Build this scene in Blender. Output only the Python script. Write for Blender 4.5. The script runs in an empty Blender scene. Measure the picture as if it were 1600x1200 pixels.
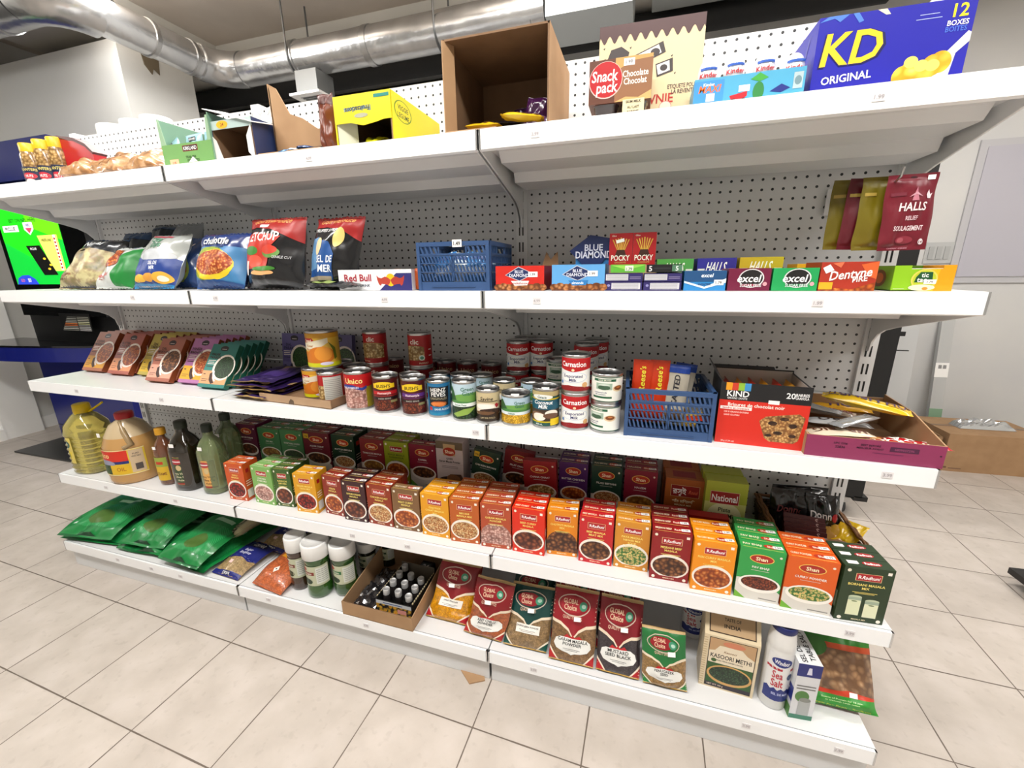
import bpy, math, random
from mathutils import Vector, Matrix, noise, geometry
random.seed(7)
S = bpy.context.scene
C = S.collection
V = Vector

# ------------------------------------------------------------------ camera
FPX = 648.07
CAM = V((2.3777, -1.0041, 1.2621))
YAW, PITCH, ROLL = 0.29471, -0.26555, -0.0128
_c, _s, _cp, _sp, _cr, _sr = math.cos(YAW), math.sin(YAW), math.cos(PITCH), math.sin(PITCH), math.cos(ROLL), math.sin(ROLL)
R0 = V((_c, _s, 0)); F0 = V((-_s*_cp, _c*_cp, _sp)); U0 = V((_s*_sp, -_c*_sp, _cp))
AX = R0*_cr + U0*_sr; BX = -R0*_sr + U0*_cr
cam = bpy.data.cameras.new('camera'); cam.sensor_width = 36; cam.lens = FPX/1600*36
cam.clip_start = .02; cam.clip_end = 100
co = bpy.data.objects.new('camera', cam); C.objects.link(co)
co.matrix_world = Matrix(((AX.x, BX.x, -F0.x, CAM.x), (AX.y, BX.y, -F0.y, CAM.y), (AX.z, BX.z, -F0.z, CAM.z), (0, 0, 0, 1)))
S.camera = co

def at(u, v, **k):
    """point of the place seen at photo pixel u,v on the plane x=, y= or z="""
    r = AX*((u-800)/FPX) - BX*((v-600)/FPX) + F0
    (a, val), = k.items(); i = 'xyz'.index(a)
    return CAM + r*((val-CAM[i])/r[i])
def pix(p):
    d = V(p)-CAM; f = d.dot(F0)
    return 800+FPX*d.dot(AX)/f, 600-FPX*d.dot(BX)/f
def hgt(p, v, dy=0., dz=1.):
    """length to walk from p along (0,dy,dz) until the photo row v is reached"""
    lo, hi = 0., .6
    for _ in range(40):
        m = (lo+hi)/2
        if pix((p[0], p[1]+dy*m, p[2]+dz*m))[1] > v: lo = m
        else: hi = m
    return lo

# ------------------------------------------------------------------ light and view
S.view_settings.view_transform = 'Standard'; S.view_settings.look = 'None'
S.view_settings.gamma = 1; S.view_settings.use_curve_mapping = False
S.view_settings.exposure = -.27
w = bpy.data.worlds.new('world'); S.world = w; w.use_nodes = True
w.node_tree.nodes['Background'].inputs[0].default_value = (.95, .97, 1, 1)
w.node_tree.nodes['Background'].inputs[1].default_value = .3
S.cycles.max_bounces = 8; S.cycles.diffuse_bounces = 4; S.cycles.glossy_bounces = 3
S.cycles.transmission_bounces = 6; S.cycles.transparent_max_bounces = 12
S.cycles.caustics_reflective = False; S.cycles.caustics_refractive = False
S.cycles.use_denoising = True

# ------------------------------------------------------------------ materials
def lin(h):
    if isinstance(h, str):
        h = h.lstrip('#'); h = [int(h[i:i+2], 16)/255 for i in (0, 2, 4)]
        return tuple(x/12.92 if x <= .04045 else ((x+.055)/1.055)**2.4 for x in h)
    return tuple(h)
MATS = {}
def new_mat(name):
    m = bpy.data.materials.new(name); m.use_nodes = True
    return m, m.node_tree, m.node_tree.nodes['Principled BSDF']
def mat(hexc, rough=.42, metal=0., spec=.5, coat=0., alpha=1., trans=0., emit=0.):
    k = (hexc, rough, metal, spec, coat, alpha, trans, emit)
    if k in MATS: return MATS[k]
    m, nt, b = new_mat('paint_' + str(hexc).strip('#'))
    c = lin(hexc)
    b.inputs['Base Color'].default_value = (*c, 1); b.inputs['Roughness'].default_value = rough
    b.inputs['Metallic'].default_value = metal; b.inputs['Specular IOR Level'].default_value = spec
    b.inputs['Coat Weight'].default_value = coat; b.inputs['Coat Roughness'].default_value = .08
    b.inputs['Alpha'].default_value = alpha; b.inputs['Transmission Weight'].default_value = trans
    if emit:
        b.inputs['Emission Color'].default_value = (*c, 1); b.inputs['Emission Strength'].default_value = emit
    MATS[k] = m; return m
def ramp(nt, cols, interp='LINEAR'):
    r = nt.nodes.new('ShaderNodeValToRGB'); r.color_ramp.interpolation = interp
    e = r.color_ramp.elements
    while len(e) < len(cols): e.new(.5)
    for i, (p, c) in enumerate(cols):
        e[i].position = p; e[i].color = (*lin(c), 1)
    return r
def food(name, cols, scale=110, kind='v', rough=.4, coat=0., bump=0.):
    """printed or real food texture: cells (v) or grain (n)"""
    if name in MATS: return MATS[name]
    m, nt, b = new_mat(name); L = nt.links
    tc = nt.nodes.new('ShaderNodeTexCoord')
    if kind == 'v':
        t = nt.nodes.new('ShaderNodeTexVoronoi'); t.inputs['Scale'].default_value = scale
        out = t.outputs['Distance']; t.inputs['Randomness'].default_value = .9
    else:
        t = nt.nodes.new('ShaderNodeTexNoise'); t.inputs['Scale'].default_value = scale; t.inputs['Detail'].default_value = 3
        out = t.outputs[0]
    dn = nt.nodes.new('ShaderNodeTexNoise'); dn.inputs['Scale'].default_value = scale*.5; L.new(tc.outputs['Object'], dn.inputs['Vector'])
    vm = nt.nodes.new('ShaderNodeVectorMath'); vm.operation = 'MULTIPLY_ADD'; L.new(dn.outputs['Color'], vm.inputs[0])
    vm.inputs[1].default_value = (1.1/scale,)*3; L.new(tc.outputs['Object'], vm.inputs[2]); L.new(vm.outputs[0], t.inputs['Vector'])
    n = len(cols); lo, hi = (.0, .62) if kind == 'v' else (.32, .66)
    r = ramp(nt, [(lo+(hi-lo)*i/(n-1), c) for i, c in enumerate(cols)], 'LINEAR')
    L.new(out, r.inputs[0])
    t2 = nt.nodes.new('ShaderNodeTexNoise'); t2.inputs['Scale'].default_value = scale*.35
    L.new(tc.outputs['Object'], t2.inputs['Vector'])
    mx = nt.nodes.new('ShaderNodeMix'); mx.data_type = 'RGBA'; mx.blend_type = 'MULTIPLY'
    r2 = ramp(nt, [(.3, '#b4b4b4'), (.6, '#ffffff')])
    L.new(t2.outputs[0], r2.inputs[0]); mx.inputs[0].default_value = .8
    L.new(r.outputs[0], mx.inputs[6]); L.new(r2.outputs[0], mx.inputs[7]); L.new(mx.outputs[2], b.inputs['Base Color'])
    b.inputs['Roughness'].default_value = rough; b.inputs['Coat Weight'].default_value = coat
    b.inputs['Coat Roughness'].default_value = .1
    if bump:
        bp = nt.nodes.new('ShaderNodeBump'); bp.inputs['Distance'].default_value = bump; bp.inputs['Strength'].default_value = .6
        L.new(out, bp.inputs['Height']); L.new(bp.outputs[0], b.inputs['Normal'])
    MATS[name] = m; return m
FOODS = {
 'f_curry': (['#ecae66', '#cc6c2a', '#8e3c16'], 100), 'f_stew': (['#b88450', '#85502c', '#452414'], 90),
 'f_meat': (['#b8744a', '#86432a', '#4c2014'], 75), 'f_rice': (['#f6ead0', '#e0bc80', '#a86434'], 190),
 'f_chick': (['#f6e8c0', '#dcc084', '#96703c'], 120), 'f_green': (['#5f8a3c', '#3a6326', '#1a3512'], 220),
 'f_spin': (['#4d7048', '#2c4a2a', '#142612'], 200), 'f_red': (['#d8452c', '#a02214', '#4a0f0a'], 110),
 'f_fry': (['#f0a850', '#c8641e', '#8a3510'], 100), 'f_soup': (['#d8b060', '#b8853a', '#8a5a22'], 90),
 'f_choc': (['#6a4a34', '#4a2c1c', '#2a160e'], 120), 'f_corn': (['#ffe27a', '#f2c030', '#b88a18'], 240),
 'f_bean': (['#b86a44', '#8a3c22', '#4a1c10'], 210), 'f_pink': (['#f0d8cc', '#d8aca0', '#a06e64'], 130),
 'f_oat': (['#e8c890', '#c89a5c', '#8a5a30'], 170), 'f_mac': (['#ffe88c', '#fbcc4c', '#e0a020'], 42),
 'f_salad': (['#c84a3a', '#e0d080', '#3f7030'], 160), 'f_almond': (['#d8a070', '#b0703c', '#6a3818'], 95),
 'f_camo': (['#d8cf9c', '#cfc592', '#a08a68', '#8c8458', '#5e5a3c'], 22, 'n'), 'f_pasta': (['#f2c888', '#d07a3a', '#9c3a1a'], 120),
 'f_fruit': (['#e85a2a', '#e8b83c', '#20242c'], 70), 'f_coco': (['#f6f2ea', '#d8cfc0', '#7c6a58'], 70),
 'f_dots': (['#fafafa', '#d0d0d0', '#8a8a8a'], 380),
}
def M(k):
    if not isinstance(k, str): return k
    if k in FOODS: return food(k, *FOODS[k])
    if k in NAMED: return NAMED[k]
    return mat(k)
NAMED = {}
def mk_card(name, c1, c2, scale=14, rough=.75):
    m, nt, b = new_mat(name); tc = nt.nodes.new('ShaderNodeTexCoord'); t = nt.nodes.new('ShaderNodeTexNoise'); t.inputs['Scale'].default_value = scale
    nt.links.new(tc.outputs['Object'], t.inputs['Vector']); r = ramp(nt, [(.35, c1), (.65, c2)]); nt.links.new(t.outputs[0], r.inputs[0])
    nt.links.new(r.outputs[0], b.inputs['Base Color']); b.inputs['Roughness'].default_value = rough; NAMED[name] = m
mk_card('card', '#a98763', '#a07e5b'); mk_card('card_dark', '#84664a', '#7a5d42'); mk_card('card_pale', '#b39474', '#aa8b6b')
NAMED['steel'] = mat('#b8b8b8', .28, 1.); NAMED['steel_dark'] = mat('#76787a', .35, 1.)
NAMED['shelf'] = mat('#dfe0e1', .33, spec=.5); NAMED['rail'] = mat('#f4f6f8', .35)
NAMED['groove'] = mat('#8a8f94', .5); NAMED['black'] = mat('#0c0c0e', .35); NAMED['foil'] = mat('#d0d2d4', .22, .9)
NAMED['sticker'] = mat('#f4f2f0', .5); NAMED['white'] = mat('#f2f2f0', .4)

# ------------------------------------------------------------------ text outlines
TXT = {}
def text_geo(s, bold=True):
    k = (s, bold)
    if k in TXT: return TXT[k]
    cu = bpy.data.curves.new('txt', 'FONT'); cu.body = s; cu.size = 1; cu.resolution_u = 2
    cu.align_x = 'CENTER'; cu.offset = .018 if bold else 0
    ob = bpy.data.objects.new('txt', cu); C.objects.link(ob)
    me = bpy.data.meshes.new_from_object(ob.evaluated_get(bpy.context.evaluated_depsgraph_get()))
    me.calc_loop_triangles()
    vs = [(v.co.x, v.co.y) for v in me.vertices]
    ts = [tuple(t.vertices) for t in me.loop_triangles]
    bpy.data.objects.remove(ob); bpy.data.curves.remove(cu); bpy.data.meshes.remove(me)
    if vs:
        x0 = min(v[0] for v in vs); x1 = max(v[0] for v in vs)
        cx = (x0+x1)/2; cap = .73
        vs = [((x-cx)/cap, y/cap-.5) for x, y in vs]; wd = (x1-x0)/cap
    else: wd = 1
    TXT[k] = (vs, ts, wd); return TXT[k]

# ------------------------------------------------------------------ mesh builder
class MB:
    def __init__(s): s.v = []; s.f = []; s.m = []; s.sm = []; s.mats = []
    def mi(s, m):
        m = M(m)
        if m not in s.mats: s.mats.append(m)
        return s.mats.index(m)
    def face(s, pts, m, smooth=False):
        n = len(s.v); s.v += [tuple(p) for p in pts]; s.f.append(tuple(range(n, n+len(pts)))); s.m.append(s.mi(m)); s.sm.append(smooth)
    def add(s, vs, fs, m, smooth=False):
        n = len(s.v); s.v += [tuple(p) for p in vs]; i = s.mi(m)
        for f in fs: s.f.append(tuple(n+k for k in f)); s.m.append(i); s.sm.append(smooth)
        return s
    def box(s, x0, y0, z0, x1, y1, z1, m, top=None, side=None, T=None):
        vs = [(x0, y0, z0), (x1, y0, z0), (x1, y1, z0), (x0, y1, z0), (x0, y0, z1), (x1, y0, z1), (x1, y1, z1), (x0, y1, z1)]
        if T: vs = [T @ V(p) for p in vs]
        for f, mm in (((0, 3, 2, 1), m), ((4, 5, 6, 7), top or m), ((0, 1, 5, 4), m), ((1, 2, 6, 5), side or m), ((2, 3, 7, 6), m), ((3, 0, 4, 7), side or m)):
            s.add(vs, [], mm); n = len(s.v)-8
            s.f.append(tuple(n+k for k in f)); s.m.append(s.mi(mm)); s.sm.append(False)
        return s
    def grid(s, P, nu, nv, m, smooth=True, wrap=False):
        vs = [P(i/nu, j/nv) for j in range(nv+1) for i in range(nu+1)]
        fs = [(j*(nu+1)+i, j*(nu+1)+i+1, (j+1)*(nu+1)+i+1, (j+1)*(nu+1)+i) for j in range(nv) for i in range(nu)]
        return s.add(vs, fs, m, smooth)
    def lathe(s, prof, m, seg=28, c=(0, 0), a0=0, sq=0., smooth=True, sx=1., sy=1.):
        """revolve (r,z); sq>0 squares the section"""
        vs = []; n = len(prof)
        for r, z in prof:
            for k in range(seg):
                a = a0+2*math.pi*k/seg; ca, sa = math.cos(a), math.sin(a)
                q = 1.
                if sq: q = 1/((abs(ca)**(2+sq*4)+abs(sa)**(2+sq*4))**(1/(2+sq*4)))
                vs.append((c[0]+r*q*ca*sx, c[1]+r*q*sa*sy, z))
        fs = [(j*seg+k, j*seg+(k+1) % seg, (j+1)*seg+(k+1) % seg, (j+1)*seg+k) for j in range(n-1) for k in range(seg)]
        s.add(vs, fs, m, smooth)
        if prof[0][0] > 1e-5: s.add(vs[:seg], [tuple(reversed(range(seg)))], m)
        if prof[-1][0] > 1e-5: s.add(vs[-seg:], [tuple(range(seg))], m)
        return s
    def tube(s, path, r, m, seg=10, closed=False, smooth=True):
        path = [V(p) for p in path]; n = len(path); rings = []; up = V((0, 0, 1)); prev = None
        for i, p in enumerate(path):
            a = path[(i-1) % n] if (i > 0 or closed) else p; b = path[(i+1) % n] if (i < n-1 or closed) else p
            d = (b-a).normalized()
            if prev is None: x = d.cross(up if abs(d.z) < .9 else V((1, 0, 0))).normalized()
            else: x = (prev-d*prev.dot(d)).normalized()
            prev = x; y = d.cross(x); rr = r[i] if isinstance(r, (list, tuple)) else r
            rings.append([p+(x*math.cos(2*math.pi*k/seg)+y*math.sin(2*math.pi*k/seg))*rr for k in range(seg)])
        vs = [q for g in rings for q in g]; nr = n if closed else n-1
        fs = [(j*seg+k, j*seg+(k+1) % seg, ((j+1) % n)*seg+(k+1) % seg, ((j+1) % n)*seg+k) for j in range(nr) for k in range(seg)]
        s.add(vs, fs, m, smooth)
        if not closed: s.add(rings[0], [tuple(reversed(range(seg)))], m); s.add(rings[-1], [tuple(range(seg))], m)
        return s
    def prism(s, poly, a, b, axis, m):
        """extrude a 2-D polygon between a and b along an axis"""
        def P(p, t): return {'x': (t, p[0], p[1]), 'y': (p[0], t, p[1]), 'z': (p[0], p[1], t)}[axis]
        n = len(poly); tris = geometry.tessellate_polygon([[V((p[0], p[1], 0)) for p in poly]])
        vs = [P(p, a) for p in poly]+[P(p, b) for p in poly]
        fs = [tuple(t) for t in tris]+[tuple(n+k for k in reversed(t)) for t in tris]+[(i, (i+1) % n, n+(i+1) % n, n+i) for i in range(n)]
        return s.add(vs, fs, m)
    def art(s, spec, mp, W, H, maxl=0, off0=.0004, step=.00008):
        """flat print: shapes given in 0..1 of a W x H panel, laid on a surface by mp(u,v,off)"""
        boxes = []
        for it in spec:
            kind, colr = it[0], None
            if kind == 'r': bb = it[1:5]
            elif kind == 'e': bb = (it[1]-it[3], it[2]-it[4], it[1]+it[3], it[2]+it[4])
            elif kind == 'p': bb = (min(q[0] for q in it[1]), min(q[1] for q in it[1]), max(q[0] for q in it[1]), max(q[1] for q in it[1]))
            else:
                hw = min(.5*.62*len(it[1])*it[4]*H/W, .5*(it[6] if len(it) > 6 else .9)); hv = it[4]*.7
                if len(it) > 8: hw, hv = max(hw, hv)*1.1, max(hw*W/H, hv)
                bb = (it[2]-hw, it[3]-hv, it[2]+hw, it[3]+hv)
            k = 1+max([l for l, q in boxes if q[0] < bb[2] and q[2] > bb[0] and q[1] < bb[3] and q[3] > bb[1]] or [0]); boxes.append((k, bb)); off = off0+step*k
            if kind == 'r':
                u0, v0, u1, v1, colr = it[1:6]; vs = [(u0*W, v0*H), (u1*W, v0*H), (u1*W, v1*H), (u0*W, v1*H)]; ts = [(0, 1, 2), (0, 2, 3)]
            elif kind == 'e':
                cu, cv, ru, rv, colr = it[1:6]; n = 24
                vs = [(cu*W, cv*H)]+[((cu+ru*math.cos(2*math.pi*i/n))*W, (cv+rv*math.sin(2*math.pi*i/n))*H) for i in range(n)]
                ts = [(0, i+1, (i+1) % n+1) for i in range(n)]
            elif kind == 'p':
                colr = it[2]; vs = [(a*W, b*H) for a, b in it[1]]
                ts = geometry.tessellate_polygon([[V((a, b, 0)) for a, b in vs]])
            elif kind == 't':
                txt, cu, cv, h, colr = it[1:6]; mw = it[6] if len(it) > 6 else .9; sh = it[7] if len(it) > 7 else 0; rot = it[8] if len(it) > 8 else 0
                g, ts, wd = text_geo(txt); sc = h*H; sx = sc
                if wd*sc > mw*W: sx = mw*W/wd
                cr, sr = math.cos(rot), math.sin(rot); vs = []
                for x, y in g:
                    X, Y = x*sx+sh*y*sc, y*sc; vs.append((cu*W+X*cr-Y*sr, cv*H+X*sr+Y*cr))
            if maxl:
                vs = list(vs); todo = list(ts); ts = []; mid = {}
                while todo:
                    a, b, c = todo.pop(); L = [(math.dist(vs[a], vs[b]), a, b, c), (math.dist(vs[b], vs[c]), b, c, a), (math.dist(vs[c], vs[a]), c, a, b)]
                    l, p, q, r = max(L)
                    if l <= maxl: ts.append((a, b, c)); continue
                    kk = (min(p, q), max(p, q))
                    if kk not in mid: mid[kk] = len(vs); vs.append(((vs[p][0]+vs[q][0])/2, (vs[p][1]+vs[q][1])/2))
                    mm = mid[kk]; todo += [(p, mm, r), (mm, q, r)]
            s.add([mp(u, v, off) for u, v in vs], ts, colr, bool(maxl))
        return s
    def build(s, name, parent=None, loc=None, rot=None, **tags):
        me = bpy.data.meshes.new(name); me.from_pydata(s.v, [], s.f)
        for m in s.mats: me.materials.append(m)
        me.polygons.foreach_set('material_index', s.m); me.polygons.foreach_set('use_smooth', s.sm)
        me.update(); o = bpy.data.objects.new(name, me); C.objects.link(o)
        if parent: o.parent = parent
        if loc is not None: o.location = loc
        if rot is not None: o.rotation_euler = rot
        for k, x in tags.items(): o[k] = x
        return o
def tag(o, label=None, cat=None, group=None, kind=None):
    if label: o['label'] = label
    if cat: o['category'] = cat
    if group: o['group'] = group
    if kind: o['kind'] = kind
    return o
def empty(name, loc, rot=(0, 0, 0)):
    o = bpy.data.objects.new(name, None); C.objects.link(o); o.location = loc; o.rotation_euler = rot; o.empty_display_size = .02
    return o
def kids(o): return [x for x in C.objects if x.parent == o]
def dup(o, loc, rot=None, label=None, parent=None):
    c = o.copy(); C.objects.link(c); c.location = loc
    if rot is not None: c.rotation_euler = rot
    if label: c['label'] = label
    if parent: c.parent = parent
    for ch in o.children:
        d = ch.copy(); C.objects.link(d); d.parent = c
        for g in ch.children: e = g.copy(); C.objects.link(e); e.parent = d
    return c
D2 = math.radians
def front_map(x0=0, z0=0, y=0): return lambda u, v, o: (x0+u, y-o, z0+v)
def top_map(w, d, h): return lambda u, v, o: (u, v, h+o)
def side_map(w, d, h): return lambda u, v, o: (w+o, u, v)
def lside_map(w, d, h): return lambda u, v, o: (-o, d-u, v)

Z4, Z3, Z2, Z1, Z0 = 1.2143, .8539, .4359, 1.5758, .132
DEP = .372

# ================================================================== the room
# big ceiling lamps; those over the rear aisle are added fill lights
def lamp(x, y, sx, sy, power, label, z=2.8):
    t = empty('ceiling_light', (x, y, z)); tag(t, label, 'ceiling light', 'ceiling light panels over the aisle')
    MB().box(-sx/2-.02, -sy/2-.02, -.03, sx/2+.02, sy/2+.02, 0, 'white').build('light_housing', t)
    MB().box(-sx/2, -sy/2, -.034, sx/2, sy/2, -.0305, mat('#fffaf2', .5, emit=2.2)).build('diffuser', t)
    l = bpy.data.lights.new('lamp_glow', 'AREA'); l.shape = 'RECTANGLE'; l.size = sx; l.size_y = sy; l.energy = power; l.color = (1, .985, .96)
    o = bpy.data.objects.new('lamp_glow', l); C.objects.link(o); o.parent = t; o.location = (0, 0, -.06)
    l2 = l.copy(); l2.energy = power*.75; o2 = bpy.data.objects.new('added_up_fill', l2); C.objects.link(o2); o2.parent = t; o2.location = (0, 0, .05); o2.rotation_euler = (math.pi, 0, 0)  # upward fill added to every fixture to brighten the ceiling
lamp(.6, -1.05, 1.2, .3, 50, 'long white ceiling light over the left end of the front aisle')
lamp(2.5, -1.05, 1.2, .3, 50, 'long white ceiling light over the middle of the front aisle')
lamp(4.4, -1.05, 1.2, .3, 32, 'long white ceiling light over the right end of the front aisle')
lamp(.9, .12, 1.2, .08, 13, 'slim white ceiling light above the left half of the shelves')

lamp(2.7, .12, 1.2, .08, 13, 'slim white ceiling light above the right half of the shelves')
lamp(-.3, .95, 1.2, .2, 30, 'added unseen fill light over the rear aisle, left')  # added out of view to brighten the back wall, duct and ceiling
lamp(1.9, 1.1, 1.2, .2, 30, 'added unseen fill light over the rear aisle, middle')  # added fill for the back wall behind the shelves
lamp(4.3, 1.0, 1.2, .2, 34, 'added unseen fill light over the rear aisle, right')  # added fill for the right background

gl = empty('added_fill_globe', (-1.6, -.6, 2.45)); tag(gl, 'added unseen white globe brightening the left wall', 'lamp')  # globe light added out of view to lift the dim left wall
MB().lathe([(.02, -.1), (.07, -.07), (.1, 0), (.07, .07), (.02, .1)], mat('#fffaf2', .5, emit=2.), 20).build('globe', gl)
MB().tube([(0, 0, .1), (0, 0, .58)], .006, 'black', 6).build('cord', gl)
pl = bpy.data.lights.new('left_wall_fill', 'POINT'); pl.energy = 34; pl.shadow_soft_size = .13; pl.color = (1, .985, .96)
po = bpy.data.objects.new('left_wall_fill', pl); C.objects.link(po); po.parent = gl; po.location = (0, 0, -.16)
def floor_mat():
    m, nt, b = new_mat('floor_tiles'); L = nt.links; N = nt.nodes
    tc = N.new('ShaderNodeTexCoord'); mp = N.new('ShaderNodeMapping'); mp.vector_type = 'TEXTURE'
    mp.inputs['Location'].default_value = (.134, -.1374, 0); mp.inputs['Rotation'].default_value = (0, 0, -.0277)
    mp.inputs['Scale'].default_value = (.3109, .308, 1)
    L.new(tc.outputs['Object'], mp.inputs[0])
    sp = N.new('ShaderNodeSeparateXYZ'); L.new(mp.outputs[0], sp.inputs[0])
    def mth(op, a, b=None):
        n = N.new('ShaderNodeMath'); n.operation = op
        for i, q in enumerate((a, b)):
            if q is None: continue
            if isinstance(q, (int, float)): n.inputs[i].default_value = q
            else: L.new(q, n.inputs[i])
        return n.outputs[0]
    def edge(c): f = mth('FRACT', c); return mth('MINIMUM', f, mth('SUBTRACT', 1., f))
    e = mth('MINIMUM', edge(sp.outputs[0]), edge(sp.outputs[1]))
    nz = N.new('ShaderNodeTexNoise'); nz.inputs['Scale'].default_value = 9; nz.inputs['Detail'].default_value = 5; L.new(tc.outputs['Object'], nz.inputs[0])
    thr = mth('ADD', mth('MULTIPLY', nz.outputs[0], .009), .0015)
    g = mth('LESS_THAN', e, thr)
    r = ramp(nt, [(.33, '#b5aca3'), (.5, '#bcb3aa'), (.68, '#c3bab2')]); L.new(nz.outputs[0], r.inputs[0])
    wn = N.new('ShaderNodeTexWhiteNoise'); fl = N.new('ShaderNodeVectorMath'); fl.operation = 'FLOOR'; L.new(mp.outputs[0], fl.inputs[0]); L.new(fl.outputs[0], wn.inputs[0])
    hs = N.new('ShaderNodeHueSaturation'); L.new(r.outputs[0], hs.inputs['Color'])
    L.new(mth('ADD', mth('MULTIPLY', wn.outputs[0], .07), .965), hs.inputs['Value'])
    n3 = N.new('ShaderNodeTexNoise'); n3.inputs['Scale'].default_value = 38; n3.inputs['Detail'].default_value = 4; L.new(tc.outputs['Object'], n3.inputs[0])
    r3 = ramp(nt, [(.32, '#9a928a'), (.42, '#ffffff')]); L.new(n3.outputs[0], r3.inputs[0])
    m1 = N.new('ShaderNodeMix'); m1.data_type = 'RGBA'; m1.blend_type = 'MULTIPLY'; m1.inputs[0].default_value = .12
    L.new(hs.outputs[0], m1.inputs[6]); L.new(r3.outputs[0], m1.inputs[7])
    mx = N.new('ShaderNodeMix'); mx.data_type = 'RGBA'; L.new(g, mx.inputs[0]); L.new(m1.outputs[2], mx.inputs[6]); mx.inputs[7].default_value = (*lin('#6a5f56'), 1)
    L.new(mx.outputs[2], b.inputs['Base Color']); b.inputs['Roughness'].default_value = .38
    bp = N.new('ShaderNodeBump'); bp.inputs['Distance'].default_value = .002; bp.invert = True; L.new(g, bp.inputs['Height']); L.new(bp.outputs[0], b.inputs['Normal'])
    return m
def wall_mat(name, c1, c2, scale=3., rough=.7, crack=None):
    m, nt, b = new_mat(name); N = nt.nodes; L = nt.links
    tc = N.new('ShaderNodeTexCoord'); nz = N.new('ShaderNodeTexNoise'); nz.inputs['Scale'].default_value = scale; nz.inputs['Detail'].default_value = 4
    L.new(tc.outputs['Object'], nz.inputs[0]); r = ramp(nt, [(.3, c1), (.7, c2)]); L.new(nz.outputs[0], r.inputs[0])
    L.new(r.outputs[0], b.inputs['Base Color']); b.inputs['Roughness'].default_value = rough
    return m
WM = wall_mat('wall_paint', '#c6c7c8', '#cdcdcb'); WL = wall_mat('wall_paint_light', '#d4d4d0', '#d9d9d6')
CM = wall_mat('ceiling_concrete', '#b5aa9e', '#c6bcb0', 2.2, .85)
def struct(name, mb, **k): return tag(mb.build(name), kind='structure')
struct('floor', MB().box(-2.6, -4.2, -.1, 6.2, 2.75, 0, floor_mat()))
struct('ceiling', MB().box(-2.6, -4.2, 3.03, 6.2, 2.75, 3.13, CM))
struct('wall_back', MB().box(-2.6, 2.6, 0, 6.2, 2.75, 3.03, WM))
struct('wall_right', MB().box(6.1, -4.2, 0, 6.2, 2.6, 3.03, WL))
struct('wall_front', MB().box(-2.6, -4.2, 0, 6.1, -4.1, 3.03, WL))
struct('wall_left', MB().box(-2.6, -4.1, 0, -2.5, 2.6, 3.03, WL))
# concrete downstand that frames the ceiling bay, its faces above the duct
struct('trim_1', MB().prism([(-1.9, -4.1), (-1.0, -4.1), (-1.0, 2.07), (6.1, 2.07), (6.1, 2.6), (-1.9, 2.6)], 2.84, 3.03, 'z', wall_mat('beam_concrete', '#bdb9af', '#c6c2b9', 2.)))
# drywall return that stops short of the duct, with the torn hole
o = MB().box(-2.5, 1.25, 0, -.9, 1.735, 2.72, WL)
o.prism([(1.39, 2.71), (1.50, 2.69), (1.49, 2.60), (1.455, 2.625), (1.44, 2.585), (1.40, 2.63)], -.9, -.894, 'x', mat('#6c604c', .8))
struct('wall_partition', o)
# door in the left wall with white frame and dark glass
dm = MB().box(-2.5, -.55, 0, -2.46, 1.03, 2.2, 'white').box(-2.46, .80, 0, -2.43, 1.03, 2.2, 'white').box(-2.46, -.55, 0, -2.42, .8, .09, 'white')
struct('door_1', dm)
dg = MB().box(-2.458, -.5, .12, -2.452, .74, 2.1, mat('#15191a', .08, spec=.6)).build('window_1'); tag(dg, kind='structure')
struct('baseboard_left', MB().box(-2.5, 1.05, 0, -2.485, 1.25, .1, 'white'))
struct('baseboard_back', MB().box(3.7, 2.585, 0, 6.1, 2.6, .09, mat('#c8c8c8')))

# ------------------------------------------------------------------ duct, pipes and register
def duct_mat():
    m, nt, b = new_mat('duct_metal'); N = nt.nodes; L = nt.links
    tc = N.new('ShaderNodeTexCoord'); nz = N.new('ShaderNodeTexNoise'); nz.inputs['Scale'].default_value = 7; L.new(tc.outputs['Object'], nz.inputs[0])
    r = ramp(nt, [(.3, '#b5b6b8'), (.7, '#d8d8d8')]); L.new(nz.outputs[0], r.inputs[0]); L.new(r.outputs[0], b.inputs['Base Color'])
    b.inputs['Metallic'].default_value = .9; b.inputs['Roughness'].default_value = .24
    n2 = N.new('ShaderNodeTexNoise'); n2.inputs['Scale'].default_value = 14; L.new(tc.outputs['Object'], n2.inputs[0])
    bp = N.new('ShaderNodeBump'); bp.inputs['Distance'].default_value = .01; bp.inputs['Strength'].default_value = .35
    L.new(n2.outputs[0], bp.inputs['Height']); L.new(bp.outputs[0], b.inputs['Normal']); return m
DM = duct_mat()
ZD = 2.675
duct = empty('air_duct', (.7, 1.76, ZD)); tag(duct, 'long round silver air duct bending along the ceiling above the shelves', 'air duct')
def elbow(c, a0, a1, R, n=7): return [(c[0]+R*math.cos(a0+(a1-a0)*i/n), c[1]+R*math.sin(a0+(a1-a0)*i/n), 0) for i in range(n+1)]
def rel(P): return [(p[0]-.7, p[1]-1.76, p[2]) for p in P]
MB().tube(rel([(-.42, 1.76, 0), (.5, 1.76, 0), (1.2, 1.75, 0), (1.78, 1.74, 0)]), .103, DM, 28).build('main_duct', duct)
MB().tube(rel(elbow((-.42, 1.56), math.pi/2, math.pi, .2)), .108, DM, 28).build('duct_elbow', duct)
MB().tube(rel([(-.62, 1.56, 0), (-.62, .98, 0)]), .098, DM, 28).build('duct_branch', duct)
MB().tube(rel(elbow((-.82, .98), 0, -math.pi/2, .2)), .118, DM, 28).build('duct_elbow', duct)
MB().tube(rel([(-.82, .78, 0), (-1.6, .78, 0), (-2.45, .78, 0)]), .118, DM, 28).build('duct_branch', duct)
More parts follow.
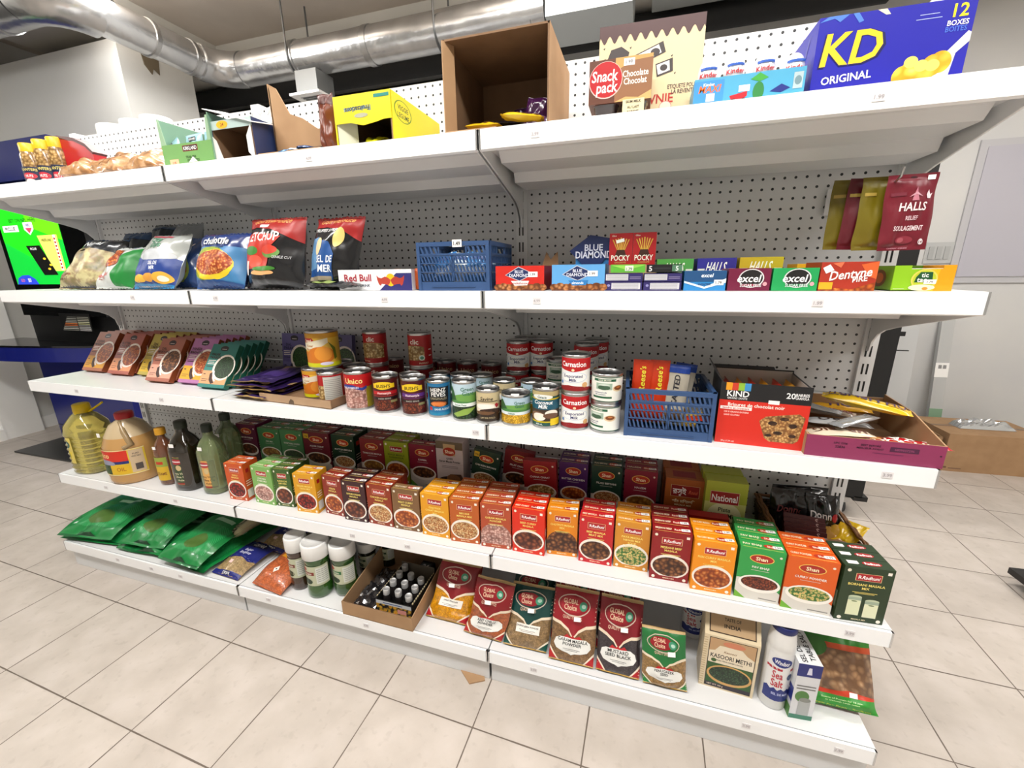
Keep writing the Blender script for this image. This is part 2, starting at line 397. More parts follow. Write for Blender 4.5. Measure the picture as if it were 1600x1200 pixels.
for x in (.05, .62, 1.2): MB().tube(rel([(x-.02, 1.76, 0), (x+.02, 1.76, 0)]), .109, 'steel', 28).build('duct_collar', duct)
for x in (-1.05, -1.5): MB().tube(rel([(x-.015, .78, 0), (x+.015, .78, 0)]), .124, 'steel', 28).build('duct_collar', duct)
for y in (1.25, 1.5): MB().tube(rel([(-.62, y-.012, 0), (-.62, y+.012, 0)]), .104, 'steel', 28).build('duct_collar', duct)
for x in (.05, 1.12, 1.7):   # hanger straps around the duct up to the ceiling
    P = [(x-.7, -.112*math.cos(a), .112*math.sin(a)) for a in [math.pi*1.0+math.pi*i/10 for i in range(11)]]
    MB().tube([(x-.7, .112, .36)]+[(p[0], p[1], p[2]) for p in P]+[(x-.7, -.112, .36)], .006, 'steel_dark', 6).build('hanger_strap', duct)
MB().box(1.1, -.17, -.105, 1.55, .17, .13, mat('#b4b8b8', .4, .6)).build('rectangular_transition', duct)
# supply register under the duct
p = at(490, 112, y=1.76)
rg = empty('air_register', (p.x, 1.76, ZD-.101)); tag(rg, 'square white air register hanging below the silver duct', 'air vent')
MB().box(-.085, -.085, -.14, .085, .085, 0, mat('#8a8c8c', .45, .4)).build('boot', rg)
f = MB(); f.box(-.12, -.12, -.155, .12, -.075, -.14, 'white').box(-.12, .075, -.155, .12, .12, -.14, 'white').box(-.12, -.075, -.155, -.075, .075, -.14, 'white').box(.075, -.075, -.155, .12, .075, -.14, 'white')
ff = f.build('face_frame', rg)
g = MB()
for i in range(6): g.box(-.075, -.07+i*.026, -.153, .075, -.06+i*.026, -.143, mat('#8b8e8e', .4))
g.build('louvres', ff)
# dark pipes behind the duct
for i, (y, z, r, x0, x1, lb) in enumerate([(2.28, 2.76, .075, -1.55, 3.6, 'thick black pipe running behind the silver duct'), (2.535, 2.7, .06, -1.6, 1.6, 'black pipe lowest against the back wall behind the duct'), (2.36, 2.62, .03, -1.6, -.2, 'thin black pipe hanging lowest at the left behind the register')]):
    pm = MB().tube([(x0-x0, 0, 0), (x1-x0, 0, 0)], r, mat('#0d0e0f', .7), 14)
    q = pm.build('black_pipe', None, (x0, y, z)); tag(q, lb, 'pipe')
q = MB().tube([(0, 0, 0), (.05, -.06, -.1), (.0, -.02, -.22)], .04, mat('#3c3e40', .5), 12).build('pipe_elbow', None, (-1.45, 2.3, 2.7)); tag(q, 'grey pipe bend under the black pipes beside the drywall', 'pipe')
u = empty('ceiling_unit', (2.34, 1.9, 2.78)); tag(u, 'grey metal box with white label at the right end of the duct', 'ventilation unit')
MB().box(0, 0, 0, 1.6, .27, .24, mat('#a7aaa8', .4, .5)).build('housing', u)
MB().box(.12, -.003, .03, .4, 0, .14, 'white').art([('r', .1, .6, .85, .75, '#6a6a6a'), ('r', .1, .3, .6, .42, '#6a6a6a')], front_map(.12, .03, -.004), .28, .11).build('data_label', u)
MB().tube([(.0, -.02, .06), (.2, -.03, -.01), (.45, -.02, .05)], .006, 'steel_dark', 6).build('cable', u)

# ------------------------------------------------------------------ right background
ep = empty('electric_panel', (4.35, 2.6, 1.15)); tag(ep, 'flat grey electric panel door on the wall right of the shelves', 'electric panel')
MB().box(0, -.012, 0, .62, -.001, .86, mat('#b9b9bd', .5)).build('panel_frame', ep)
MB().box(.04, -.018, .04, .58, -.0125, .82, mat('#b4b3bd', .45)).build('door', ep)
p0 = at(1440, 412, y=2.6); p1 = at(1492, 378, y=2.6)
sw = empty('light_switch', (p0.x, 2.6, p0.z)); tag(sw, 'triple white light switch plate low beside the electric panel', 'light switch')
ww, hh = p1.x-p0.x, p1.z-p0.z
MB().box(0, -.008, 0, ww, -.001, hh, mat('#b6b8b8', .4)).build('plate', sw)
for i in range(3): MB().box(ww*(.12+i*.28), -.013, hh*.2, ww*(.3+i*.28), -.0085, hh*.8, mat('#a8aaaa', .4)).build('rocker', sw)
# tall black cooler on casters standing behind the shelving
ck = empty('display_cooler', (2.5, 1.32, 0)); tag(ck, 'tall black cooler cabinet on casters behind the right end of the shelves', 'cooler')
MB().box(0, 0, .12, 1.035, .36, 1.98, mat('#0b0c0e', .5)).build('cabinet', ck)
MB().box(1.0, .0, .1, 1.06, .4, .125, 'black').build('base_frame', ck)
for yy in (.05, .3):
    c_ = MB().box(.93, yy-.02, .07, 1.0, yy+.04, .1, 'steel').build('caster', ck)
    w_ = MB(); w_.tube([(.95, yy+.01, .04), (.985, yy+.01, .04)], .038, mat('#2c2c2e', .5), 16); w_.build('wheel', c_)
# white board leaning on the wall and a wrapped strip pack in front of it
pb = at(1432, 700, y=2.42)
bx0 = at(1372, 700, y=2.4).x; bx1 = at(1436, 660, y=2.4).x
tb = MB().box(0, -.015, 0, bx1-bx0, .015, .95, mat('#c3c5c6', .45)).build('white_board', None, (bx0-.05, 2.47, 0), (D2(-6), 0, 0)); tag(tb, 'pale grey board leaning on the back wall beside the black cooler', 'board')
wp = empty('wrapped_strip_pack', (at(1452, 705, y=2.44).x, 2.455, 0), (D2(-7.5), D2(-1), 0)); tag(wp, 'clear plastic wrapped bundle of white strips leaning upright against the wall', 'bundle')
MB().box(-.035, -.015, 0, .035, .015, 1.0, mat('#b4b6b6', .25, coat=.6)).build('strips', wp)
MB().box(-.037, -.018, .52, .037, -.0155, .62, 'white').art([('r', .2, .6, .45, .85, '#8a8a8a'), ('r', .55, .6, .8, .85, '#8a8a8a')], front_map(-.037, .52, -.0185), .074, .1).build('paper_label', wp)
MB().box(-.037, -.018, .18, .037, -.0155, .3, mat('#7fa084', .4)).build('green_label', wp)
bb = MB().box(0, 0, 0, .05, .01, .03, 'black').box(0, 0, -.1, .09, .012, -.094, 'black').build('wall_bracket', None, at(1400, 525, y=2.38)); tag(bb, 'small black metal bracket at the top of the leaning board', 'bracket')
# cardboard boxes on the floor
def card_box(name, w_, d_, h_, loc, rz, label, tape=True):
    t = empty(name, loc, (0, 0, rz)); tag(t, label, 'cardboard box')
    MB().box(0, 0, 0, w_, d_, h_, 'card').art([('r', .72, .84, .82, .87, '#6c4c38'), ('r', .83, .835, .97, .875, '#6c4c38'), ('r', .02, .08, .05, .13, '#6c4c38'), ('r', .07, .07, .2, .1, '#7c5c48')], front_map(), w_, h_).build('carton', t)
    MB().box(.0, d_*.46, h_+.0005, w_, d_*.54, h_+.0015, mat('#7c5f45', .3)).build('packing_tape', t)
    return t
card_box('cardboard_box', .52, .34, .25, (4.29, 2.09, 0), D2(3), 'closed brown cardboard box on the floor at the right edge')
ob = empty('open_cardboard_box', (3.93, 2.12, 0), (0, 0, D2(-3))); tag(ob, 'open brown cardboard box behind the closed box, flaps up', 'cardboard box')
f = MB(); f.box(0, 0, 0, .34, .005, .22, 'card').box(0, .25, 0, .34, .255, .22, 'card').box(0, 0, 0, .005, .25, .22, 'card').box(.335, 0, 0, .34, .25, .22, 'card').box(0, 0, 0, .34, .25, .004, 'card'); f.build('carton', ob)
f = MB(); f.prism([(0, 0), (-.06, .07), (-.056, .074), (.004, .004)], 0, .25, 'y', 'card')
fo = f.build('flap', ob); fo.location = (0, 0, .22)
def crumple(name, w_, d_, h_, m, loc, rz=0, seed=1, n=16):
    b = MB()
    def P(u, v): return ((u-.5)*w_, (v-.5)*d_, h_*(.25+.75*math.sin(math.pi*u)**.5*math.sin(math.pi*v)**.5)*(.55+.8*abs(noise.noise(V((u*4, v*4, seed))))) if 0 < u < 1 and 0 < v < 1 else 0)
    b.grid(P, n, n, m, False); return b.build(name, None, loc, (0, 0, rz))
o = crumple('foil_wrapper', .3, .1, .06, 'foil', (4.55, 2.27, .252), D2(4), 5); tag(o, 'crumpled silver foil wrapper lying on top of the closed cardboard box', 'foil wrapper')
k = MB().box(0, -.12, .0, .5, .0, .05, 'black').box(-.06, -.14, .05, .5, .02, .075, 'black').build('black_stand_base', None, (at(1577, 905, z=.03).x+.06, at(1577, 905, z=.03).y, 0), (0, 0, D2(4))); tag(k, 'black metal foot of a stand poking in at the right edge', 'stand')
k = MB().prism([(0, 0), (.05, -.03), (.09, .0), (.06, .04), (.01, .04)], 0, .004, 'z', 'card').build('cardboard_scrap', None, (at(718, 1052, z=0).x, -.035, 0), (0, 0, D2(-8))); tag(k, 'torn scrap of brown cardboard sticking out below the kick plate', 'cardboard scrap')

# ------------------------------------------------------------------ lottery kiosk at the left
KY = .86
kx0 = at(15, 450, y=KY).x; kx1 = at(150, 450, y=KY).x
kb = empty('lottery_kiosk', ((kx0+kx1)/2, KY, 0)); tag(kb, 'blue and black lottery kiosk with a glowing green screen left of the shelves', 'kiosk')
hw = (kx1-kx0)/2; ox = (kx0+kx1)/2
MB().box(-hw-.12, -.2, .0, hw+.01, .38, .012, mat('#1b1d1e', .3)).build('floor_plate', kb)
pd = MB(); pd.box(-hw+.02, .02, .012, hw+.02, .36, .70, mat('#0c1872', .3)).box(-hw+.02, .016, .16, hw+.02, .0195, .163, 'black'); pd.build('pedestal', kb)
dk = MB(); n = 12
poly = [(-hw-.3, .12)]+[(-hw-.3+(2*hw+.3)*i/n, -.19+.19*(i/n)**2*1.0) for i in range(n+1)]+[(hw, .12)]
dk.prism(poly, .70, .80, 'z', mat('#101c78', .28)); dk.prism([(a*1.0, b-.004) for a, b in poly], .80, .812, 'z', mat('#0a0a0c', .15)); dk.build('desk', kb)
MB().box(-hw, .06, .812, hw, .36, 1.95, 'black').build('cabinet', kb)
MB().box(-hw-.2, .0, 1.86, at(72, 215, y=KY).x-ox, .36, 2.085, mat('#0a1a6e', .3)).build('header_sign', kb)
MB().box(-hw+.02, .02, 1.0, hw-.01, .058, 1.84, mat('#060607', .12)).build('screen_bezel', kb)
sx0 = at(28, 445, y=KY+.018).x-ox; sx1 = at(117, 445, y=KY+.018).x-ox; sw_ = sx1-sx0; sh_ = 1.72-1.215
sc = MB(); EM = lambda h, e=1.: mat(h, .4, emit=e)
mp = front_map(sx0, 1.215, .0195)
sc.art([('r', 0, 0, 1, 1, EM('#08c83a', 1.)), ('p', [(.0, .55), (.6, .25), (1, .6), (1, 1), (0, 1)], EM('#1ee81a', 1.)), ('p', [(.45, .75), (1, .55), (1, 1), (.5, 1)], EM('#6cf010', 1.)),
  ('t', 'BET ON NFL HERE', .42, .82, .05, EM('#0a5018', .3), .6), ('r', .05, .68, .32, .76, EM('#ffffff', .9)), ('t', 'PICLUE', .18, .72, .05, EM('#0a3a14', .2), .24),
  ('p', [(.42, .79), (.58, .79), (.58, .70), (.5, .63), (.42, .70)], EM('#f0e8f0', .9)), ('p', [(.44, .72), (.56, .72), (.5, .65)], EM('#d84a6a', .8)), ('t', 'NFL', .5, .755, .035, EM('#2040a0', .5), .13),
  ('p', [(.6, .62), (.93, .62), (.93, .17), (.72, .17)], EM('#ecec70', .9)), ('t', 'PREELINE', .74, .56, .035, EM('#303010', .2), .26), ('r', .86, .18, .9, .62, EM('#ffffff', .8)),
  *[('r', .866, .2+i*.045, .894, .225+i*.045, EM('#c03030', .5)) for i in range(9)],
  ('p', [(.36, .5), (.6, .5), (.78, .12), (.54, .12)], EM('#101010', .1)), ('t', 'PICLUE', .48, .46, .03, EM('#ffffff', .8), .18), ('e', .62, .33, .025, .014, EM('#f0d030', .9)), ('e', .7, .25, .025, .014, EM('#f0d030', .9)), ('e', .66, .2, .025, .014, EM('#f0d030', .9)),
  ('p', [(.02, 0), (.4, 0), (.36, .07), (.26, .125), (.14, .12), (.05, .08)], EM('#2a48d8', .9)), ('t', 'GO', .13, .055, .04, EM('#f07040', .9), .1), ('t', '50', .25, .055, .05, EM('#ffffff', .9), .1)], mp, sw_, sh_, off0=.0006, step=.0004)
sc.box(sx0, .0197, 1.215, sx1, .0199, 1.72, EM('#08c83a', 1.)); sc.build('screen', kb)
tk = MB(); px0 = at(92, 512, y=KY).x-ox; px1 = at(139, 512, y=KY).x-ox; pw = px1-px0
tk.art([('r', 0, 0, 1, .96, '#060607')]+[('r', .02+i*.03, .09*i+.02, .55, .09*i+.06, c_) for i, c_ in enumerate(['#8a8a82', '#d8d8d0', '#a8a8a0', '#c8683a', '#d87a3a', '#b0b0a8', '#888880', '#9a9a92', '#70706a'])]+[('r', .58, .09*i+.02, .95, .055+.09*i, c_) for i, c_ in enumerate(['#c8c8c8', '#e8e8e8', '#d0d0d0', '#a0a0a0', '#d8d8a0', '#e0e0c0', '#c8c8b8', '#b8b8a8', '#909088'])], front_map(px0, .9, .0195), pw, .125, off0=.0006)
tk.build('paytable_decal', kb)
# a second blue cabinet glimpsed between the kiosk and the shelves
q = MB().box(0, 0, 0, .07, .2, 1.1, mat('#0c1a62', .35)).box(0, -.004, 1.0, .07, 0, 1.12, 'white').build('blue_cabinet', None, (max(at(207, 640, y=1.0).x, ox+hw+.04), 1.0, 0)); tag(q, 'slim dark blue cabinet far behind between kiosk and shelf end', 'cabinet')

# ================================================================== gondola shelving
def peg_mat():
    m, nt, b = new_mat('pegboard'); N = nt.nodes; L = nt.links
    tc = N.new('ShaderNodeTexCoord'); sp = N.new('ShaderNodeSeparateXYZ'); L.new(tc.outputs['Object'], sp.inputs[0])
    def mth(op, a, b_=None):
        n = N.new('ShaderNodeMath'); n.operation = op
        for i, q in enumerate((a, b_)):
            if q is None: continue
            if isinstance(q, (int, float)): n.inputs[i].default_value = q
            else: L.new(q, n.inputs[i])
        return n.outputs[0]
    def c(o): return mth('POWER', mth('SUBTRACT', mth('FRACT', mth('DIVIDE', o, .026)), .5), 2.)
    hole = mth('LESS_THAN', mth('ADD', c(sp.outputs[0]), c(sp.outputs[2])), .0185)
    mx = N.new('ShaderNodeMix'); mx.data_type = 'RGBA'; L.new(hole, mx.inputs[0])
    mx.inputs[6].default_value = (*lin('#d6d7d8'), 1); mx.inputs[7].default_value = (*lin('#26282a'), 1)
    L.new(mx.outputs[2], b.inputs['Base Color']); b.inputs['Roughness'].default_value = .4
    return m
PM = peg_mat(); SOLID = mat('#cfd1d3', .4)
bay = ['left', 'middle', 'right']; row = ['bottom', 'second from the bottom', 'third from the bottom', 'third from the top', 'second from the top', 'topmost']
for b in range(3):
    for k in range(6):
        z = -.026+.312*k if k else .0; h = .312 if k else .286
        o = MB().box(.0, 0, 0, .964, .008, h-.0025, SOLID if k == 0 else PM).build('pegboard_panel', None, (b+.018, .38, z))
        tag(o, f'white perforated back panel of the {bay[b]} bay, {row[k]}', 'back panel', 'perforated back panels of the shelving')
for i in range(4):
    t = empty('slotted_upright', (i, .37, 0)); tag(t, ['white slotted upright at the left end of the shelves', 'white slotted upright between left and middle bays', 'white slotted upright between middle and right bays', 'white slotted upright at the right end of the shelves'][i], 'upright', 'slotted uprights of the shelving')
    po_ = MB().box(-.018, 0, 0, .018, .06, 1.855, 'shelf').build('post', t)
    sl = MB()
    for k in range(35):
        z = .06+k*.0505
        for x in (-.007, .004): sl.box(x-.0022, -.0006, z, x+.0022, .0005, z+.03, 'black')
    sl.build('slots', po_)
def lv_name(z): return {Z4: 'second shelf from the top', Z3: 'third shelf from the top', Z2: 'fourth shelf from the top', Z1: 'top shelf', Z0: 'base shelf'}[z]
def shelf_unit(b, z, y0, lip=.042):
    x0, x1 = b+.002, b+.998
    t = empty('shelf', (b, 0, z)); tag(t, f'white metal shelf of the {bay[b]} bay, {lv_name(z)}', 'shelf', 'white metal shelves of the gondola')
    d = MB()
    a, c_ = .002, .998
    d.box(a, y0+.006, -.028, c_, .368, 0, 'shelf')
    if z != Z0:   # folded stiffening channels on the underside
        d.prism([(.08, -.028), (.10, -.05), (.215, -.05), (.235, -.028)], a+.02, c_-.02, 'x', 'shelf')
        d.prism([(.20, -.028), (.222, -.074), (.335, -.074), (.35, -.028)], a+.02, c_-.02, 'x', 'shelf')
    d.build('deck', t)
    r = MB(); r.box(a, y0-.004, -lip, c_, y0+.0035, 0, 'rail'); r.box(a, y0+.0035, -.004, c_, y0+.0065, -.0008, 'groove')
    r.prism([(y0-.004, -lip), (y0+.004, -lip-.003), (y0+.008, -lip+.004), (y0+.004, -lip+.004)], a, c_, 'x', 'rail')
    r.box(a, y0-.0045, -lip, a+.004, y0+.004, .0, 'foil'); r.box(c_-.004, y0-.0045, -lip, c_, y0+.004, .0, 'foil'); pr_ = r.build('price_rail', t)
    if z != Z0:
        for x in (.0035, .9935):
            br = MB(); br.prism([(.004, -.03), (.004, -.044), (.25, -.098), (.3, -.112), (.33, -.128), (.35, -.15), (.356, -.178), (.37, -.178), (.37, -.012), (.2, -.012)], x-.0022, x+.0022, 'x', 'shelf')
            br.build('bracket', t)
    n = 5; rr = random.Random(b*7+int(z*100))
    for k in range(n):
        if rr.random() < .6: continue
        x = .08+k*.2+rr.random()*.08
        MB().box(x, y0-.0052, -lip*.7, x+.02, y0-.0042, -lip*.35, mat('#e2e0e2')).art([('t', rr.choice(['1.99', '3.99', '4.99']), .5, .5, .5, '#b4b0b4', .8)], front_map(x, -lip*.7, y0-.0053), .02, lip*.35).build('price_tag', pr_)
for b in range(3):
    for z in (Z1, Z4, Z3, Z2): shelf_unit(b, z, 0.0)
    shelf_unit(b, Z0, -.052)
    o = MB().box(.004, 0, 0, .996, .004, .09, mat('#d9dbdd', .4)).box(.004, .004, 0, .996, .3, .09, mat('#8a8c8e')).build('kick_plate', None, (b, -.036, .001)); tag(o, f'white metal kick plate under the base shelf of the {bay[b]} bay', 'kick plate', 'kick plates under the base shelves')
# the far side of the gondola: one shelf with the white tubs whose tops show over the panels
t = empty('rear_shelf', (0, .40, 1.60)); tag(t, 'rear shelf on the far side of the pegboard at the left, holding white rolls', 'shelf')
MB().box(.02, .04, -.03, .98, .36, 0, 'shelf').build('deck', t)
MB().prism([(.03, -.03), (.3, -.03), (.03, -.15)], .02, .026, 'x', 'shelf').build('bracket', t); MB().prism([(.03, -.03), (.3, -.03), (.03, -.15)], .97, .976, 'x', 'shelf').build('bracket', t)
for i, (u0, u1, vt, lb) in enumerate([(160, 197, 197, 'white paper towel roll over the pegboard, leftmost of three'), (196, 232, 190, 'white paper towel roll over the pegboard, between two others'), (229, 262, 184, 'white paper towel roll over the pegboard, nearest the green carton')]):
    a = at(u0, vt+6, y=.5); b_ = at(u1, vt+6, y=.5); r = (b_.x-a.x)/2*.95
    o = MB().lathe([(r*.35, 0), (r, 0), (r, .005), (r, a.z-1.60), (r*.97, a.z-1.595), (r*.3, a.z-1.595), (r*.28, a.z-1.62)], 'white', 24).build('paper_roll', None, ((a.x+b_.x)/2, .44+r, 1.60)); tag(o, lb, 'paper roll', 'white rolls on the rear shelf')

# ================================================================== spice boxes, fourth shelf
def spice_spec(st):
    """st: dict(base,title,food,brand,...) -> art list for the front of a carton"""
    b = st['brand']; base = st['base']; fd = st['food']; tc_ = st.get('tc', '#f6e27a'); A = []
    if b == 'R':
        if st.get('bowl', 1): A += [('e', .5, .30, .49, .245, '#efe9e0'), ('e', .5, .29, .44, .2, fd)]
        else: A += [('e', .5, .3, .5, .26, fd), ('r', 0, .08, 1, .3, fd)]
        A += [('r', 0, 0, 1, .085, st.get('band', base)), ('e', .1, .05, .045, .03, '#f2ece0'), ('e', .9, .05, .045, .03, '#f2ece0'), ('t', st.get('foot', 'MASALA MIX'), .5, .045, .025, '#f8e8c0', .5),
              ('e', .1, .93, .04, .028, '#e8e2d0'), ('r', .86, .905, .94, .955, '#efeae0'), ('r', .25, .76, .77, .89, '#f0d8a0'), ('r', .26, .765, .76, .885, '#a8141e'), ('t', 'R', .34, .825, .06, '#ffffff', .1), ('t', 'Radhuni', .56, .825, .06, '#ffffff', .34, .25)]
        for i, l in enumerate(st['title']): A.append(('t', l, .5, .69-.065*i, .043, tc_, .78))
        A += [('r', .25, .545-.03*(len(st['title'])-2), .75, .553-.03*(len(st['title'])-2), tc_), ('r', .3, .525-.03*(len(st['title'])-2), .7, .532-.03*(len(st['title'])-2), tc_)]
    else:
        lo = st.get('low', '#d8d4cc')
        A += [('p', [(0, 0), (1, 0), (1, .2), (.75, .34), (.3, .42), (0, .4)], lo), ('p', [(0, 0), (.26, 0), (0, .14)], '#6fae2e')]
        A += [('e', .52, .33, .47, .17, '#f2eee6'), ('e', .52, .345, .41, .125, fd), ('e', .5, .82, .27, .085, '#f0c860'), ('e', .5, .82, .25, .074, st.get('oval', '#b8321c')), ('t', 'Shan', .5, .82, .07, '#fff0c8', .36),
              ('e', .9, .9, .03, .02, '#e8e0d0')]
        for i, l in enumerate(st['title']): A.append(('t', l, .5, .65-.06*i, .042, '#f4f0e8', .8))
        A += [('r', .3, .585-.05*(len(st['title'])-1), .7, .592-.05*(len(st['title'])-1), '#d8d0c8'), ('r', .55, .04, .95, .06, '#8a8680')]
        if st.get('flag'): A += [('r', .03, .83, .22, .95, '#d8b020'), ('t', '50g', .125, .89, .04, '#403008', .15)]
    return A
def carton(name, W_, D_, H_, base, spec, loc, rz=0, rx=0, ry=0, side=None, top=None, tspec=None, sspec=None, lspec=None, parent=None):
    m = MB().box(0, 0, 0, W_, D_, H_, base, top or base, side or base)
    m.art(spec, front_map(), W_, H_)
    if tspec: m.art(tspec, top_map(W_, D_, H_), W_, D_)
    if sspec: m.art(sspec, side_map(W_, D_, H_), D_, H_)
    if lspec: m.art(lspec, lside_map(W_, D_, H_), D_, H_)
    return m.build(name, parent, loc, (rx, ry, rz))
ORD = ['foremost', 'second back', 'third back', 'fourth back', 'fifth back']
def file_of(name, st, pL, pR, H_, n, D_, label, group, gap=.0012, zoff=0, sticker=True):
    pL, pR = V(pL), V(pR); W_ = (pR-pL).length; rz = math.atan2(pR.y-pL.y, pR.x-pL.x)
    logo = '#a8141e' if st['brand'] == 'R' else '#b8321c'
    tsp = [('r', .06, .1, .94, .13, '#00000000'[:7] if False else st.get('tc', '#f6e27a')), ('e', .7, .5, .17, .24, logo), ('t', 'Radhuni' if st['brand'] == 'R' else 'Shan', .7, .5, .22, '#fff0d8', .28), ('t', st['title'][0], .28, .5, .24, '#f8eccc', .42)]
    ssp = [('r', .12, .08, .88, .3, '#d8d4cc'), ('r', .15, .4, .85, .42, '#f0e8d8'), ('r', .15, .46, .85, .48, '#f0e8d8'), ('r', .15, .52, .85, .54, '#f0e8d8'), ('r', .3, .75, .7, .85, logo)]
    o = carton(name, W_, D_, H_, st['base'], spice_spec(st), pL, rz, tspec=tsp, sspec=ssp)
    tag(o, label+', '+ORD[0], 'spice box', group)
    if sticker:
        s_ = MB().box(0, 0, 0, .022, .011, .0004, 'sticker').art([('t', '1.99', .5, .5, .55, '#444444', .8)], lambda u, v, q: (u, v, .0005+q*.1), .022, .011)
        so = s_.build('price_sticker', o, (W_*.74, D_*.3, H_+.0012), (0, 0, D2(6)))
    ey = V((-math.sin(rz), math.cos(rz), 0)); rr = random.Random(label)
    for k in range(1, n):
        q = pL+ey*(D_+gap)*k+V((rr.uniform(-.002, .002), 0, zoff*k))
        dup(o, q, (0, 0, rz+rr.uniform(-.012, .012)), label+', '+ORD[k])
    return o
R = lambda base, food_, *title, **k: dict(brand='R', base=base, food=food_, title=title, **k)
SH = lambda base, food_, *title, **k: dict(brand='S', base=base, food=food_, title=title, **k)
GF = 'spice mix boxes in the front rows of the fourth shelf'
front = [
 (360.5, 779, 389, 783, 724, R('#c4501e', 'f_red', 'CHILLI', 'MASALA'), 2, 'small orange spice box beside the green oil bottle'),
 (401, 784, 432, 790, 727, R('#7cae5c', 'f_pink', 'CHICKEN', 'KHEER MIX', tc='#f4f4e0'), 3, 'light green spice box with pale food, between orange and dark green boxes'),
 (434, 790, 462, 792.5, 731, R('#3c5c24', 'f_meat', 'KACHCHI', 'BIRYANI'), 3, 'dark green spice box between the light green and the golden box'),
 (465, 798.7, 500, 802, 738, R('#d89a1c', 'f_red', 'TEHARI MASALA', 'TIKKA MIX', band='#e0a020'), 2, 'golden spice box with red curry, left one above the lentil bag'),
 (510.5, 801, 539.5, 807.5, 740, R('#8a2c1c', 'f_fry', 'KEBAB', 'MASALA'), 2, 'brick red spice box with long kebabs'),
 (540, 811, 576, 817, 751, R('#3c1a1e', 'f_meat', 'SHAMI KABAB', 'MASALA'), 3, 'blackish brown spice box with sausage-like kebabs on white'),
 (578, 816.5, 616, 824, 755, R('#8c3012', 'f_rice', 'CHICKEN ROAST', 'MASALA'), 3, 'rust brown spice box with rice dish'),
 (617, 825, 659, 832, 765, R('#7a5836', 'f_curry', 'MEAT CURRY', 'MASALA'), 1, 'olive brown spice box with chicken curry'),
 (661, 834, 704, 842, 766, R('#e09a14', 'f_rice', 'CHATPATI', 'CHAAT MASALA', 'MIX'), 3, 'golden yellow spice box with noodle salad'),
 (705, 845, 751, 850, 778, R('#b85a1e', 'f_rice', 'BIRYANI', 'MASALA MIX'), 4, 'burnt orange spice box with red rice dish'),
 (752.5, 852.5, 799.5, 859, 787, R('#b04a2a', 'f_pink', 'GARAM MASALA', 'POWDER', bowl=0), 4, 'terracotta spice box with round spice bowl picture'),
 (801, 860, 851, 869, 793, R('#d8280c', 'f_meat', 'BEEF CURRY', 'MASALA'), 3, 'bright scarlet spice box with beef curry'),
 (854, 866, 902, 869, 800, R('#e0860c', 'f_stew', 'CHOTPOTI MASALA', 'MIX', bowl=0), 2, 'orange yellow spice box with dark beans and egg slices'),
 (903.5, 875.5, 956, 885, 805, R('#c01e24', 'f_stew', 'BEEF MASALA', 'MEAT MIX', band='#c81e2c'), 3, 'crimson spice box with mushroom-like beef stew'),
 (958, 884, 1012, 894, 817, R('#d08a28', 'f_salad', 'PAYA MASALA', 'NIHARI MIX', 'SOUP'), 3, 'ochre spice box with red and white rice plate'),
 (1014, 901.5, 1075, 912, 828, R('#8c1418', 'f_stew', 'MEJBANI BEEF', 'MASALA'), 4, 'dark red spice box with dark beef in a white bowl'),
 (1077.5, 919, 1142, 930, 842, R('#ea9010', 'f_curry', 'FISH CURRY MASALA', 'MIX'), 3, 'amber spice box with saucy orange curry'),
 (1146, 930, 1216, 945, 856, SH('#2f9a48', 'f_bean', 'PAV BHAJI', oval='#a8281c'), 4, 'bright green spice box reading PAV BHAJI'),
 (1218, 947, 1297, 963, 867, SH('#d85a14', 'f_salad', 'CURRY POWDER', oval='#a8281c'), 3, 'bright orange spice box reading CURRY POWDER')]
FD = .034
for a in front:
    pL = at(a[0], a[1], z=Z2); pR = at(a[2], a[3], z=Z2)
    g = .0
    if abs(pR.y-pL.y) > .006: m_ = (pL.y+pR.y)/2; pL.y = m_-.003*(1 if pR.y > pL.y else -1); pR.y = m_+.003*(1 if pR.y > pL.y else -1)
    pR = pL+(pR-pL)*.985
    file_of('spice_box', a[5], pL, pR, .1495, a[6], FD, a[7], GF)
# borhani box: dark green with two glasses, turned slightly
pL = at(1302, 966, z=Z2); pR = at(1378, 977, z=Z2)
st = dict(brand='R', base='#24391f', food='#24391f', title=('BORHANI MASALA', 'MIX'), bowl=0)
sp_ = [i for i in spice_spec(st) if not (i[0] in 'er' and i[-1] == '#24391f')]
sp_ += [('r', .2, .12, .47, .46, '#dfe4c0'), ('e', .335, .46, .135, .03, '#c4ceb0'), ('r', .2, .40, .47, .455, '#9fb09a'), ('r', .55, .1, .83, .41, '#e4e8c6'), ('e', .69, .41, .14, .03, '#c4ceb0'), ('r', .55, .35, .83, .405, '#9fb09a'), ('e', .335, .38, .06, .01, '#5a7040'), ('e', .69, .33, .06, .01, '#5a7040')]
W_ = (pR-pL).length; rz = math.atan2(pR.y-pL.y, pR.x-pL.x)
o = carton('spice_box', W_, .031, .152, '#24391f', sp_, pL, rz, tspec=[('e', .6, .5, .2, .25, '#a8141e'), ('t', 'Radhuni', .6, .5, .25, '#ffffff', .3), ('r', .1, .3, .3, .7, 'sticker')], lspec=[('r', .2, .2, .8, .5, '#8a9a80')])
tag(o, 'dark green spice box with two milk glasses, '+ORD[0], 'spice box', GF)
s_ = MB().box(0, 0, 0, .02, .01, .0004, 'sticker').build('price_sticker', o, (W_*.12, .01, .1532))
ey = V((-math.sin(rz), math.cos(rz), 0))
for k in (1, 2): dup(o, pL+ey*.0322*k, (0, 0, rz), 'dark green spice box with two milk glasses, '+ORD[k])
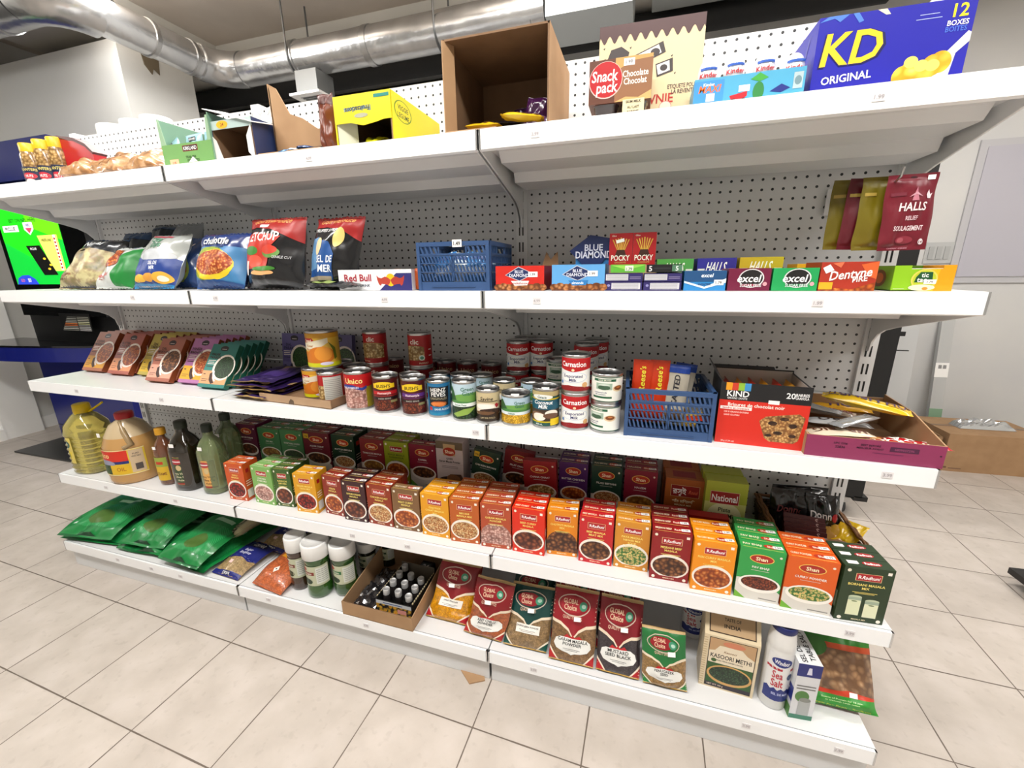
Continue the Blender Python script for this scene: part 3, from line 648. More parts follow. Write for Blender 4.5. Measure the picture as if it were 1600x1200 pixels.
# blue cartons lying flat that raise the back row
for x0, x1, lb in [(.92, 1.98, 'long light blue flat carton under the left half of the back spice boxes'), (2.03, 2.65, 'dark blue flat carton under the right half of the back spice boxes')]:
    m = '#6fa6d8' if x0 < 1 else '#1c3c78'
    o = MB().box(0, 0, 0, x1-x0, .135, .045, m).art([('r', .02, .1, .98, .3, 'white'), ('t', 'SPICES', .5, .6, .35, 'white', .2)], front_map(), x1-x0, .045).build('flat_carton', None, (x0, .235, Z2)); tag(o, lb, 'carton')
GB = 'taller spice mix boxes in the back rows of the fourth shelf'
YB = .25; ZB = Z2+.0455
back = [
 (367.5, 397, 661, SH('#5c1238', 'f_meat', 'BIHARI KABAB', low='#4a3030'), 2, 'plum purple spice box leftmost of the back row'),
 (401, 434, 668, SH('#3f7a4c', 'f_soup', 'DAL MIX', low='#4a8a58'), 2, 'mid green spice box with dark dal bowl in the back row'),
 (435.5, 470, 670.5, SH('#468452', 'f_green', 'VEGETABLE CURRY', low='#5a9a68'), 2, 'mid green spice box with green stew in the back row'),
 (471.5, 512, 673, SH('#6c1428', 'f_stew', 'ACHAR GOSHT', flag=1), 2, 'maroon spice box with yellow corner flag in the back row'),
 (516, 551, 678, SH('#143420', 'f_rice', 'MUTTON BIRYANI', low='#98a098'), 2, 'blackish green spice box with rice, left part of the back row'),
 (560, 597, 678, SH('#86222a', 'f_soup', 'TANDOORI MASALA'), 2, 'dull red spice box with yellow soup bowl in the back row'),
 (598.5, 636, 688, R('#9aa41c', 'f_curry', 'SNACK MASALA', 'CHANACHUR', tc='#3a4a10'), 2, 'lime green spice box with fried snack in the back row'),
 (637.5, 679, 687.5, SH('#821430', 'f_stew', 'KORMA'), 1, 'maroon spice box reading KORMA'),
 (874, 920, 712, SH('#4a1a62', 'f_curry', 'BUTTER CHICKEN', low='#5a4058'), 2, 'violet spice box reading BUTTER CHICKEN'),
 (925, 974, 721, SH('#123a2c', 'f_rice', 'PILAU BIRYANI'), 2, 'dark green spice box reading PILAU BIRYANI'),
 (977, 1030, 727, SH('#821432', 'f_soup', 'HALEEM', low='#6c1828'), 2, 'maroon spice box reading HALEEM')]
for uL, uR, vt, st, n, lb in back:
    a = at(uL, vt, y=YB); b_ = at(uR, vt, y=YB); H_ = min(a.z-ZB, .168)
    file_of('spice_box', st, (a.x, YB, ZB), (b_.x-.001, YB, ZB), H_, n, .045, lb, GB)
# the white, the Bengali and the National box
a = at(680, 688, y=YB); b_ = at(722, 690, y=YB)
o = carton('spice_box', b_.x-a.x, .06, a.z-ZB, '#d2c4c4', [('r', 0, .85, 1, 1, '#6a5c48'), ('r', 0, .55+.0, 1, .56, '#c0acac'), ('e', .45, .16, .42, .13, 'f_choc'), ('p', [(.2, .08), (.55, .04), (.98, .28), (.9, .36), (.5, .34)], '#5a3a24'), ('e', .62, .25, .26, .09, '#8a5c34'), ('r', .28, .72, .72, .95, '#c8a878'), ('e', .5, .8, .23, .085, '#b0301c'), ('t', 'Shan', .5, .8, .07, '#fff0d0', .34), ('t', 'GHEE', .5, .66, .04, '#4a4040', .3), ('t', 'Garam Masala Powder', .5, .6, .045, '#3a3030', .8), ('r', .2, .5, .8, .508, '#706060'), ('r', .2, .47, .8, .478, '#706060')], (a.x, YB, ZB), side='#c4b6b6')
tag(o, 'pinkish white spice box with a scoop of brown powder', 'spice box')
a = at(1041, 746, y=YB); b_ = at(1102, 749, y=YB)
o = carton('spice_box', b_.x-a.x, .07, a.z-ZB, '#a85a24', [('e', .5, .06, .46, .16, '#e8e0d8'), ('e', .5, .05, .42, .13, 'f_meat'), ('e', .42, .02, .1, .05, '#c8a080'), ('r', .15, .62, .9, .87, '#e8d0a0'), ('r', .16, .625, .89, .865, '#8c1818'), ('t', 'রসুই', .38, .74, .12, '#ffffff', .36), ('t', 'Rosui', .74, .74, .08, '#e07050', .22, .2), ('t', 'পাঁচ মিশালি', .5, .52, .06, '#fff0d0', .6), ('t', 'MASALA MIX', .5, .44, .04, '#fff0d0', .5)], (a.x, YB, ZB), side='#8e4c20', tspec=[('r', .2, .2, .8, .8, '#8c1818')])
tag(o, 'brown spice box with Bengali writing on a red plate, '+ORD[0], 'spice box', 'brown Bengali spice boxes'); dup(o, (a.x-.004, YB+.074, ZB), None, 'brown spice box with Bengali writing on a red plate, '+ORD[1])
a = at(1105, 750, y=YB-.03); b_ = at(1171, 757, y=YB-.03); q = YB-.03
o = carton('dessert_mix_box', b_.x-a.x, .05, a.z-Z2, '#a8b43c', [('r', 0, .5, 1, .7, '#c8cc7c'), ('e', .5, .5, .42, .2, '#e4e4b8'), ('e', .55, .12, .45, .14, '#d8d8d0'), ('e', .55, .13, .4, .11, '#f4f2ea'), ('p', [(.3, .12), (.8, .16), (.82, .18), (.3, .14)], '#40382c'), ('p', [(.35, .17), (.7, .1), (.72, .12), (.36, .19)], '#40382c'), ('r', .12, .68, .82, .86, '#e8d0b0'), ('r', .13, .685, .81, .855, '#9c1c24'), ('t', 'National', .47, .77, .1, '#ffffff', .62), ('t', 'Pista', .5, .6, .06, '#2a3a10', .4), ('t', 'Kheer Mix', .5, .51, .07, '#2a3a10', .62), ('t', 'Pistachio Rice Dessert', .5, .42, .04, '#2a3a10', .7)], (a.x, q, Z2), side='#98a434')
tag(o, 'yellow green box reading National Pista Kheer Mix, '+ORD[0], 'dessert mix box', 'National kheer mix boxes'); dup(o, (a.x-.003, q+.055, Z2), None, 'yellow green box reading National Pista Kheer Mix, '+ORD[1])
# three cartons leaning askew
for (uB, vB, uT, vT, W_, st, tilt, lb, yy) in [(733, 757, 746, 698, .1, SH('#123628', 'f_rice', 'CHICKEN BIRYANI', flag=1), 9, 'dark green spice box tilted sideways reading CHICKEN BIRYANI', .25), (783, 770, 794, 706, .105, SH('#7c1820', 'f_stew', 'FRUIT CHAAT'), 7, 'red spice box half hidden behind the CHANA CHAAT box', .285), (821, 778, 815, 708, .112, SH('#94161e', 'f_chick', 'CHANA CHAAT'), -3, 'red spice box in front reading CHANA CHAAT', .23)]:
    a = at(uB, vB, y=yy); zb = ZB+.002+max(0, W_*math.sin(D2(tilt)))
    t_ = at(uT, vT, y=yy); H_ = min(t_.z-ZB, .165)
    o = carton('spice_box', W_, .026, H_, st['base'], spice_spec(st), (a.x, yy, zb), 0, ry=D2(tilt)); tag(o, lb, 'spice box')
# red Shan box of the middle row
a = at(1077, 806, y=.145); b_ = at(1141, 813, y=.145)
o = carton('spice_box', b_.x-a.x, .03, a.z-Z2, '#96141c', spice_spec(SH('#96141c', 'f_red', 'TIKKA MASALA')), (a.x, .152, Z2)); tag(o, 'red spice box reading Shan standing behind the amber boxes', 'spice box')

# ------------------------------------------------------------------ wicker basket with coffee bags at the right end
WK = food('wicker', ['#8a6038', '#5c3a1e', '#38220f'], 160, 'n', rough=.6)
bk = empty('wicker_basket', (2.79, .15, Z2)); tag(bk, 'brown wicker basket with low woven rim at the right end of the fourth shelf', 'basket')
BW, BD, BH = .186, .2, .118
def rect_ring(x0, y0, x1, y1, z, wob=0, n=10):
    P = []
    for (ax_, ay, bx_, by) in ((x0, y0, x1, y0), (x1, y0, x1, y1), (x1, y1, x0, y1), (x0, y1, x0, y0)):
        for i in range(n): P.append((ax_+(bx_-ax_)*i/n, ay+(by-ay)*i/n, z+wob*math.sin(i*2.1)))
    return P
m = MB()
for k in range(13):
    z = .005+k*.0085; e = .012*(k/12)
    m.tube(rect_ring(-e, -e, BW+e, BD+e, z, .0015 if k % 2 else -.0015), .0048, WK, 6, closed=True)
m.build('woven_wall', bk)
m = MB()
for k in range(3): m.tube(rect_ring(-.014+k*.004, -.014+k*.004, BW+.014-k*.004, BD+.014-k*.004, BH+.006+k*.002, .003*(-1)**k), .004, mat('#7a5230', .5), 6, closed=True)
m.build('rim', bk)
MB().box(0, 0, 0, BW, BD, .006, WK).build('base', bk)

# ================================================================== builders for bags, cans, bottles
def catmull(P, t):
    n = len(P)-1; x = t*n; i = min(int(x), n-1); f = x-i
    p0 = P[max(i-1, 0)]; p1 = P[i]; p2 = P[i+1]; p3 = P[min(i+2, n)]
    return tuple(.5*((2*p1[k])+(-p0[k]+p2[k])*f+(2*p0[k]-5*p1[k]+4*p2[k]-p3[k])*f*f+(-p0[k]+3*p1[k]-3*p2[k]+p3[k])*f**3) for k in (0, 1))
def pouch(name, W_, H_, T_, face, art, loc, rot=(0, 0, 0), lean=0, path=None, back=None, seed=1, wr=.004, crimp=.05, sag=.3, narrow=.06, rough=.3, nu=24, nv=34, flat_top=0, square=0, parent=None, zig=0, shear=0):
    """filled bag: v runs bottom->top along a path in the y,z plane; printed front"""
    if path is None:
        a = D2(lean); path = [(0, 0), (math.sin(a)*H_, math.cos(a)*H_)]
    def cen(v):
        p = catmull(path, v); q = catmull(path, min(v+.01, 1)); r = catmull(path, max(v-.01, 0))
        d = V((q[0]-r[0], q[1]-r[1])).normalized(); return p, (-d.y, d.x)
    def half(u, v):
        vv = (v-crimp)/(1-crimp-max(crimp, flat_top)); 
        if vv <= 0 or vv >= 1: return 0.
        a = max(0., 1-abs(2*u-1)**(2.4+square))**(.62-.3*square*.3); b = (4*vv*(1-vv))**(.45-.12*square)*(1+sag*(.5-vv))
        return T_/2*a*b
    def srf(u, v, sgn, off=0.):
        (cy, cz), nn = cen(v); t = half(u, v)
        e = min(1, t/(T_*.25)) if T_ else 0
        wn = noise.noise(V((u*4+seed*3.1, v*4, seed)))*wr*1.6+noise.noise(V((u*8, v*8+seed, seed)))*wr*.35
        edge = math.exp(-min(v, 1-v)*9)*math.sin(u*38+seed)*wr*.55*(.3+.7*e)
        t2 = t+(wn+edge)*e
        x = (u-.5)*W_*(1-narrow*min(1, t/(T_/2+1e-6)))+noise.noise(V((v*3, seed, .5)))*wr*.8
        x += shear*v*H_; z_ = 0
        if zig and v > .995 or zig and v < .005: z_ = zig*(1 if int(u*nu) % 2 else -1)*.5
        s_ = sgn*(t2)+off+(noise.noise(V((u*2.2, v*3, seed*2.)))*wr*1.2*(1-e*.4))
        # nn points to the back (+y for an upright bag): front is -nn
        return (x, cy-nn[0]*s_*-1*-1 if False else cy+nn[0]*s_, cz+nn[1]*s_+z_)
    m = MB(); F_ = 1
    m.grid(lambda u, v: srf(u, v, 1), nu, nv, face)
    m.grid(lambda u, v: srf(1-u, v, -1), nu, nv, back or face)
    if art: m.art(art, lambda a, b_, o_: srf(a/W_, b_/H_, 1, o_), W_, H_, maxl=min(max(W_/nu, .006), .009), off0=.0009, step=.00035)
    return m.build(name, parent, loc, rot)
# for an upright bag cen() gives d=(0,1) in (y,z) => nn=(-1,0): +nn is toward -y, the viewer
def can(loc, r, h, base, spec, label, ang=0, body='steel', wrap=None, group=None, sticker=True, cat='can', name='food_can', lid='steel_dark'):
    t = empty(name, loc, (0, 0, D2(ang))); tag(t, label, cat, group)
    MB().lathe([(r*.93, 0), (r*.985, 0), (r, .002), (r*.97, .006), (r*.965, h*.5), (r*.97, h-.006), (r, h-.003), (r*.995, h), (r*.95, h), (r*.94, h-.004)], body, 40).build('body', t)
    l = MB().lathe([(r*.94, h-.0042), (r*.8, h-.0048), (r*.78, h-.0036), (r*.4, h-.0036), (.0, h-.0036)], lid, 32); lo_ = l.build('lid', t)
    m = MB(); rl = r*.972; W_ = math.pi*rl; lo, hi = .007, h-.0075
    m.lathe([(rl, lo), (rl, hi)], base, 48); m.f = m.f[:48]; m.m = m.m[:48]; m.sm = m.sm[:48]
    def mp(u, v, o):
        a = (u/W_-.5)*math.pi; return ((rl+o)*math.sin(a), -(rl+o)*math.cos(a), lo+v)
    m.art(spec, mp, W_, hi-lo, maxl=.007, off0=.0005, step=.00015); m.build('label', t)
    if sticker: MB().box(-r*.3, -r*.62, h-.0034, r*.25, -r*.25, h-.0028, 'sticker').build('price_sticker', lo_)
    return t
def canpx(uL, uR, vb, vt, zb, base, spec, label, **k):
    """can from its photo box: vb = front foot row, vt = front rim row"""
    uc = (uL+uR)/2; p = at(uc, vb, z=zb); d = (p-CAM); dh = V((d.x, d.y, 0)).normalized(); fw = d.dot(F0)
    r = (uR-uL)/2/FPX*(fw+.02); c_ = p+dh*r; h = hgt(p, vt)
    if 'h' in k: h = k.pop('h')
    ang = k.pop('face', 0)-math.degrees(math.atan2(dh.x, dh.y))*.8
    t = can((c_.x, c_.y, zb), r, h, base, spec, label, ang, **k); t['_h'] = h; return t
def can_at(uc, vt, y, zb, r, h, base, spec, label, **k):
    x = at(uc, vt, y=y).x; return can((x, y+r, zb), r, h, base, spec, label, k.pop('ang', 20), **k)

S_CARN = [('r', 0, 0, 1, 1, '#f1f1ee'), ('r', 0, .66, 1, 1, '#b5161c'), ('p', [(.12, .66), (.5, .58), (.88, .66)], '#b5161c'), ('t', 'Carnation', .5, .82, .155, '#ffffff', .6), ('e', .5, .64, .035, .04, '#f0d8b0'), ('t', 'evaporated', .5, .56, .04, '#9aa4c8', .3), ('e', .5, .42, .33, .165, '#c8d4e8'), ('e', .5, .42, .31, .15, '#f4f4f2'), ('t', 'Evaporated', .5, .46, .095, '#1c2c66', .56), ('t', 'Milk', .5, .34, .095, '#1c2c66', .25), ('r', .0, 0, 1, .1, '#8c1418'), ('p', [(.1, .1), (.4, .17), (.8, .13), (.9, .1)], '#8c1418'), ('e', .78, .19, .07, .08, '#d8a870'), ('r', .18, .2, .25, .29, '#5a8ac8')]
S_UNICO = [('r', 0, .62, 1, 1, '#b81418'), ('t', 'Unico', .42, .82, .16, '#f4e090', .5), ('r', 0, 0, .7, .62, 'f_pink'), ('r', .7, 0, 1, .62, '#9a8a20'), ('p', [(0, .56), (.2, .62), (.4, .6), (.62, .52), (.72, .58), (.72, .66), (.6, .6), (.4, .7), (.2, .71), (0, .64)], '#2c3a8c'), ('t', 'FEVES ROMANES', .33, .62, .05, '#e8e8f8', .5)]
S_CLIC = [('t', 'clic', .47, .83, .16, '#f4ece0', .4), ('e', .47, .58, .4, .13, '#a88850'), ('r', .08, .17, .84, .6, 'f_chick'), ('e', .46, .59, .37, .1, 'f_chick'), ('r', 0, 0, 1, .14, '#a81418'), ('t', 'Chick Peas', .3, .08, .05, '#f0e0c0', .3), ('r', .0, .96, 1, 1, '#8a1014')]
S_CLIC2 = [('t', 'clic', .36, .8, .17, '#f4ece0', .36), ('r', .08, .17, .62, .6, 'f_chick'), ('e', .35, .59, .27, .08, 'f_chick'), ('e', .55, .26, .08, .09, '#e8f0e8'), ('e', .55, .26, .05, .055, '#5a9a7a'), ('r', 0, 0, 1, .14, '#a81418'), ('r', .75, .3, .85, .34, '#f0d8d0'), ('r', .75, .5, .85, .54, '#f0d8d0'), ('t', 'PRODUCT', .6, .08, .05, '#f0e0c0', .3)]
S_MANGO = [('r', 0, 0, 1, 1, '#d8b03c'), ('r', 0, .86, 1, 1, '#c8901c'), ('p', [(.1, .86), (.36, .86), (.4, .78), (.33, .7), (.12, .74)], '#b01c1c'), ('t', 'Swad', .25, .79, .09, '#f8e8d0', .22), ('p', [(.1, .7), (.66, .86), (.66, .72), (.4, .5), (.1, .5)], '#e0d8c0'), ('t', 'Kesar', .3, .64, .07, '#a86a1c', .22), ('t', 'Mango Pulp', .34, .54, .07, '#a86a1c', .34), ('r', .0, .12, .5, .46, '#c8761c'), ('e', .5, .35, .28, .26, '#c8701c'), ('e', .55, .4, .17, .22, '#d88c2c'), ('p', [(.66, .75), (.8, .55), (.82, .25), (.76, .2), (.74, .5)], '#5c6a18'), ('r', 0, 0, 1, .12, '#c8c818'), ('e', .6, .1, .13, .05, '#d8d0e8')]
def s_bush(c): return [('r', 0, 0, 1, 1, '#4a1010'), ('r', .78, .0, 1, 1, '#5c1614'), ('r', .8, .3, 1, .92, '#a8acb0'), *[('r', .81, .35+i*.055, .98, .365+i*.055, '#6c7074') for i in range(10)], ('r', .8, .0, 1, .28, '#8c5450'), ('e', .38, .8, .26, .12, '#e8c41c'), ('r', .1, .72, .68, .86, '#e8c41c'), ('t', "BUSH'S", .39, .79, .1, '#201408', .5), ('r', .08, .52, .76, .63, c), ('t', 'Homestyle', .4, .57, .07, '#f0d8d8', .45), ('r', .08, .47, .76, .485, c), ('r', .08, .36, .76, .43, '#100c0c'), ('t', 'BAKED BEANS', .4, .395, .045, '#b0a8a0', .5), ('e', .4, .18, .32, .15, 'f_bean'), ('r', .55, .26, .74, .33, '#8a8858')]
S_HEINZ = [('r', 0, 0, 1, 1, '#1c6c9c'), ('p', [(.16, .9), (.84, .9), (.8, .3), (.22, .3)], '#101418'), ('t', 'HEINZ', .5, .81, .12, '#f0f0ec', .52), ('t', 'FEVES', .5, .67, .13, '#f0f0ec', .54), ('t', 'ORIGINALES', .5, .54, .07, '#9a9074', .5), ('e', .5, .37, .24, .09, 'f_curry'), ('e', .5, .37, .2, .06, '#d87c3c'), ('r', .2, .16, .3, .27, '#b82028'), ('t', 'SANS AGENT', .6, .2, .06, '#d8e8f0', .5), ('r', 0, 0, 1, .1, '#1880a8')]
S_GG = [('r', 0, 0, 1, 1, '#b8d0dc'), ('r', 0, .34, 1, .6, '#4c8848'), ('e', .7, .62, .5, .12, '#6ca04c'), ('p', [(.05, .85), (.15, .92), (.22, .8), (.3, .55), (.0, .5)], '#2c5c30'), ('t', 'Green', .6, .86, .11, '#2c6c54', .4), ('t', 'Giant', .62, .74, .11, '#2c6c54', .34), ('r', 0, .36, 1, .46, '#e8f0f0'), ('t', 'Sweet Peas', .4, .41, .055, '#406c50', .4), ('r', 0, .0, 1, .36, 'f_spin'), ('p', [(.15, .12), (.5, .3), (.85, .32), (.6, .14), (.3, .06)], '#8cac4c')]
S_CORN = [('r', 0, 0, 1, 1, '#b4ccdc'), ('r', 0, .4, 1, .62, '#4c8848'), ('e', .7, .64, .5, .1, '#6ca04c'), ('p', [(.08, .85), (.18, .92), (.24, .8), (.32, .58), (.02, .5)], '#2c5c30'), ('t', 'Green', .6, .82, .12, '#2c6c54', .36), ('t', 'Giant', .6, .69, .12, '#2c6c54', .3), ('r', 0, .34, 1, .46, '#e0ecf0'), ('t', 'Niblets', .42, .4, .07, '#406c50', .3), ('r', 0, 0, 1, .34, 'f_corn')]
S_COCOC = [('r', 0, 0, 1, 1, '#c8b890'), ('r', 0, 0, 1, .24, '#2c2018'), ('e', .45, .45, .4, .2, '#e8dcc8'), ('e', .42, .52, .28, .09, '#f4f0e8'), ('e', .6, .34, .35, .12, 'f_choc'), ('t', 'Savine', .48, .8, .13, '#141010', .6, .2), ('r', .2, .69, .8, .715, '#241818'), ('p', [(.7, .58), (.76, .64), (.82, .58), (.88, .6), (.82, .5), (.76, .46)], '#a81c2c'), ('t', 'LAIT DE COCO', .5, .13, .055, '#c8b890', .6), ('e', .4, .3, .3, .06, '#6c4c30')]
S_GRACE = [('r', 0, 0, 1, 1, '#1c5048'), ('r', 0, .76, 1, .8, '#c8b420'), ('r', 0, .86, 1, 1, '#b8a878'), ('e', .42, .84, .26, .07, '#e8ece8'), ('t', 'Grace', .42, .84, .075, '#204c3c', .34), ('r', 0, .48, 1, .75, '#14566c'), ('t', 'Coconut', .45, .69, .11, '#ffffff', .7, .2), ('t', 'Milk', .45, .57, .11, '#ffffff', .35, .2), ('r', 0, .12, 1, .48, '#3c2c20'), ('e', .3, .27, .22, .14, '#7c5c44'), ('e', .34, .26, .17, .115, '#f0e8dc'), ('e', .66, .36, .17, .11, '#f0e8dc'), ('e', .65, .3, .2, .08, '#6c4c38'), ('r', 0, .1, .7, .14, '#c8b420'), ('r', .62, .02, .9, .22, '#e8c81c'), ('t', '400 mL', .35, .05, .05, '#e0e8e0', .3)]
S_COW = [('r', 0, 0, 1, 1, '#ecece4'), ('r', .22, .83, .7, .93, '#1c5c3c'), ('t', 'COW BRAND', .46, .88, .06, '#f0f0e0', .44), ('r', .28, .5, .62, .76, '#9cb4a0'), ('e', .45, .58, .13, .09, '#3c5c44'), ('e', .45, .7, .12, .04, '#c8d4c8'), ('e', .76, .55, .13, .13, '#e0c8a0'), ('e', .76, .57, .1, .09, '#7c4420'), ('e', .76, .6, .05, .03, '#c87c3c'), ('t', 'condensed milk', .38, .38, .06, '#2c3c74', .5), ('t', 'lait concentre', .38, .3, .055, '#2c3c74', .5), ('r', .2, .14, .62, .22, '#1c5c3c'), ('r', 0, 0, 1, .03, '#1c5c3c'), ('r', 0, .97, 1, 1, '#1c5c3c')]
S_RED = [('r', 0, .0, 1, .62, '#6c1418'), ('t', 'Unico', .5, .8, .16, '#d8c090', .5)]
GC = 'food cans on the third shelf'
# ---- open tray with cans
p = at(407, 626, z=Z3); q = at(517, 640, z=Z3); rz = math.atan2(q.y-p.y, q.x-p.x)
def open_tray(name, loc, rz, W_, D_, H_, wall, inner, label, art=None, cat='tray', hb=None, hs=None, th=.003, name2='wall'):
    """tray/carton open on top; hb: height of the back wall"""
    t = empty(name, loc, (0, 0, rz)); tag(t, label, cat); hb = hb or H_
    MB().box(0, 0, 0, W_, D_, th, inner).build('bottom', t)
    m = MB().box(0, 0, 0, W_, th, H_, wall, inner)
    if art: m.art(art, front_map(), W_, H_)
    m.build('front_wall', t)
    MB().box(0, D_-th, 0, W_, D_, hb, inner).build('back_wall', t)
    for x in (0, W_-th):
        MB().prism([(th, 0), (D_-th, 0), (D_-th, hb), (th, H_)], x, x+th, 'x', inner if wall != 'card' else 'card').build('side_wall', t)
    return t
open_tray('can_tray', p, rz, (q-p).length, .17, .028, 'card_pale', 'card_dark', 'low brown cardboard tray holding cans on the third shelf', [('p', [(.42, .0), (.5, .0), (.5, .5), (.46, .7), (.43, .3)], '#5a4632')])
def tray_z(): return Z3+.0032
# front row
canpx(544, 586, 641, 582, Z3, '#8c1418', S_UNICO, 'red Unico bean can leftmost of the front row', group=GC, face=0)
canpx(587, 626.5, 645.5, 589, Z3, '#4a1010', s_bush('#b81c24'), "Bush's baked beans can with red band", group=GC, face=14)
canpx(630.5, 669, 650.5, 592, Z3, '#4a1010', s_bush('#5c2c7c'), "Bush's baked beans can with purple band", group=GC, face=14)
canpx(671, 706, 653, 596, Z3, '#1c6c9c', S_HEINZ, 'turquoise Heinz Feves beans can in the front row', group=GC)
canpx(708.5, 747, 658.7, 597, Z3, '#b8d0dc', S_GG, 'Green Giant can of peas in the front row', group=GC)
canpx(745.5, 782, 662.7, 610.5, Z3, '#c8b890', S_COCOC, 'cream and brown Savine coconut milk can', group=GC)
canpx(783.3, 829.5, 666, 618.8, Z3, '#b4ccdc', S_CORN, 'short Green Giant can of corn', group=GC)
canpx(831.5, 873.6, 670, 608, Z3, '#1c5048', S_GRACE, 'dark green Grace Coconut Milk can', group=GC)
c9 = canpx(875.5, 919, 673, 616, Z3, '#f1f1ee', S_CARN, 'lower Carnation can of the front two-can stack', group=GC, sticker=False)
h9 = c9['_h']; c10 = dup(c9, c9.location+V((.0, .0, h9+.0008)), (0, 0, D2(-4)), 'upper Carnation can of the front two-can stack')
c11 = canpx(921, 968, 678, 633, Z3, '#ecece4', S_COW, 'lower white Cow Brand can beside the blue crate', group=GC, sticker=False, face=-28)
h11 = c11['_h']; c12 = dup(c11, c11.location+V((0, .0, h11+.0008)), (0, 0, D2(2)), 'upper white Cow Brand can beside the blue crate')
for o in (c9, c10, c11, c12): del o['_h']
# middle and back rows
def back_can(uL, uR, vt, y, zb, h, base, spec, label, ang=18, **k):
    a = at(uL, vt, y=y); b_ = at(uR, vt, y=y); r = (b_.x-a.x)/2
    return can(((a.x+b_.x)/2, y+r*.6, zb), r, h, base, spec, label, ang, group=GC, **k)
HC = .108
r_ = .0395
x0 = at(577, 573, y=.16).x
zt = Z3+HC+.0006
cc = can((x0, .205, Z3), r_, HC, '#8c1418', S_CLIC, 'red can under the left clic can, mostly hidden', 22, group=GC, sticker=False)
can((x0, .205, zt), r_, .112, '#a81418', S_CLIC, 'left red clic chick pea can standing on another can', 16, group=GC)
x1 = at(648, 579, y=.16).x
can((x1, .205, Z3), r_, HC, '#8c1418', S_CLIC, 'red can under the right clic can, mostly hidden', 20, group=GC, sticker=False)
can((x1, .205, zt), r_, .112, '#a81418', S_CLIC2, 'right red clic chick pea can standing on another can', 26, group=GC)
rt = .043
xm = at(492, 567, y=.10).x; xt = at(474, 610, y=.06).x
can((xt+.012, .115, tray_z()), .045, .103, '#c8901c', S_MANGO, 'yellow orange mango pulp can in the tray, lower one', 34, group=GC, sticker=False)
can((xt+.045, .125, tray_z()+.1038), .052, .124, '#c8901c', S_MANGO, 'tall yellow mango pulp can standing on top of the tray cans', 30, group=GC, lid='black')
xq = at(510, 615, y=.06).x
can((xq+.004, .083, tray_z()), .0405, .1, '#a81418', [('r', .12, .0, .42, .6, 'f_chick'), ('r', .42, .06, .9, .94, '#c4c4bc'), *[('r', .45, .12+i*.07, .86, .135+i*.07, '#7c7c78') for i in range(11)]], 'chick pea can in the tray turned to its ingredients panel', 20, group=GC, lid='foil')
can((at(545, 590, y=.15).x, .19, tray_z()), .04, .1, '#a81418', S_CLIC, 'clic can in the tray behind the Unico can', 20, group=GC)
can((xt+.03, .215, tray_z()), .042, .103, '#a81418', S_CLIC, 'red can at the back of the tray under the mango can', 20, group=GC, sticker=False)
for i, u in enumerate([607, 664, 690, 724, 762]):
    y = .3 if i != 1 else .3
    x = at(u, 575, y=.28).x
    can((x, .318, Z3), .036, .106, '#6c1418', S_RED, ['dark red Unico can between and behind the clic cans', 'dark red Unico can behind the right clic can', 'dark red Unico can second from the right clic can', 'dark red Unico can in the middle of the back row', 'dark red Unico can rightmost before the Carnation stack'][i], 22, group=GC)
for u, y, lb, sp, bs in [(678, .15, 'can with blue label behind the Heinz can', S_HEINZ, '#1c6c9c'), (712, .155, 'pale blue Green Giant can behind the peas, left', S_GG, '#b8d0dc'), (746, .165, 'pale blue Green Giant can behind the peas, right', S_GG, '#b8d0dc'), (781, .12, 'second cream coconut milk can behind the first', S_COCOC, '#c8b890'), (826, .13, 'silver topped can behind the corn can', S_CORN, '#b4ccdc')]:
    x = at(u, 600, y=y-.03).x; can((x, y+.012, Z3), .0335, .1, bs, sp, lb, 14, group=GC)
can((at(629, 600, y=.09).x+.003, .13, Z3), .033, .1, '#4a1010', s_bush('#b81c24'), "Bush's can peeking between the two front Bush's cans", 40, group=GC)
hc = .099
for i, (u, y, lb) in enumerate([(803, .235, 'left'), (843, .26, 'right'), (815, .313, 'rear')]):
    x = at(u, 600, y=y-.03).x
    can((x, y+.01, Z3), .0375, hc, '#f1f1ee', S_CARN, f'Carnation can at the bottom of the {lb} back stack', 12, group=GC, sticker=False)
    can((x+.004*(-1)**i, y+.01, Z3+hc+.0006), .0375, hc, '#f1f1ee', S_CARN, f'Carnation can on top of the {lb} back stack', 10, group=GC)
for u, y, lb in [(914, .245, 'nearer'), (930, .32, 'farther')]:
    x = at(u, 560, y=y-.03).x
    can((x, y, Z3), .0375, hc, '#f1f1ee', S_CARN, f'bottom Carnation can of the {lb} stack behind the tall Carnation pair', 6, group=GC, sticker=False)
    can((x, y, Z3+hc+.0006), .0375, hc, '#f1f1ee', S_CARN, f'top Carnation can of the {lb} stack behind the tall Carnation pair', 6, group=GC)
x = at(872, 590, y=.19).x
can((x, .2, Z3), .038, .078, '#ecece4', S_COW, 'bottom Cow Brand can standing behind the coconut milk can', 5, group=GC, sticker=False)
can((x, .2, Z3+.0786), .038, .078, '#ecece4', S_COW, 'top Cow Brand can standing behind the coconut milk can', 5, group=GC)

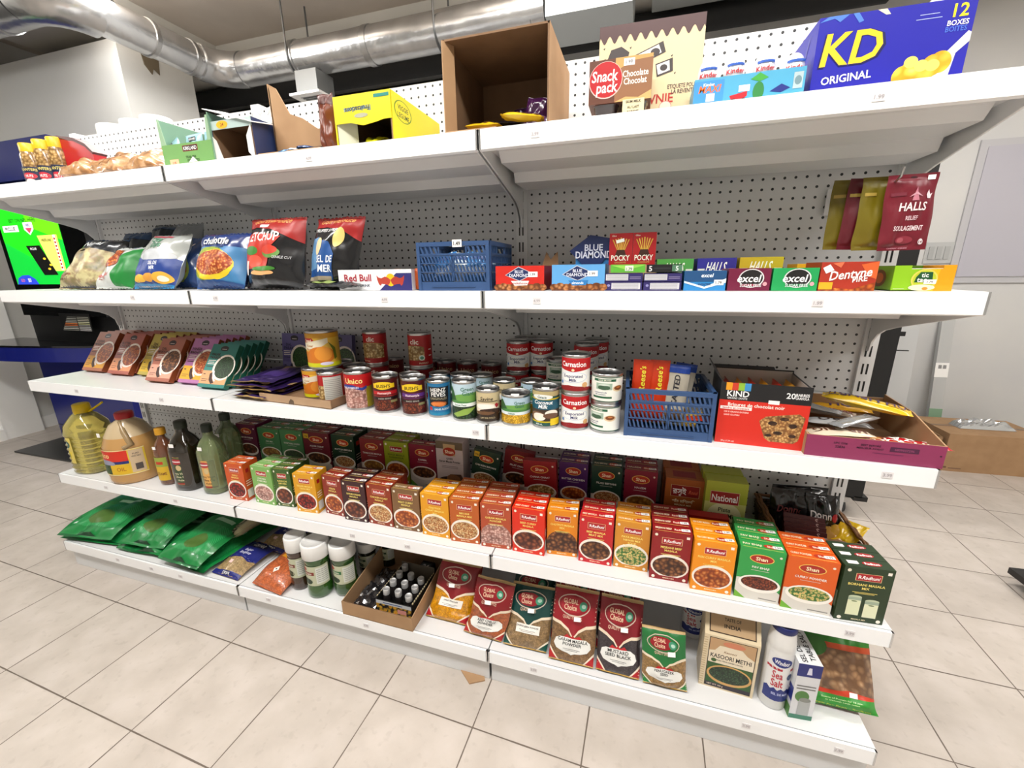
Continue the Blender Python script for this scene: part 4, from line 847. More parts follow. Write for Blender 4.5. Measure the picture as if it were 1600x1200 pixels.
# ------------------------------------------------------------------ folding plastic crates
def crate(loc, rz, W_, D_, H_, label, th=.006, c='#33507c'):
    t = empty('folding_crate', loc, (0, 0, rz)); tag(t, label, 'crate', 'blue folding crates'); cm = mat(c, .4)
    def panel(L, nm, T, front):
        m = MB()
        def bar(x0, z0, x1, z1, y0=0, y1=th): m.box(x0, y0, z0, x1, y1, z1, cm, T=T)
        def slat(xa, za, xb, zb, w_):
            vs = [(xa, 0, za), (xa+w_, 0, za), (xb+w_, 0, zb), (xb, 0, zb)]; vs += [(a, th, c_) for a, _, c_ in vs]
            m.add([T @ V(v) for v in vs], [(0, 1, 2, 3), (7, 6, 5, 4), (0, 4, 5, 1), (1, 5, 6, 2), (2, 6, 7, 3), (3, 7, 4, 0)], cm)
        e = .009; zf = .2*H_
        bar(0, 0, L, zf*.92); bar(0, H_-.011, L, H_, -.0015, th+.0015); bar(0, 0, e, H_, -.002, th); bar(L-e, 0, L, H_, -.002, th)
        bar(L*.2, zf*.35, L*.8, zf*.42, -.002, 0)
        rows = [(zf, zf+(H_-.011-zf)*.22), (zf+(H_-.011-zf)*.28, zf+(H_-.011-zf)*.47), (zf+(H_-.011-zf)*.53, zf+(H_-.011-zf)*.7)]
        zm = zf+(H_-.011-zf)*.74; bar(e, zm, L-e, zm+.005, -.001, th)
        for za, zb in rows:
            n = max(6, int(L/.0105)); pitch = (L-2*e)/n
            for k in range(n): slat(e+k*pitch+pitch*.55, za, e+k*pitch, zb, pitch*.42)
            if (za, zb) != rows[0]: bar(e, za-(H_*.022), L-e, za)
        bar(e, rows[2][1], L-e, zm); bar(L*.5-.004, zf, L*.5+.004, zm)
        # hand opening between two slotted corners
        for xa, xb in ((e, L*.3), (L*.7, L-e)):
            n = max(2, int((xb-xa)/.0105)); pitch = (xb-xa)/n
            for k in range(n): slat(xa+k*pitch+pitch*.5, zm+.005, xa+k*pitch, H_-.011, pitch*.45)
        bar(L*.3, zm+.005, L*.3+.004, H_-.011); bar(L*.7-.004, zm+.005, L*.7, H_-.011)
        return m.build(nm, t)
    panel(W_, 'front_panel', Matrix.Identity(4), 1)
    panel(W_, 'back_panel', Matrix.Translation((0, D_-th, 0)), 0)
    Rz = Matrix.Rotation(math.pi/2, 4, 'Z')
    panel(D_-2*th, 'side_panel', Matrix.Translation((th, th, 0)) @ Rz, 0)
    panel(D_-2*th, 'side_panel', Matrix.Translation((W_, th, 0)) @ Rz, 0)
    MB().box(th, th, .002, W_-th, D_-th, .006, cm).build('floor_panel', t)
    return t
p = at(974, 679.5, z=Z3); q = at(1113, 691.6, z=Z3); rz = math.atan2(q.y-p.y, q.x-p.x); Wc = (q-p).length-.002
crate(p, rz, Wc, .2, hgt(p, 607), 'blue slotted folding crate with chocolate bars on the third shelf')
def bar_pack(name, loc, rot, W_, H_, T_, base, art, label, group=None, cat='chocolate bar', seed=3):
    o = pouch(name, W_, H_, T_, base, art, loc, rot, seed=seed, wr=.0015, crimp=.06, sag=0, narrow=.02, nu=10, nv=20, square=.5); tag(o, label, cat, group); return o
RE = [('t', "Reese's", .5, .5, .2, '#e8d83c', .9, .15, math.pi/2), ('r', .1, .1, .9, .2, '#5c2c14')]
REa = [('r', 0, .35, 1, .42, '#c84a10'), ('e', .35, .62, .2, .06, '#f0ece0')]
def vtext(s, cu, cv, h, c, mw): return ('t', s, cu, cv, h, c, mw, .15, math.pi/2)
cz = Z3+.02
for k, (u, lb) in enumerate([(1000, 'orange peanut butter bar at the left of the crate'), (1027, 'orange peanut butter bar beside the first in the crate')]):
    a = at(u, 600, y=p.y+.055)
    bar_pack('chocolate_bar', (a.x+.002, p.y+.058+.004*k, cz), (D2(-4), D2(1), 0), .048, .165, .012, mat('#c03410', .3), [('r', 0, .02, 1, .1, '#a82c10'), vtext("Reese's", .5, .68, .09, '#e8d83c', 1.5)], lb, 'bars standing in the blue crate', seed=3+k)
for k, (u, dy, lb) in enumerate([(1054, .06, 'silver and blue chocolate bar standing in the crate'), (1061, .085, 'blue topped bar behind the silver bar in the crate')]):
    a = at(u, 600, y=p.y+.06)
    bar_pack('chocolate_bar', (a.x, p.y+dy, cz), (D2(-6), D2(4+k*3), 0), .052, .155-.0*k, .012, mat('#b0a898', .3), [('r', 0, .82, 1, 1, '#143c94'), ('r', .1, .1, .9, .3, '#7c5c3c'), vtext('SALTED', .45, .58, .09, '#2c2c34', 1.3)], lb, 'bars standing in the blue crate', seed=9+k)
for k in range(4):
    bar_pack('chocolate_bar', (p.x+.05+k*.035, p.y+.1+.01*k, Z3+.012+.008*k), (D2(88), 0, D2(80+k*11)), .04, .13, .012, mat(['#c8a030', '#c03410', '#d8b040', '#8c8478'][k], .3), None, ['golden bar lying lowest in the crate', 'orange bar lying second in the crate', 'yellow bar lying third in the crate', 'silver bar lying topmost of the flat bars in the crate'][k], 'bars lying in the blue crate', seed=20+k)

# ------------------------------------------------------------------ red and black granola bar carton
p = at(1116, 689.5, z=Z3); q = at(1254, 705, z=Z3); rz = math.atan2(q.y-p.y, q.x-p.x); W_ = (q-p).length; H_ = hgt(p, 595)
kd = empty('granola_bar_carton', p, (0, 0, rz)); tag(kd, 'red and black KIND granola bar carton with torn open top', 'carton')
spec = [('r', 0, 0, 1, .72, '#d02818'), ('r', 0, .72, 1, 1, '#17171a'), ('r', .06, .88, .13, 1, '#e89a20'), ('r', .13, .88, .2, 1, '#c83c28'), ('r', .2, .88, .27, 1, '#8cb83c'), ('r', .27, .88, .34, 1, '#3c8cc8'),
 ('t', 'KIND', .205, .83, .095, '#f4f4f4', .3), ('t', 'GRAINS SANTE', .2, .755, .03, '#e0e0e0', .28), ('t', '20', .78, .855, .09, '#f0f0f0', .1), ('t', 'BARRES', .9, .875, .045, '#f0f0f0', .14), ('t', 'GRANOLA', .9, .825, .04, '#f0f0f0', .14),
 ('t', 'Brisures de chocolat noir', .42, .655, .055, '#f8f0e8', .78), ('r', .02, .57, .38, .62, '#f4ece8'), ('t', 'tendre et croquant', .2, .595, .035, '#c03020', .34), ('t', '100 % GRAINS ENTIERS', .21, .53, .025, '#f4d8d0', .3), ('t', 'SANS GLUTEN', .16, .48, .025, '#f4d8d0', .2),
 ('p', [(.48, .42), (.55, .5), (.9, .58), (.97, .52), (.93, .15), (.88, .1), (.62, .1), (.56, .15)], 'f_oat'), ('e', .63, .4, .05, .035, 'f_choc'), ('e', .75, .48, .05, .03, 'f_choc'), ('e', .85, .38, .045, .035, 'f_choc'), ('e', .7, .25, .05, .03, 'f_choc'), ('e', .86, .22, .04, .03, 'f_choc'), ('e', .6, .2, .04, .025, 'f_choc'),
 ('t', '35 g (1.24 oz)', .15, .04, .025, '#f4d8d0', .25), ('r', .55, .7, .67, .76, 'sticker')]
m = MB().box(0, 0, 0, W_, .003, H_*.985, '#17171a').art(spec, front_map(), W_, H_*.985)
m.box(0, .16, 0, W_, .163, H_, '#1c1c1e').box(0, .003, 0, .003, .16, H_, '#1c1c1e').box(W_-.003, .003, 0, W_, .16, H_*.96, '#1c1c1e').box(0, 0, 0, W_, .163, .003, '#1c1c1e')
m.box(.0032, .1588, .01, W_-.0032, .1598, H_*.98, '#b8b0a8').box(.0032, .004, .01, .0042, .1585, H_*.98, '#b8b0a8').box(W_-.0042, .004, .01, W_-.0032, .1585, H_*.95, '#b8b0a8'); m.build('box_body', kd)
fl = MB().box(0, 0, 0, W_*.78, .002, .02, '#17171a').build('top_flap', kd, (.0, .163, H_-.002), (D2(-75), 0, 0))
fl = MB().box(0, 0, 0, .002, .15, .028, '#17171a').build('side_flap', kd, (0, .006, H_), (0, D2(-35), 0))
for k in range(6): bar_pack('granola_bar', p+V((.03+k*.028, .08, .006)), (0, 0, D2(90)), .1, .13, .018, mat(['#c8321c', '#d8a020'][k % 2], .3), None, ['granola bar inside the KIND carton, leftmost', 'granola bar inside the KIND carton, second from left', 'granola bar inside the KIND carton, third from left', 'granola bar inside the KIND carton, fourth from left', 'granola bar inside the KIND carton, fifth from left', 'granola bar inside the KIND carton, rightmost'][k], 'granola bars inside the KIND carton', 'granola bar', seed=30+k)

# ------------------------------------------------------------------ maroon candy tray
p = at(1256, 710, z=Z3); q = at(1472, 733, z=Z3); rz = math.atan2(q.y-p.y, q.x-p.x); W_ = (q-p).length; H_ = hgt(p, 678)
ct = empty('candy_tray', p, (0, 0, rz)); tag(ct, 'maroon cardboard display tray full of mixed chocolate bars', 'tray')
spec = [('t', 'UPC 2306', .26, .72, .09, '#3a1430', .12), ('t', '22836', .26, .55, .11, '#3a1430', .13), ('t', 'BEST BEFORE', .48, .74, .09, '#3a1430', .2), ('t', 'MEILLEUR AVANT', .48, .6, .09, '#3a1430', .22), ('r', .62, .55, .82, .76, '#4a1a3c'), ('t', '6809037296', .72, .655, .1, '#8c3c64', .18), ('r', .5, .4, .72, .43, '#6a2450'), ('e', .97, .55, .008, .03, '#2a1020')]
MB().box(0, 0, 0, W_, .003, H_, '#8a3058', 'card').art(spec, front_map(), W_, H_).build('front_wall', ct)
TD = .27
MB().box(0, TD-.003, 0, W_, TD, .075, 'card').build('back_wall', ct); MB().box(.003, .003, 0, W_-.003, TD-.003, .003, 'card_dark').build('bottom', ct)
for x in (0, W_-.003): MB().prism([(.003, 0), (TD-.003, 0), (TD-.003, .085), (TD*.5, .08), (.003, H_)], x, x+.003, 'x', 'card').build('side_wall', ct)
rr = random.Random(5)
def lying_bar(loc, yaw, pitch, L, W, T, base, art, label, roll=0, seed=1):
    # bar lies flat: its front faces up
    o = pouch('chocolate_bar', W, L, T, base, art, loc, (0, 0, 0), seed=seed, wr=.002, crimp=.07, sag=0, narrow=.03, nu=10, nv=20, square=.4, zig=.002)
    o.rotation_euler = (Matrix.Rotation(yaw, 3, 'Z') @ Matrix.Rotation(D2(-90)+pitch, 3, 'X')).to_euler(); tag(o, label, 'chocolate bar', 'bars in the maroon tray'); return o
def hb(base, txt, tcl, extra=()): return [*extra, ('t', txt, .5, .5, .16, tcl, 2.9, 0, math.pi/2)]
ez = Z3
bars = [(.02, .10, .022, 92, '#b87830', 'CRUNCHIE', '#6a2c14', 'tan bar lying lowest at the left of the maroon tray'), (.09, .07, .020, 88, '#c89050', 'MR. BIG', '#7c3018', 'tan striped bar in the front middle of the maroon tray'), (.05, .14, .034, 84, '#a8a8a8', 'AERO', '#3c2c24', 'dull silver bar second layer of the maroon tray'),
 (.13, .03, .026, 82, '#c01c1c', 'KIT KAT', '#f4e8e0', 'red wafer bar at the front right of the maroon tray'), (.16, .06, .024, 86, '#b81820', 'KIT KAT', '#f4e8e0', 'second red wafer bar deeper in the maroon tray'), (.015, .06, .04, 96, '#d8c8b0', 'MR. BIG', '#5a2c18', 'cream bar topmost at the left front of the maroon tray'),
 (.03, .17, .048, 70, '#c8b8a8', 'WUNDER', '#8c1c1c', 'pale bar with dark red letters at the back left of the tray'), (.08, .21, .05, 76, '#d8a018', 'OH', '#2c1450', 'yellow bar end poking up at the back of the maroon tray')]
for i, (dx, dy, dz, yw, c_, tx, tc_, lb) in enumerate(bars):
    lying_bar(p+V((dx+.13, dy, dz)), D2(yw), 0, .13, .038, .016, mat(c_, .25), hb(c_, tx, tc_), lb, seed=40+i)
lying_bar(p+V((.235, .105, .082)), D2(68), D2(6), .17, .046, .024, mat('#e0b818', .22), hb('', 'OH HENRY!', '#3c1450', [('r', .2, .12, .8, .3, '#c89c10')]), 'yellow Oh Henry bar lying on top of the pile in the maroon tray', seed=60)
lying_bar(p+V((.17, .12, .066)), D2(125), D2(-3), .13, .032, .012, mat('#b8bcc0', .2, .6), None, 'shiny silver wrapper crossing the top of the maroon tray', seed=61)
lying_bar(p+V((.12, .15, .058)), D2(60), D2(4), .12, .03, .012, mat('#ccd0d4', .2, .6), None, 'second silver wrapper under the first in the maroon tray', seed=62)

# ================================================================== meal sleeves on the left of the third shelf
def meal_spec(base, low, fd, l1, l2, dark='#3a1c14'):
    return [('r', 0, 0, 1, .37, low), ('r', 0, 0, 1, .07, base), ('e', .72, .46, .4, .3, '#ece0d4'), ('r', .98, 0, 1.0, 1, base), ('e', .74, .46, .34, .255, fd), ('p', [(.3, .3), (.38, .34), (.44, .2), (.56, .1), (.46, .07), (.34, .16)], dark), ('p', [(.4, .36), (.45, .37), (.5, .22), (.6, .14), (.54, .13), (.45, .21)], '#e8e0e0'),
      ('e', .5, .9, .15, .06, '#241c20'), ('r', .37, .85, .63, .91, '#241c20'), ('r', .41, .875, .59, .89, '#c8bcb8'), ('t', l1, .27, .755, .06, dark, .4), ('t', l2, .28, .68, .065, dark, .48), ('r', .06, .6, .34, .615, '#f0e4dc'), ('r', .06, .56, .3, .575, '#f0e4dc'), ('r', .06, .52, .34, .535, '#f0e4dc'), ('r', .06, .46, .32, .475, dark), ('r', .06, .28, .14, .3, dark), ('r', .06, .17, .3, .18, dark), ('r', .06, .13, .26, .14, dark)]
GM = 'Indian meal sleeves leaning back on the third shelf'
meals = [(148, 578, 186, 585, 513, '#a8664c', '#d89c34', 'f_curry', 'CHANA', 'MASALA', 2, 'clay brown meal sleeve at the far left of the third shelf'),
 (168.5, 586.6, 210, 590, 516, '#a85a4c', '#dc9468', 'f_fry', 'BUTTER', 'CHICKEN', 3, 'rosy brown meal sleeve with chunky curry, second from the left'),
 (216, 588.6, 254, 595, 522, '#b8a448', '#e0b830', 'f_curry', 'DAL', 'TADKA', 3, 'mustard yellow meal sleeve between two reddish ones'),
 (227.7, 598, 273, 602, 533, '#a86450', '#e0a088', 'f_stew', 'DAL', 'MAKHANI', 3, 'reddish meal sleeve with dark swirled lentils'),
 (278.5, 601, 318, 607, 531.6, '#b070a4', '#e0a420', 'f_pasta', 'PANEER', 'MAKHANI', 4, 'pink purple meal sleeve with orange paneer'),
 (309, 608, 357, 614, 542, '#2c7c74', '#d8a070', 'f_spin', 'PALAK', 'PANEER', 5, 'teal meal sleeve with white cheese cubes')]
LA = 34
for uL, vL, uR, vR, vt, base, low, fd, l1, l2, n, lb in meals:
    pL = at(uL, vL, z=Z3); pR = at(uR, vR, z=Z3); W_ = .128; a = D2(LA)
    H_ = min(hgt(pL, vt, math.sin(a), math.cos(a)), .185)
    yb = min(pL.y, .16); T_ = .02
    z_ = Z3+.0005+0
    for k in range(1):
        o = carton('meal_sleeve', W_, T_, H_, base, meal_spec(base, low, fd, l1, l2), (pL.x, yb, z_+T_*math.sin(a)*0), 0, -a, side='#8a4424' if base != '#2c7c74' else '#1c5c48')
    # rotating about x by -a tips the top towards the wall; the back lower edge stays on the deck
    tag(o, lb+', '+ORD[0], 'meal sleeve', GM)
    o.location.z = Z3+.0006+T_*math.sin(a)
    n = min(5, 1+int((.368-H_*math.sin(a)-yb)/.0268))
    for k in range(1, n):
        dup(o, V((pL.x+.003*k, min(yb+.0268*k, .372-H_*math.sin(a)), o.location.z+.0)), None, lb+', '+ORD[k])
# upright purple sleeves behind the mango can, and more backs against the panel
for i, (u, vt, y) in enumerate([(432, 520, .30), (500, 522, .31)]):
    x = at(u, vt, y=y).x; H_ = min(at(u, vt, y=y).z-Z3, .18)
    o = carton('meal_sleeve', .125, .02, H_, '#5c5488', meal_spec('#5c5488', '#6c6498', 'f_green', 'DAL', 'PALAK', '#1c1838'), (x, y, Z3+.001), 0, D2(-8)); tag(o, ['slate purple meal sleeve left of the mango can', 'slate purple meal sleeve right of the mango can'][i], 'meal sleeve', GM)
for i, (u, c_, lb) in enumerate([(190, '#a05c3c', 'brown meal sleeve standing at the very back left'), (262, '#9c5058', 'dusty pink meal sleeve at the back, left of three'), (300, '#9c5450', 'dusty pink meal sleeve at the back, middle of three'), (338, '#a46440', 'orange brown meal sleeve at the back, right of three')]):
    x = at(u, 515, y=.33).x
    o = carton('meal_sleeve', .1, .018, .155, c_, [('e', .5, .88, .12, .05, '#241c20'), ('e', .7, .45, .28, .28, 'f_curry')], (x, .345-.0, Z3+.001), 0, D2(-4)); tag(o, lb, 'meal sleeve', GM)
# flat heap of purple snack pouches
px0 = at(352, 618, y=.03)
for k in range(5):
    z = Z3+.008+.0125*k
    o = pouch('snack_pouch', .15, .24, .012, mat('#2c1c50', .3), [('r', .2, .5, .8, .8, '#3c2868'), ('p', [(.5, .9), (.3, .7), (.7, .7)], '#7c5c9c'), ('r', .02, .0, .98, .08, '#a88c58'), ('r', .1, .3, .9, .32, '#8c78b0')], V((at(400, 620, y=.03).x-.02+.008*((k*7) % 3), .012+.006*((k*5) % 3), z)), (0, 0, D2(-4+3*k)), path=[(0, .004), (.08, .0), (.24, .002)], back=mat('#a88c60', .35), seed=70+k, wr=.006, sag=0, crimp=.08)
    tag(o, ['lowest purple pouch of the flat heap', 'second lowest purple pouch of the flat heap', 'middle purple pouch of the flat heap', 'second highest purple pouch of the flat heap', 'top purple pouch of the flat heap with tan edge'][k], 'pouch', 'purple pouches lying in a heap')

# ================================================================== oils on the left of the fourth shelf
def glass(hexc, rough=.06, alpha=None): return mat(hexc, rough, trans=.82, spec=.5)
def liquid(h, r=.1): return mat(h, r, trans=.45, coat=.6)
def spot(uL, uR, vb, z):
    uc = (uL+uR)/2; p = at(uc, vb, z=z); d = p-CAM; dh = V((d.x, d.y, 0)).normalized(); r = (uR-uL)/2/FPX*(d.dot(F0)+.03)
    return p+dh*r, r, p
c_, r, p = spot(133, 182, 738, Z2); h = hgt(p, 645)
t = empty('oil_jug', c_, (0, 0, D2(12))); tag(t, 'big clear jug of pale yellow oil with yellow cap at the shelf end', 'oil jug')
B = mat('#f6e678', .05, trans=.75, coat=.6)
pr = [(r*.8, 0), (r*.95, .004), (r, .012)]
for k in range(8): z = .02+k*h*.075; pr += [(r*.94, z), (r*1.01, z+h*.03), (r*1.01, z+h*.045)]
pr += [(r*1.0, h*.66), (r*.92, h*.78), (r*.55, h*.92), (r*.33, h*.97), (r*.33, h)]
MB().lathe(pr, B, 36, sq=.25).build('bottle', t)
MB().lathe([(r*.42, h*.96), (r*.43, h*1.0), (r*.41, h*1.09), (r*.36, h*1.1), (0, h*1.1)], mat('#d8b800', .35), 24).build('cap', t)
MB().tube([(0, -r*.4, h*.95), (-r*.45, 0, h*.94), (0, r*.4, h*.95), (r*.45, 0, h*.97), (r*.9, .02, h*1.06), (r*1.15, .02, h*1.1)], .0045, mat('#e0c200', .35), 6).build('carry_ring', t)
def wrapart(m, R_, W_, H_, z0, spec, a0=0, maxl=.01, off0=.001):
    def mp(u, v, o): a = a0+(u/W_-.5)*W_/R_; return ((R_+o)*math.sin(a), -(R_+o)*math.cos(a), z0+v)
    return m.art(spec, mp, W_, H_, maxl=maxl, off0=off0, step=.0002)
wrapart(MB(), r*1.02, r*1.1, h*.42, h*.2, [('r', 0, 0, 1, 1, '#d8c460'), ('e', .5, .74, .4, .17, '#1c5048'), ('r', .3, .72, .7, .76, '#e8e8d0'), ('p', [(.2, .5), (.9, .45), (.8, .2), (.3, .1)], '#e8d030'), ('e', .55, .3, .2, .12, '#a8a020')], a0=-.6, off0=.003).build('label', t)
c_, r, p = spot(188, 256, 753, Z2); h = hgt(p, 657)
t = empty('juice_jug', c_, (0, 0, D2(5))); tag(t, 'large translucent Unico jug with red cap and amber liquid', 'jug')
B2 = mat('#d0a060', .2, trans=.25, coat=.5)
MB().lathe([(r*.9, 0), (r*.98, .006), (r, .02), (r, h*.55), (r*.97, h*.6), (r*.86, h*.72)], B2, 40).build('liquid_body', t)
MB().lathe([(r*.86, h*.72), (r*.6, h*.88), (r*.3, h*.95), (r*.29, h*.98)], mat('#dcc49c', .25, trans=.3, coat=.4), 40).build('shoulder', t)
MB().tube([(r*.1, -r*.3, h*.93), (r*.55, -r*.55, h*.8), (r*.78, -r*.55, h*.62), (r*.6, -r*.78, h*.58)], [.008, .010, .012, .009], mat('#b89c70', .25, trans=.4, coat=.4), 10).build('handle', t)
MB().lathe([(r*.33, h*.965), (r*.34, h*1.04), (r*.3, h*1.06), (0, h*1.06)], mat('#a81c20', .35), 24).build('cap', t)
m = MB(); wrapart(m, r*1.004, r*2.3, h*.40, h*.16, [('r', 0, 0, 1, 1, '#d8b838'), ('r', 0, .55, .74, 1, '#cc2c18'), ('r', 0, .45, .74, .56, '#1c2c6c'), ('e', .32, .48, .2, .14, '#8c90a8'), ('t', 'Unico', .27, .8, .2, '#e8d48c', .36), ('r', 0, .05, .42, .42, 'f_green'), ('r', .42, .05, .74, .42, '#d8b020'), ('t', 'OIL', .6, .25, .15, '#a86c10', .15), ('r', .76, .06, .97, .95, '#c8b090'), ('r', .82, .15, .93, .4, '#4c4440'), ('t', 'PURE', .86, .8, .06, '#4c4440', .14), ('t', 'VEGETABLE', .86, .7, .06, '#4c4440', .14), ('r', 0, 0, 1, .03, '#e8d8a0'), ('r', 0, .97, 1, 1, '#e8d8a0')], a0=.2).build('label', t)
MB().box(-r*.55, -r*.86, h*.74, -r*.4, -r*.84, h*.8, 'sticker').build('price_sticker', t)
def bottle(uL, uR, vb, vt, cap, body, label, lab, sq=.0, capr=.42, neck=.78, name='oil_bottle', z=Z2, lc='#e0c890', a0=.1, capm=None):
    c_, r, p = spot(uL, uR, vb, z); h = hgt(p, vt)
    t = empty(name, c_, (0, 0, D2(8))); tag(t, label, 'bottle')
    MB().lathe([(r*.85, 0), (r*.98, .004), (r, .012), (r, h*(neck-.22)), (r*.96, h*(neck-.14)), (r*.7, h*(neck-.03)), (r*.36, h*(neck+.05)), (r*.32, h*.93)], body, 36, sq=sq).build('glass_body', t)
    MB().lathe([(r*capr, h*.89), (r*capr, h*.985), (r*(capr-.04), h), (0, h)], capm or mat(cap, .45), 22).build('cap', t)
    if lab:
        m = MB(); wrapart(m, r*1.01, r*1.5, h*.42, h*.1, lab, a0=a0); m.build('label', t)
    MB().box(-r*.35, -r*.98, h*(neck-.12), r*.05, -r*.95, h*(neck-.07), 'sticker').build('price_sticker', t)
    return t
bottle(257, 284.5, 757, 672, '#c8901c', mat('#74452c', .12, trans=.3, coat=1.), 'small brown sesame oil bottle with yellow label and amber cap', [('r', 0, 0, 1, 1, '#d0a824'), ('r', 0, .6, 1, 1, '#90a040'), ('r', .25, .7, .75, .82, '#c03018'), ('t', 'SESAME', .5, .3, .12, '#6c3818', .7)], capr=.5)
LB = lambda bg, fg: [('r', 0, 0, 1, 1, '#a8864c'), ('r', .04, .02, .96, .98, bg), ('r', .08, .04, .92, .96, bg), ('e', .4, .84, .38, .1, '#a82c34'), ('r', .15, .82, .65, .86, '#e8d8d8'), ('e', .5, .62, .14, .1, '#c8b080'), ('t', 'Extra Virgin', .5, .42, .08, fg, .8), ('t', 'Olive Oil', .5, .3, .08, fg, .7), ('t', 'Huile', .5, .18, .07, fg, .5), ('r', .04, .02, .96, .08, '#8c2420')]
bottle(286, 325, 765, 662, '#1c2418', mat('#1c1408', .1, trans=.1, coat=1.), 'dark brown olive oil bottle with green label', LB('#2c4424', '#d8d0b0'), sq=.3)
bottle(328, 362, 771, 667, '#1c2820', mat('#b4c88c', .05, trans=.75, coat=.6), 'clear green olive oil bottle with orange label in front', LB('#d8a458', '#5c3018'), sq=.3)
bottle(352, 386, 742, 650, '#1c2820', mat('#a0b884', .06, trans=.75, coat=.6), 'green glass bottle standing behind the orange labelled bottle', None, sq=.3)

# ================================================================== base shelf
# green rice bags with folded handle flaps
GR = mat('#0c7a38', .38, coat=.3); GR2 = '#2c9c54'
gspec = [('r', .08, .18, .92, .56, 'f_greenhatch'), ('e', .5, .34, .2, .12, '#4c6c2c'), ('r', .3, .6, .75, .64, '#a8d0b0'), ('r', .42, .68, .62, .7, '#a8d0b0'), ('p', [(.33, .055), (.42, .095), (.58, .095), (.67, .055), (.6, .05), (.4, .05)], '#06351a'), ('r', .1, .2, .17, .24, '#e8f0e8')]
m_, nt, b = new_mat('f_greenhatch'); N = nt.nodes; L = nt.links
tc = N.new('ShaderNodeTexCoord'); wv = N.new('ShaderNodeTexWave'); wv.bands_direction = 'DIAGONAL'; wv.inputs['Scale'].default_value = 90; L.new(tc.outputs['Object'], wv.inputs[0])
rp = ramp(nt, [(.45, '#0c7a38'), (.55, '#2f9e58')]); L.new(wv.outputs[0], rp.inputs[0]); L.new(rp.outputs[0], b.inputs['Base Color']); b.inputs['Roughness'].default_value = .4; NAMED['f_greenhatch'] = m_
def green_bag(u0, u1, v, y, z, label, yaw=0, seed=1, W_=None, zb=0., flapz=-.034):
    a = at(u0, v, y=y); b_ = at(u1, v, y=y); W_ = W_ or (b_.x-a.x); xc = (a.x+b_.x)/2
    L_ = .37
    # path: flap tip at the front droops over the edge, body lies on the deck
    path = [(0, flapz), (.05, flapz*.35), (.10, .0), (.20, .004), (.30, .002), (.39, -.012)]
    o = pouch('rice_bag', W_, L_, .038, GR, gspec, (xc, y, z), (0, 0, D2(yaw)), path=path, back=mat('#0a5c2c', .4), seed=seed, wr=.011, crimp=.06, sag=0, narrow=.05, nu=22, nv=36)
    # the wide front crimp is the carrying flap
    tag(o, label, 'bag', 'green rice bags on the base shelf'); return o
zb = Z0+.021
green_bag(104, 182, 845, -.035, zb, 'green bag lying lowest at the far left of the base shelf', 6, 1, flapz=-.008)
green_bag(185, 262, 862, -.03, zb, 'green bag lying lowest, middle of three on the base shelf', 2, 2, flapz=-.008)
green_bag(262, 320, 882, -.04, zb, 'green bag lying lowest on the right, its corner by the Cedar bag', -6, 3, flapz=-.008)
green_bag(97, 160, 828, -.045, zb+.05, 'green bag on top at the far left with dark handle slit', 8, 4)
green_bag(181, 240, 826, -.02, zb+.051, 'green bag on top in the middle with handle slit', 6, 5)
green_bag(240, 302, 858, -.06, zb+.052, 'green bag on top at the right with bright hatched print', -2, 6)
# cream rice bag wedged beside them
o = pouch('rice_bag', .15, .36, .05, mat('#b8ac88', .4), [('t', 'NION', .5, .3, .2, '#241c10', 1.9, 0, math.pi/2), ('r', .0, .7, 1, .74, '#7c6c40')], (at(352, 868, y=.06).x+.0, .1, Z0+.07), (0, D2(-30), D2(-4)), path=[(0, 0), (.12, .01), (.34, 0)], seed=8, wr=.004, sag=0); tag(o, 'cream rice bag with big black letters wedged beside the green bags', 'bag')
CE = '#1c2474'
def cedar(label, loc, yaw, seed, L_=.2):
    o = pouch('bulgur_bag', .14, L_, .034, food('f_bulgur', ['#c8b088', '#b09468', '#94784c'], 320, 'n', rough=.3, coat=.6), [('p', [(0, .4), (.06, .42), (.1, .92), (.18, .86), (.26, .94), (.34, .88), (.5, .93), (.66, .86), (.8, .93), (.92, .88), (1, .9), (1, .42), (.8, .38), (.5, .42), (.2, .37)], CE), ('r', 0, .0, 1, .13, CE), ('e', .55, .78, .26, .1, '#0c1048'), ('t', 'CEDAR', .55, .78, .1, '#f0f0f0', .42), ('t', 'Bulgur', .5, .6, .06, '#d8d8f0', .4), ('t', 'Boulghour', .5, .52, .06, '#d8d8f0', .4), ('e', .5, .08, .16, .05, '#0c1048'), ('t', 'CEDAR', .5, .08, .06, '#f0f0f0', .28), ('r', .3, .26, .42, .32, '#e8c8c0')], loc, (0, 0, D2(yaw)), path=[(0, -.014), (.06, .0), (.13, .004), (.195, -.004)], seed=seed, wr=.004, sag=0, crimp=.05, rough=.25)
    tag(o, label, 'bag', 'Cedar bulgur bags'); return o
cedar('Cedar bag with navy label lying at the front edge of the base shelf', (at(349, 897, z=Z0+.01).x+.01, -.032, Z0+.019), -3, 11)
cedar('second Cedar bag with navy label lying behind the first', (at(412, 862, z=Z0+.03).x, .13, Z0+.024), -4, 12)
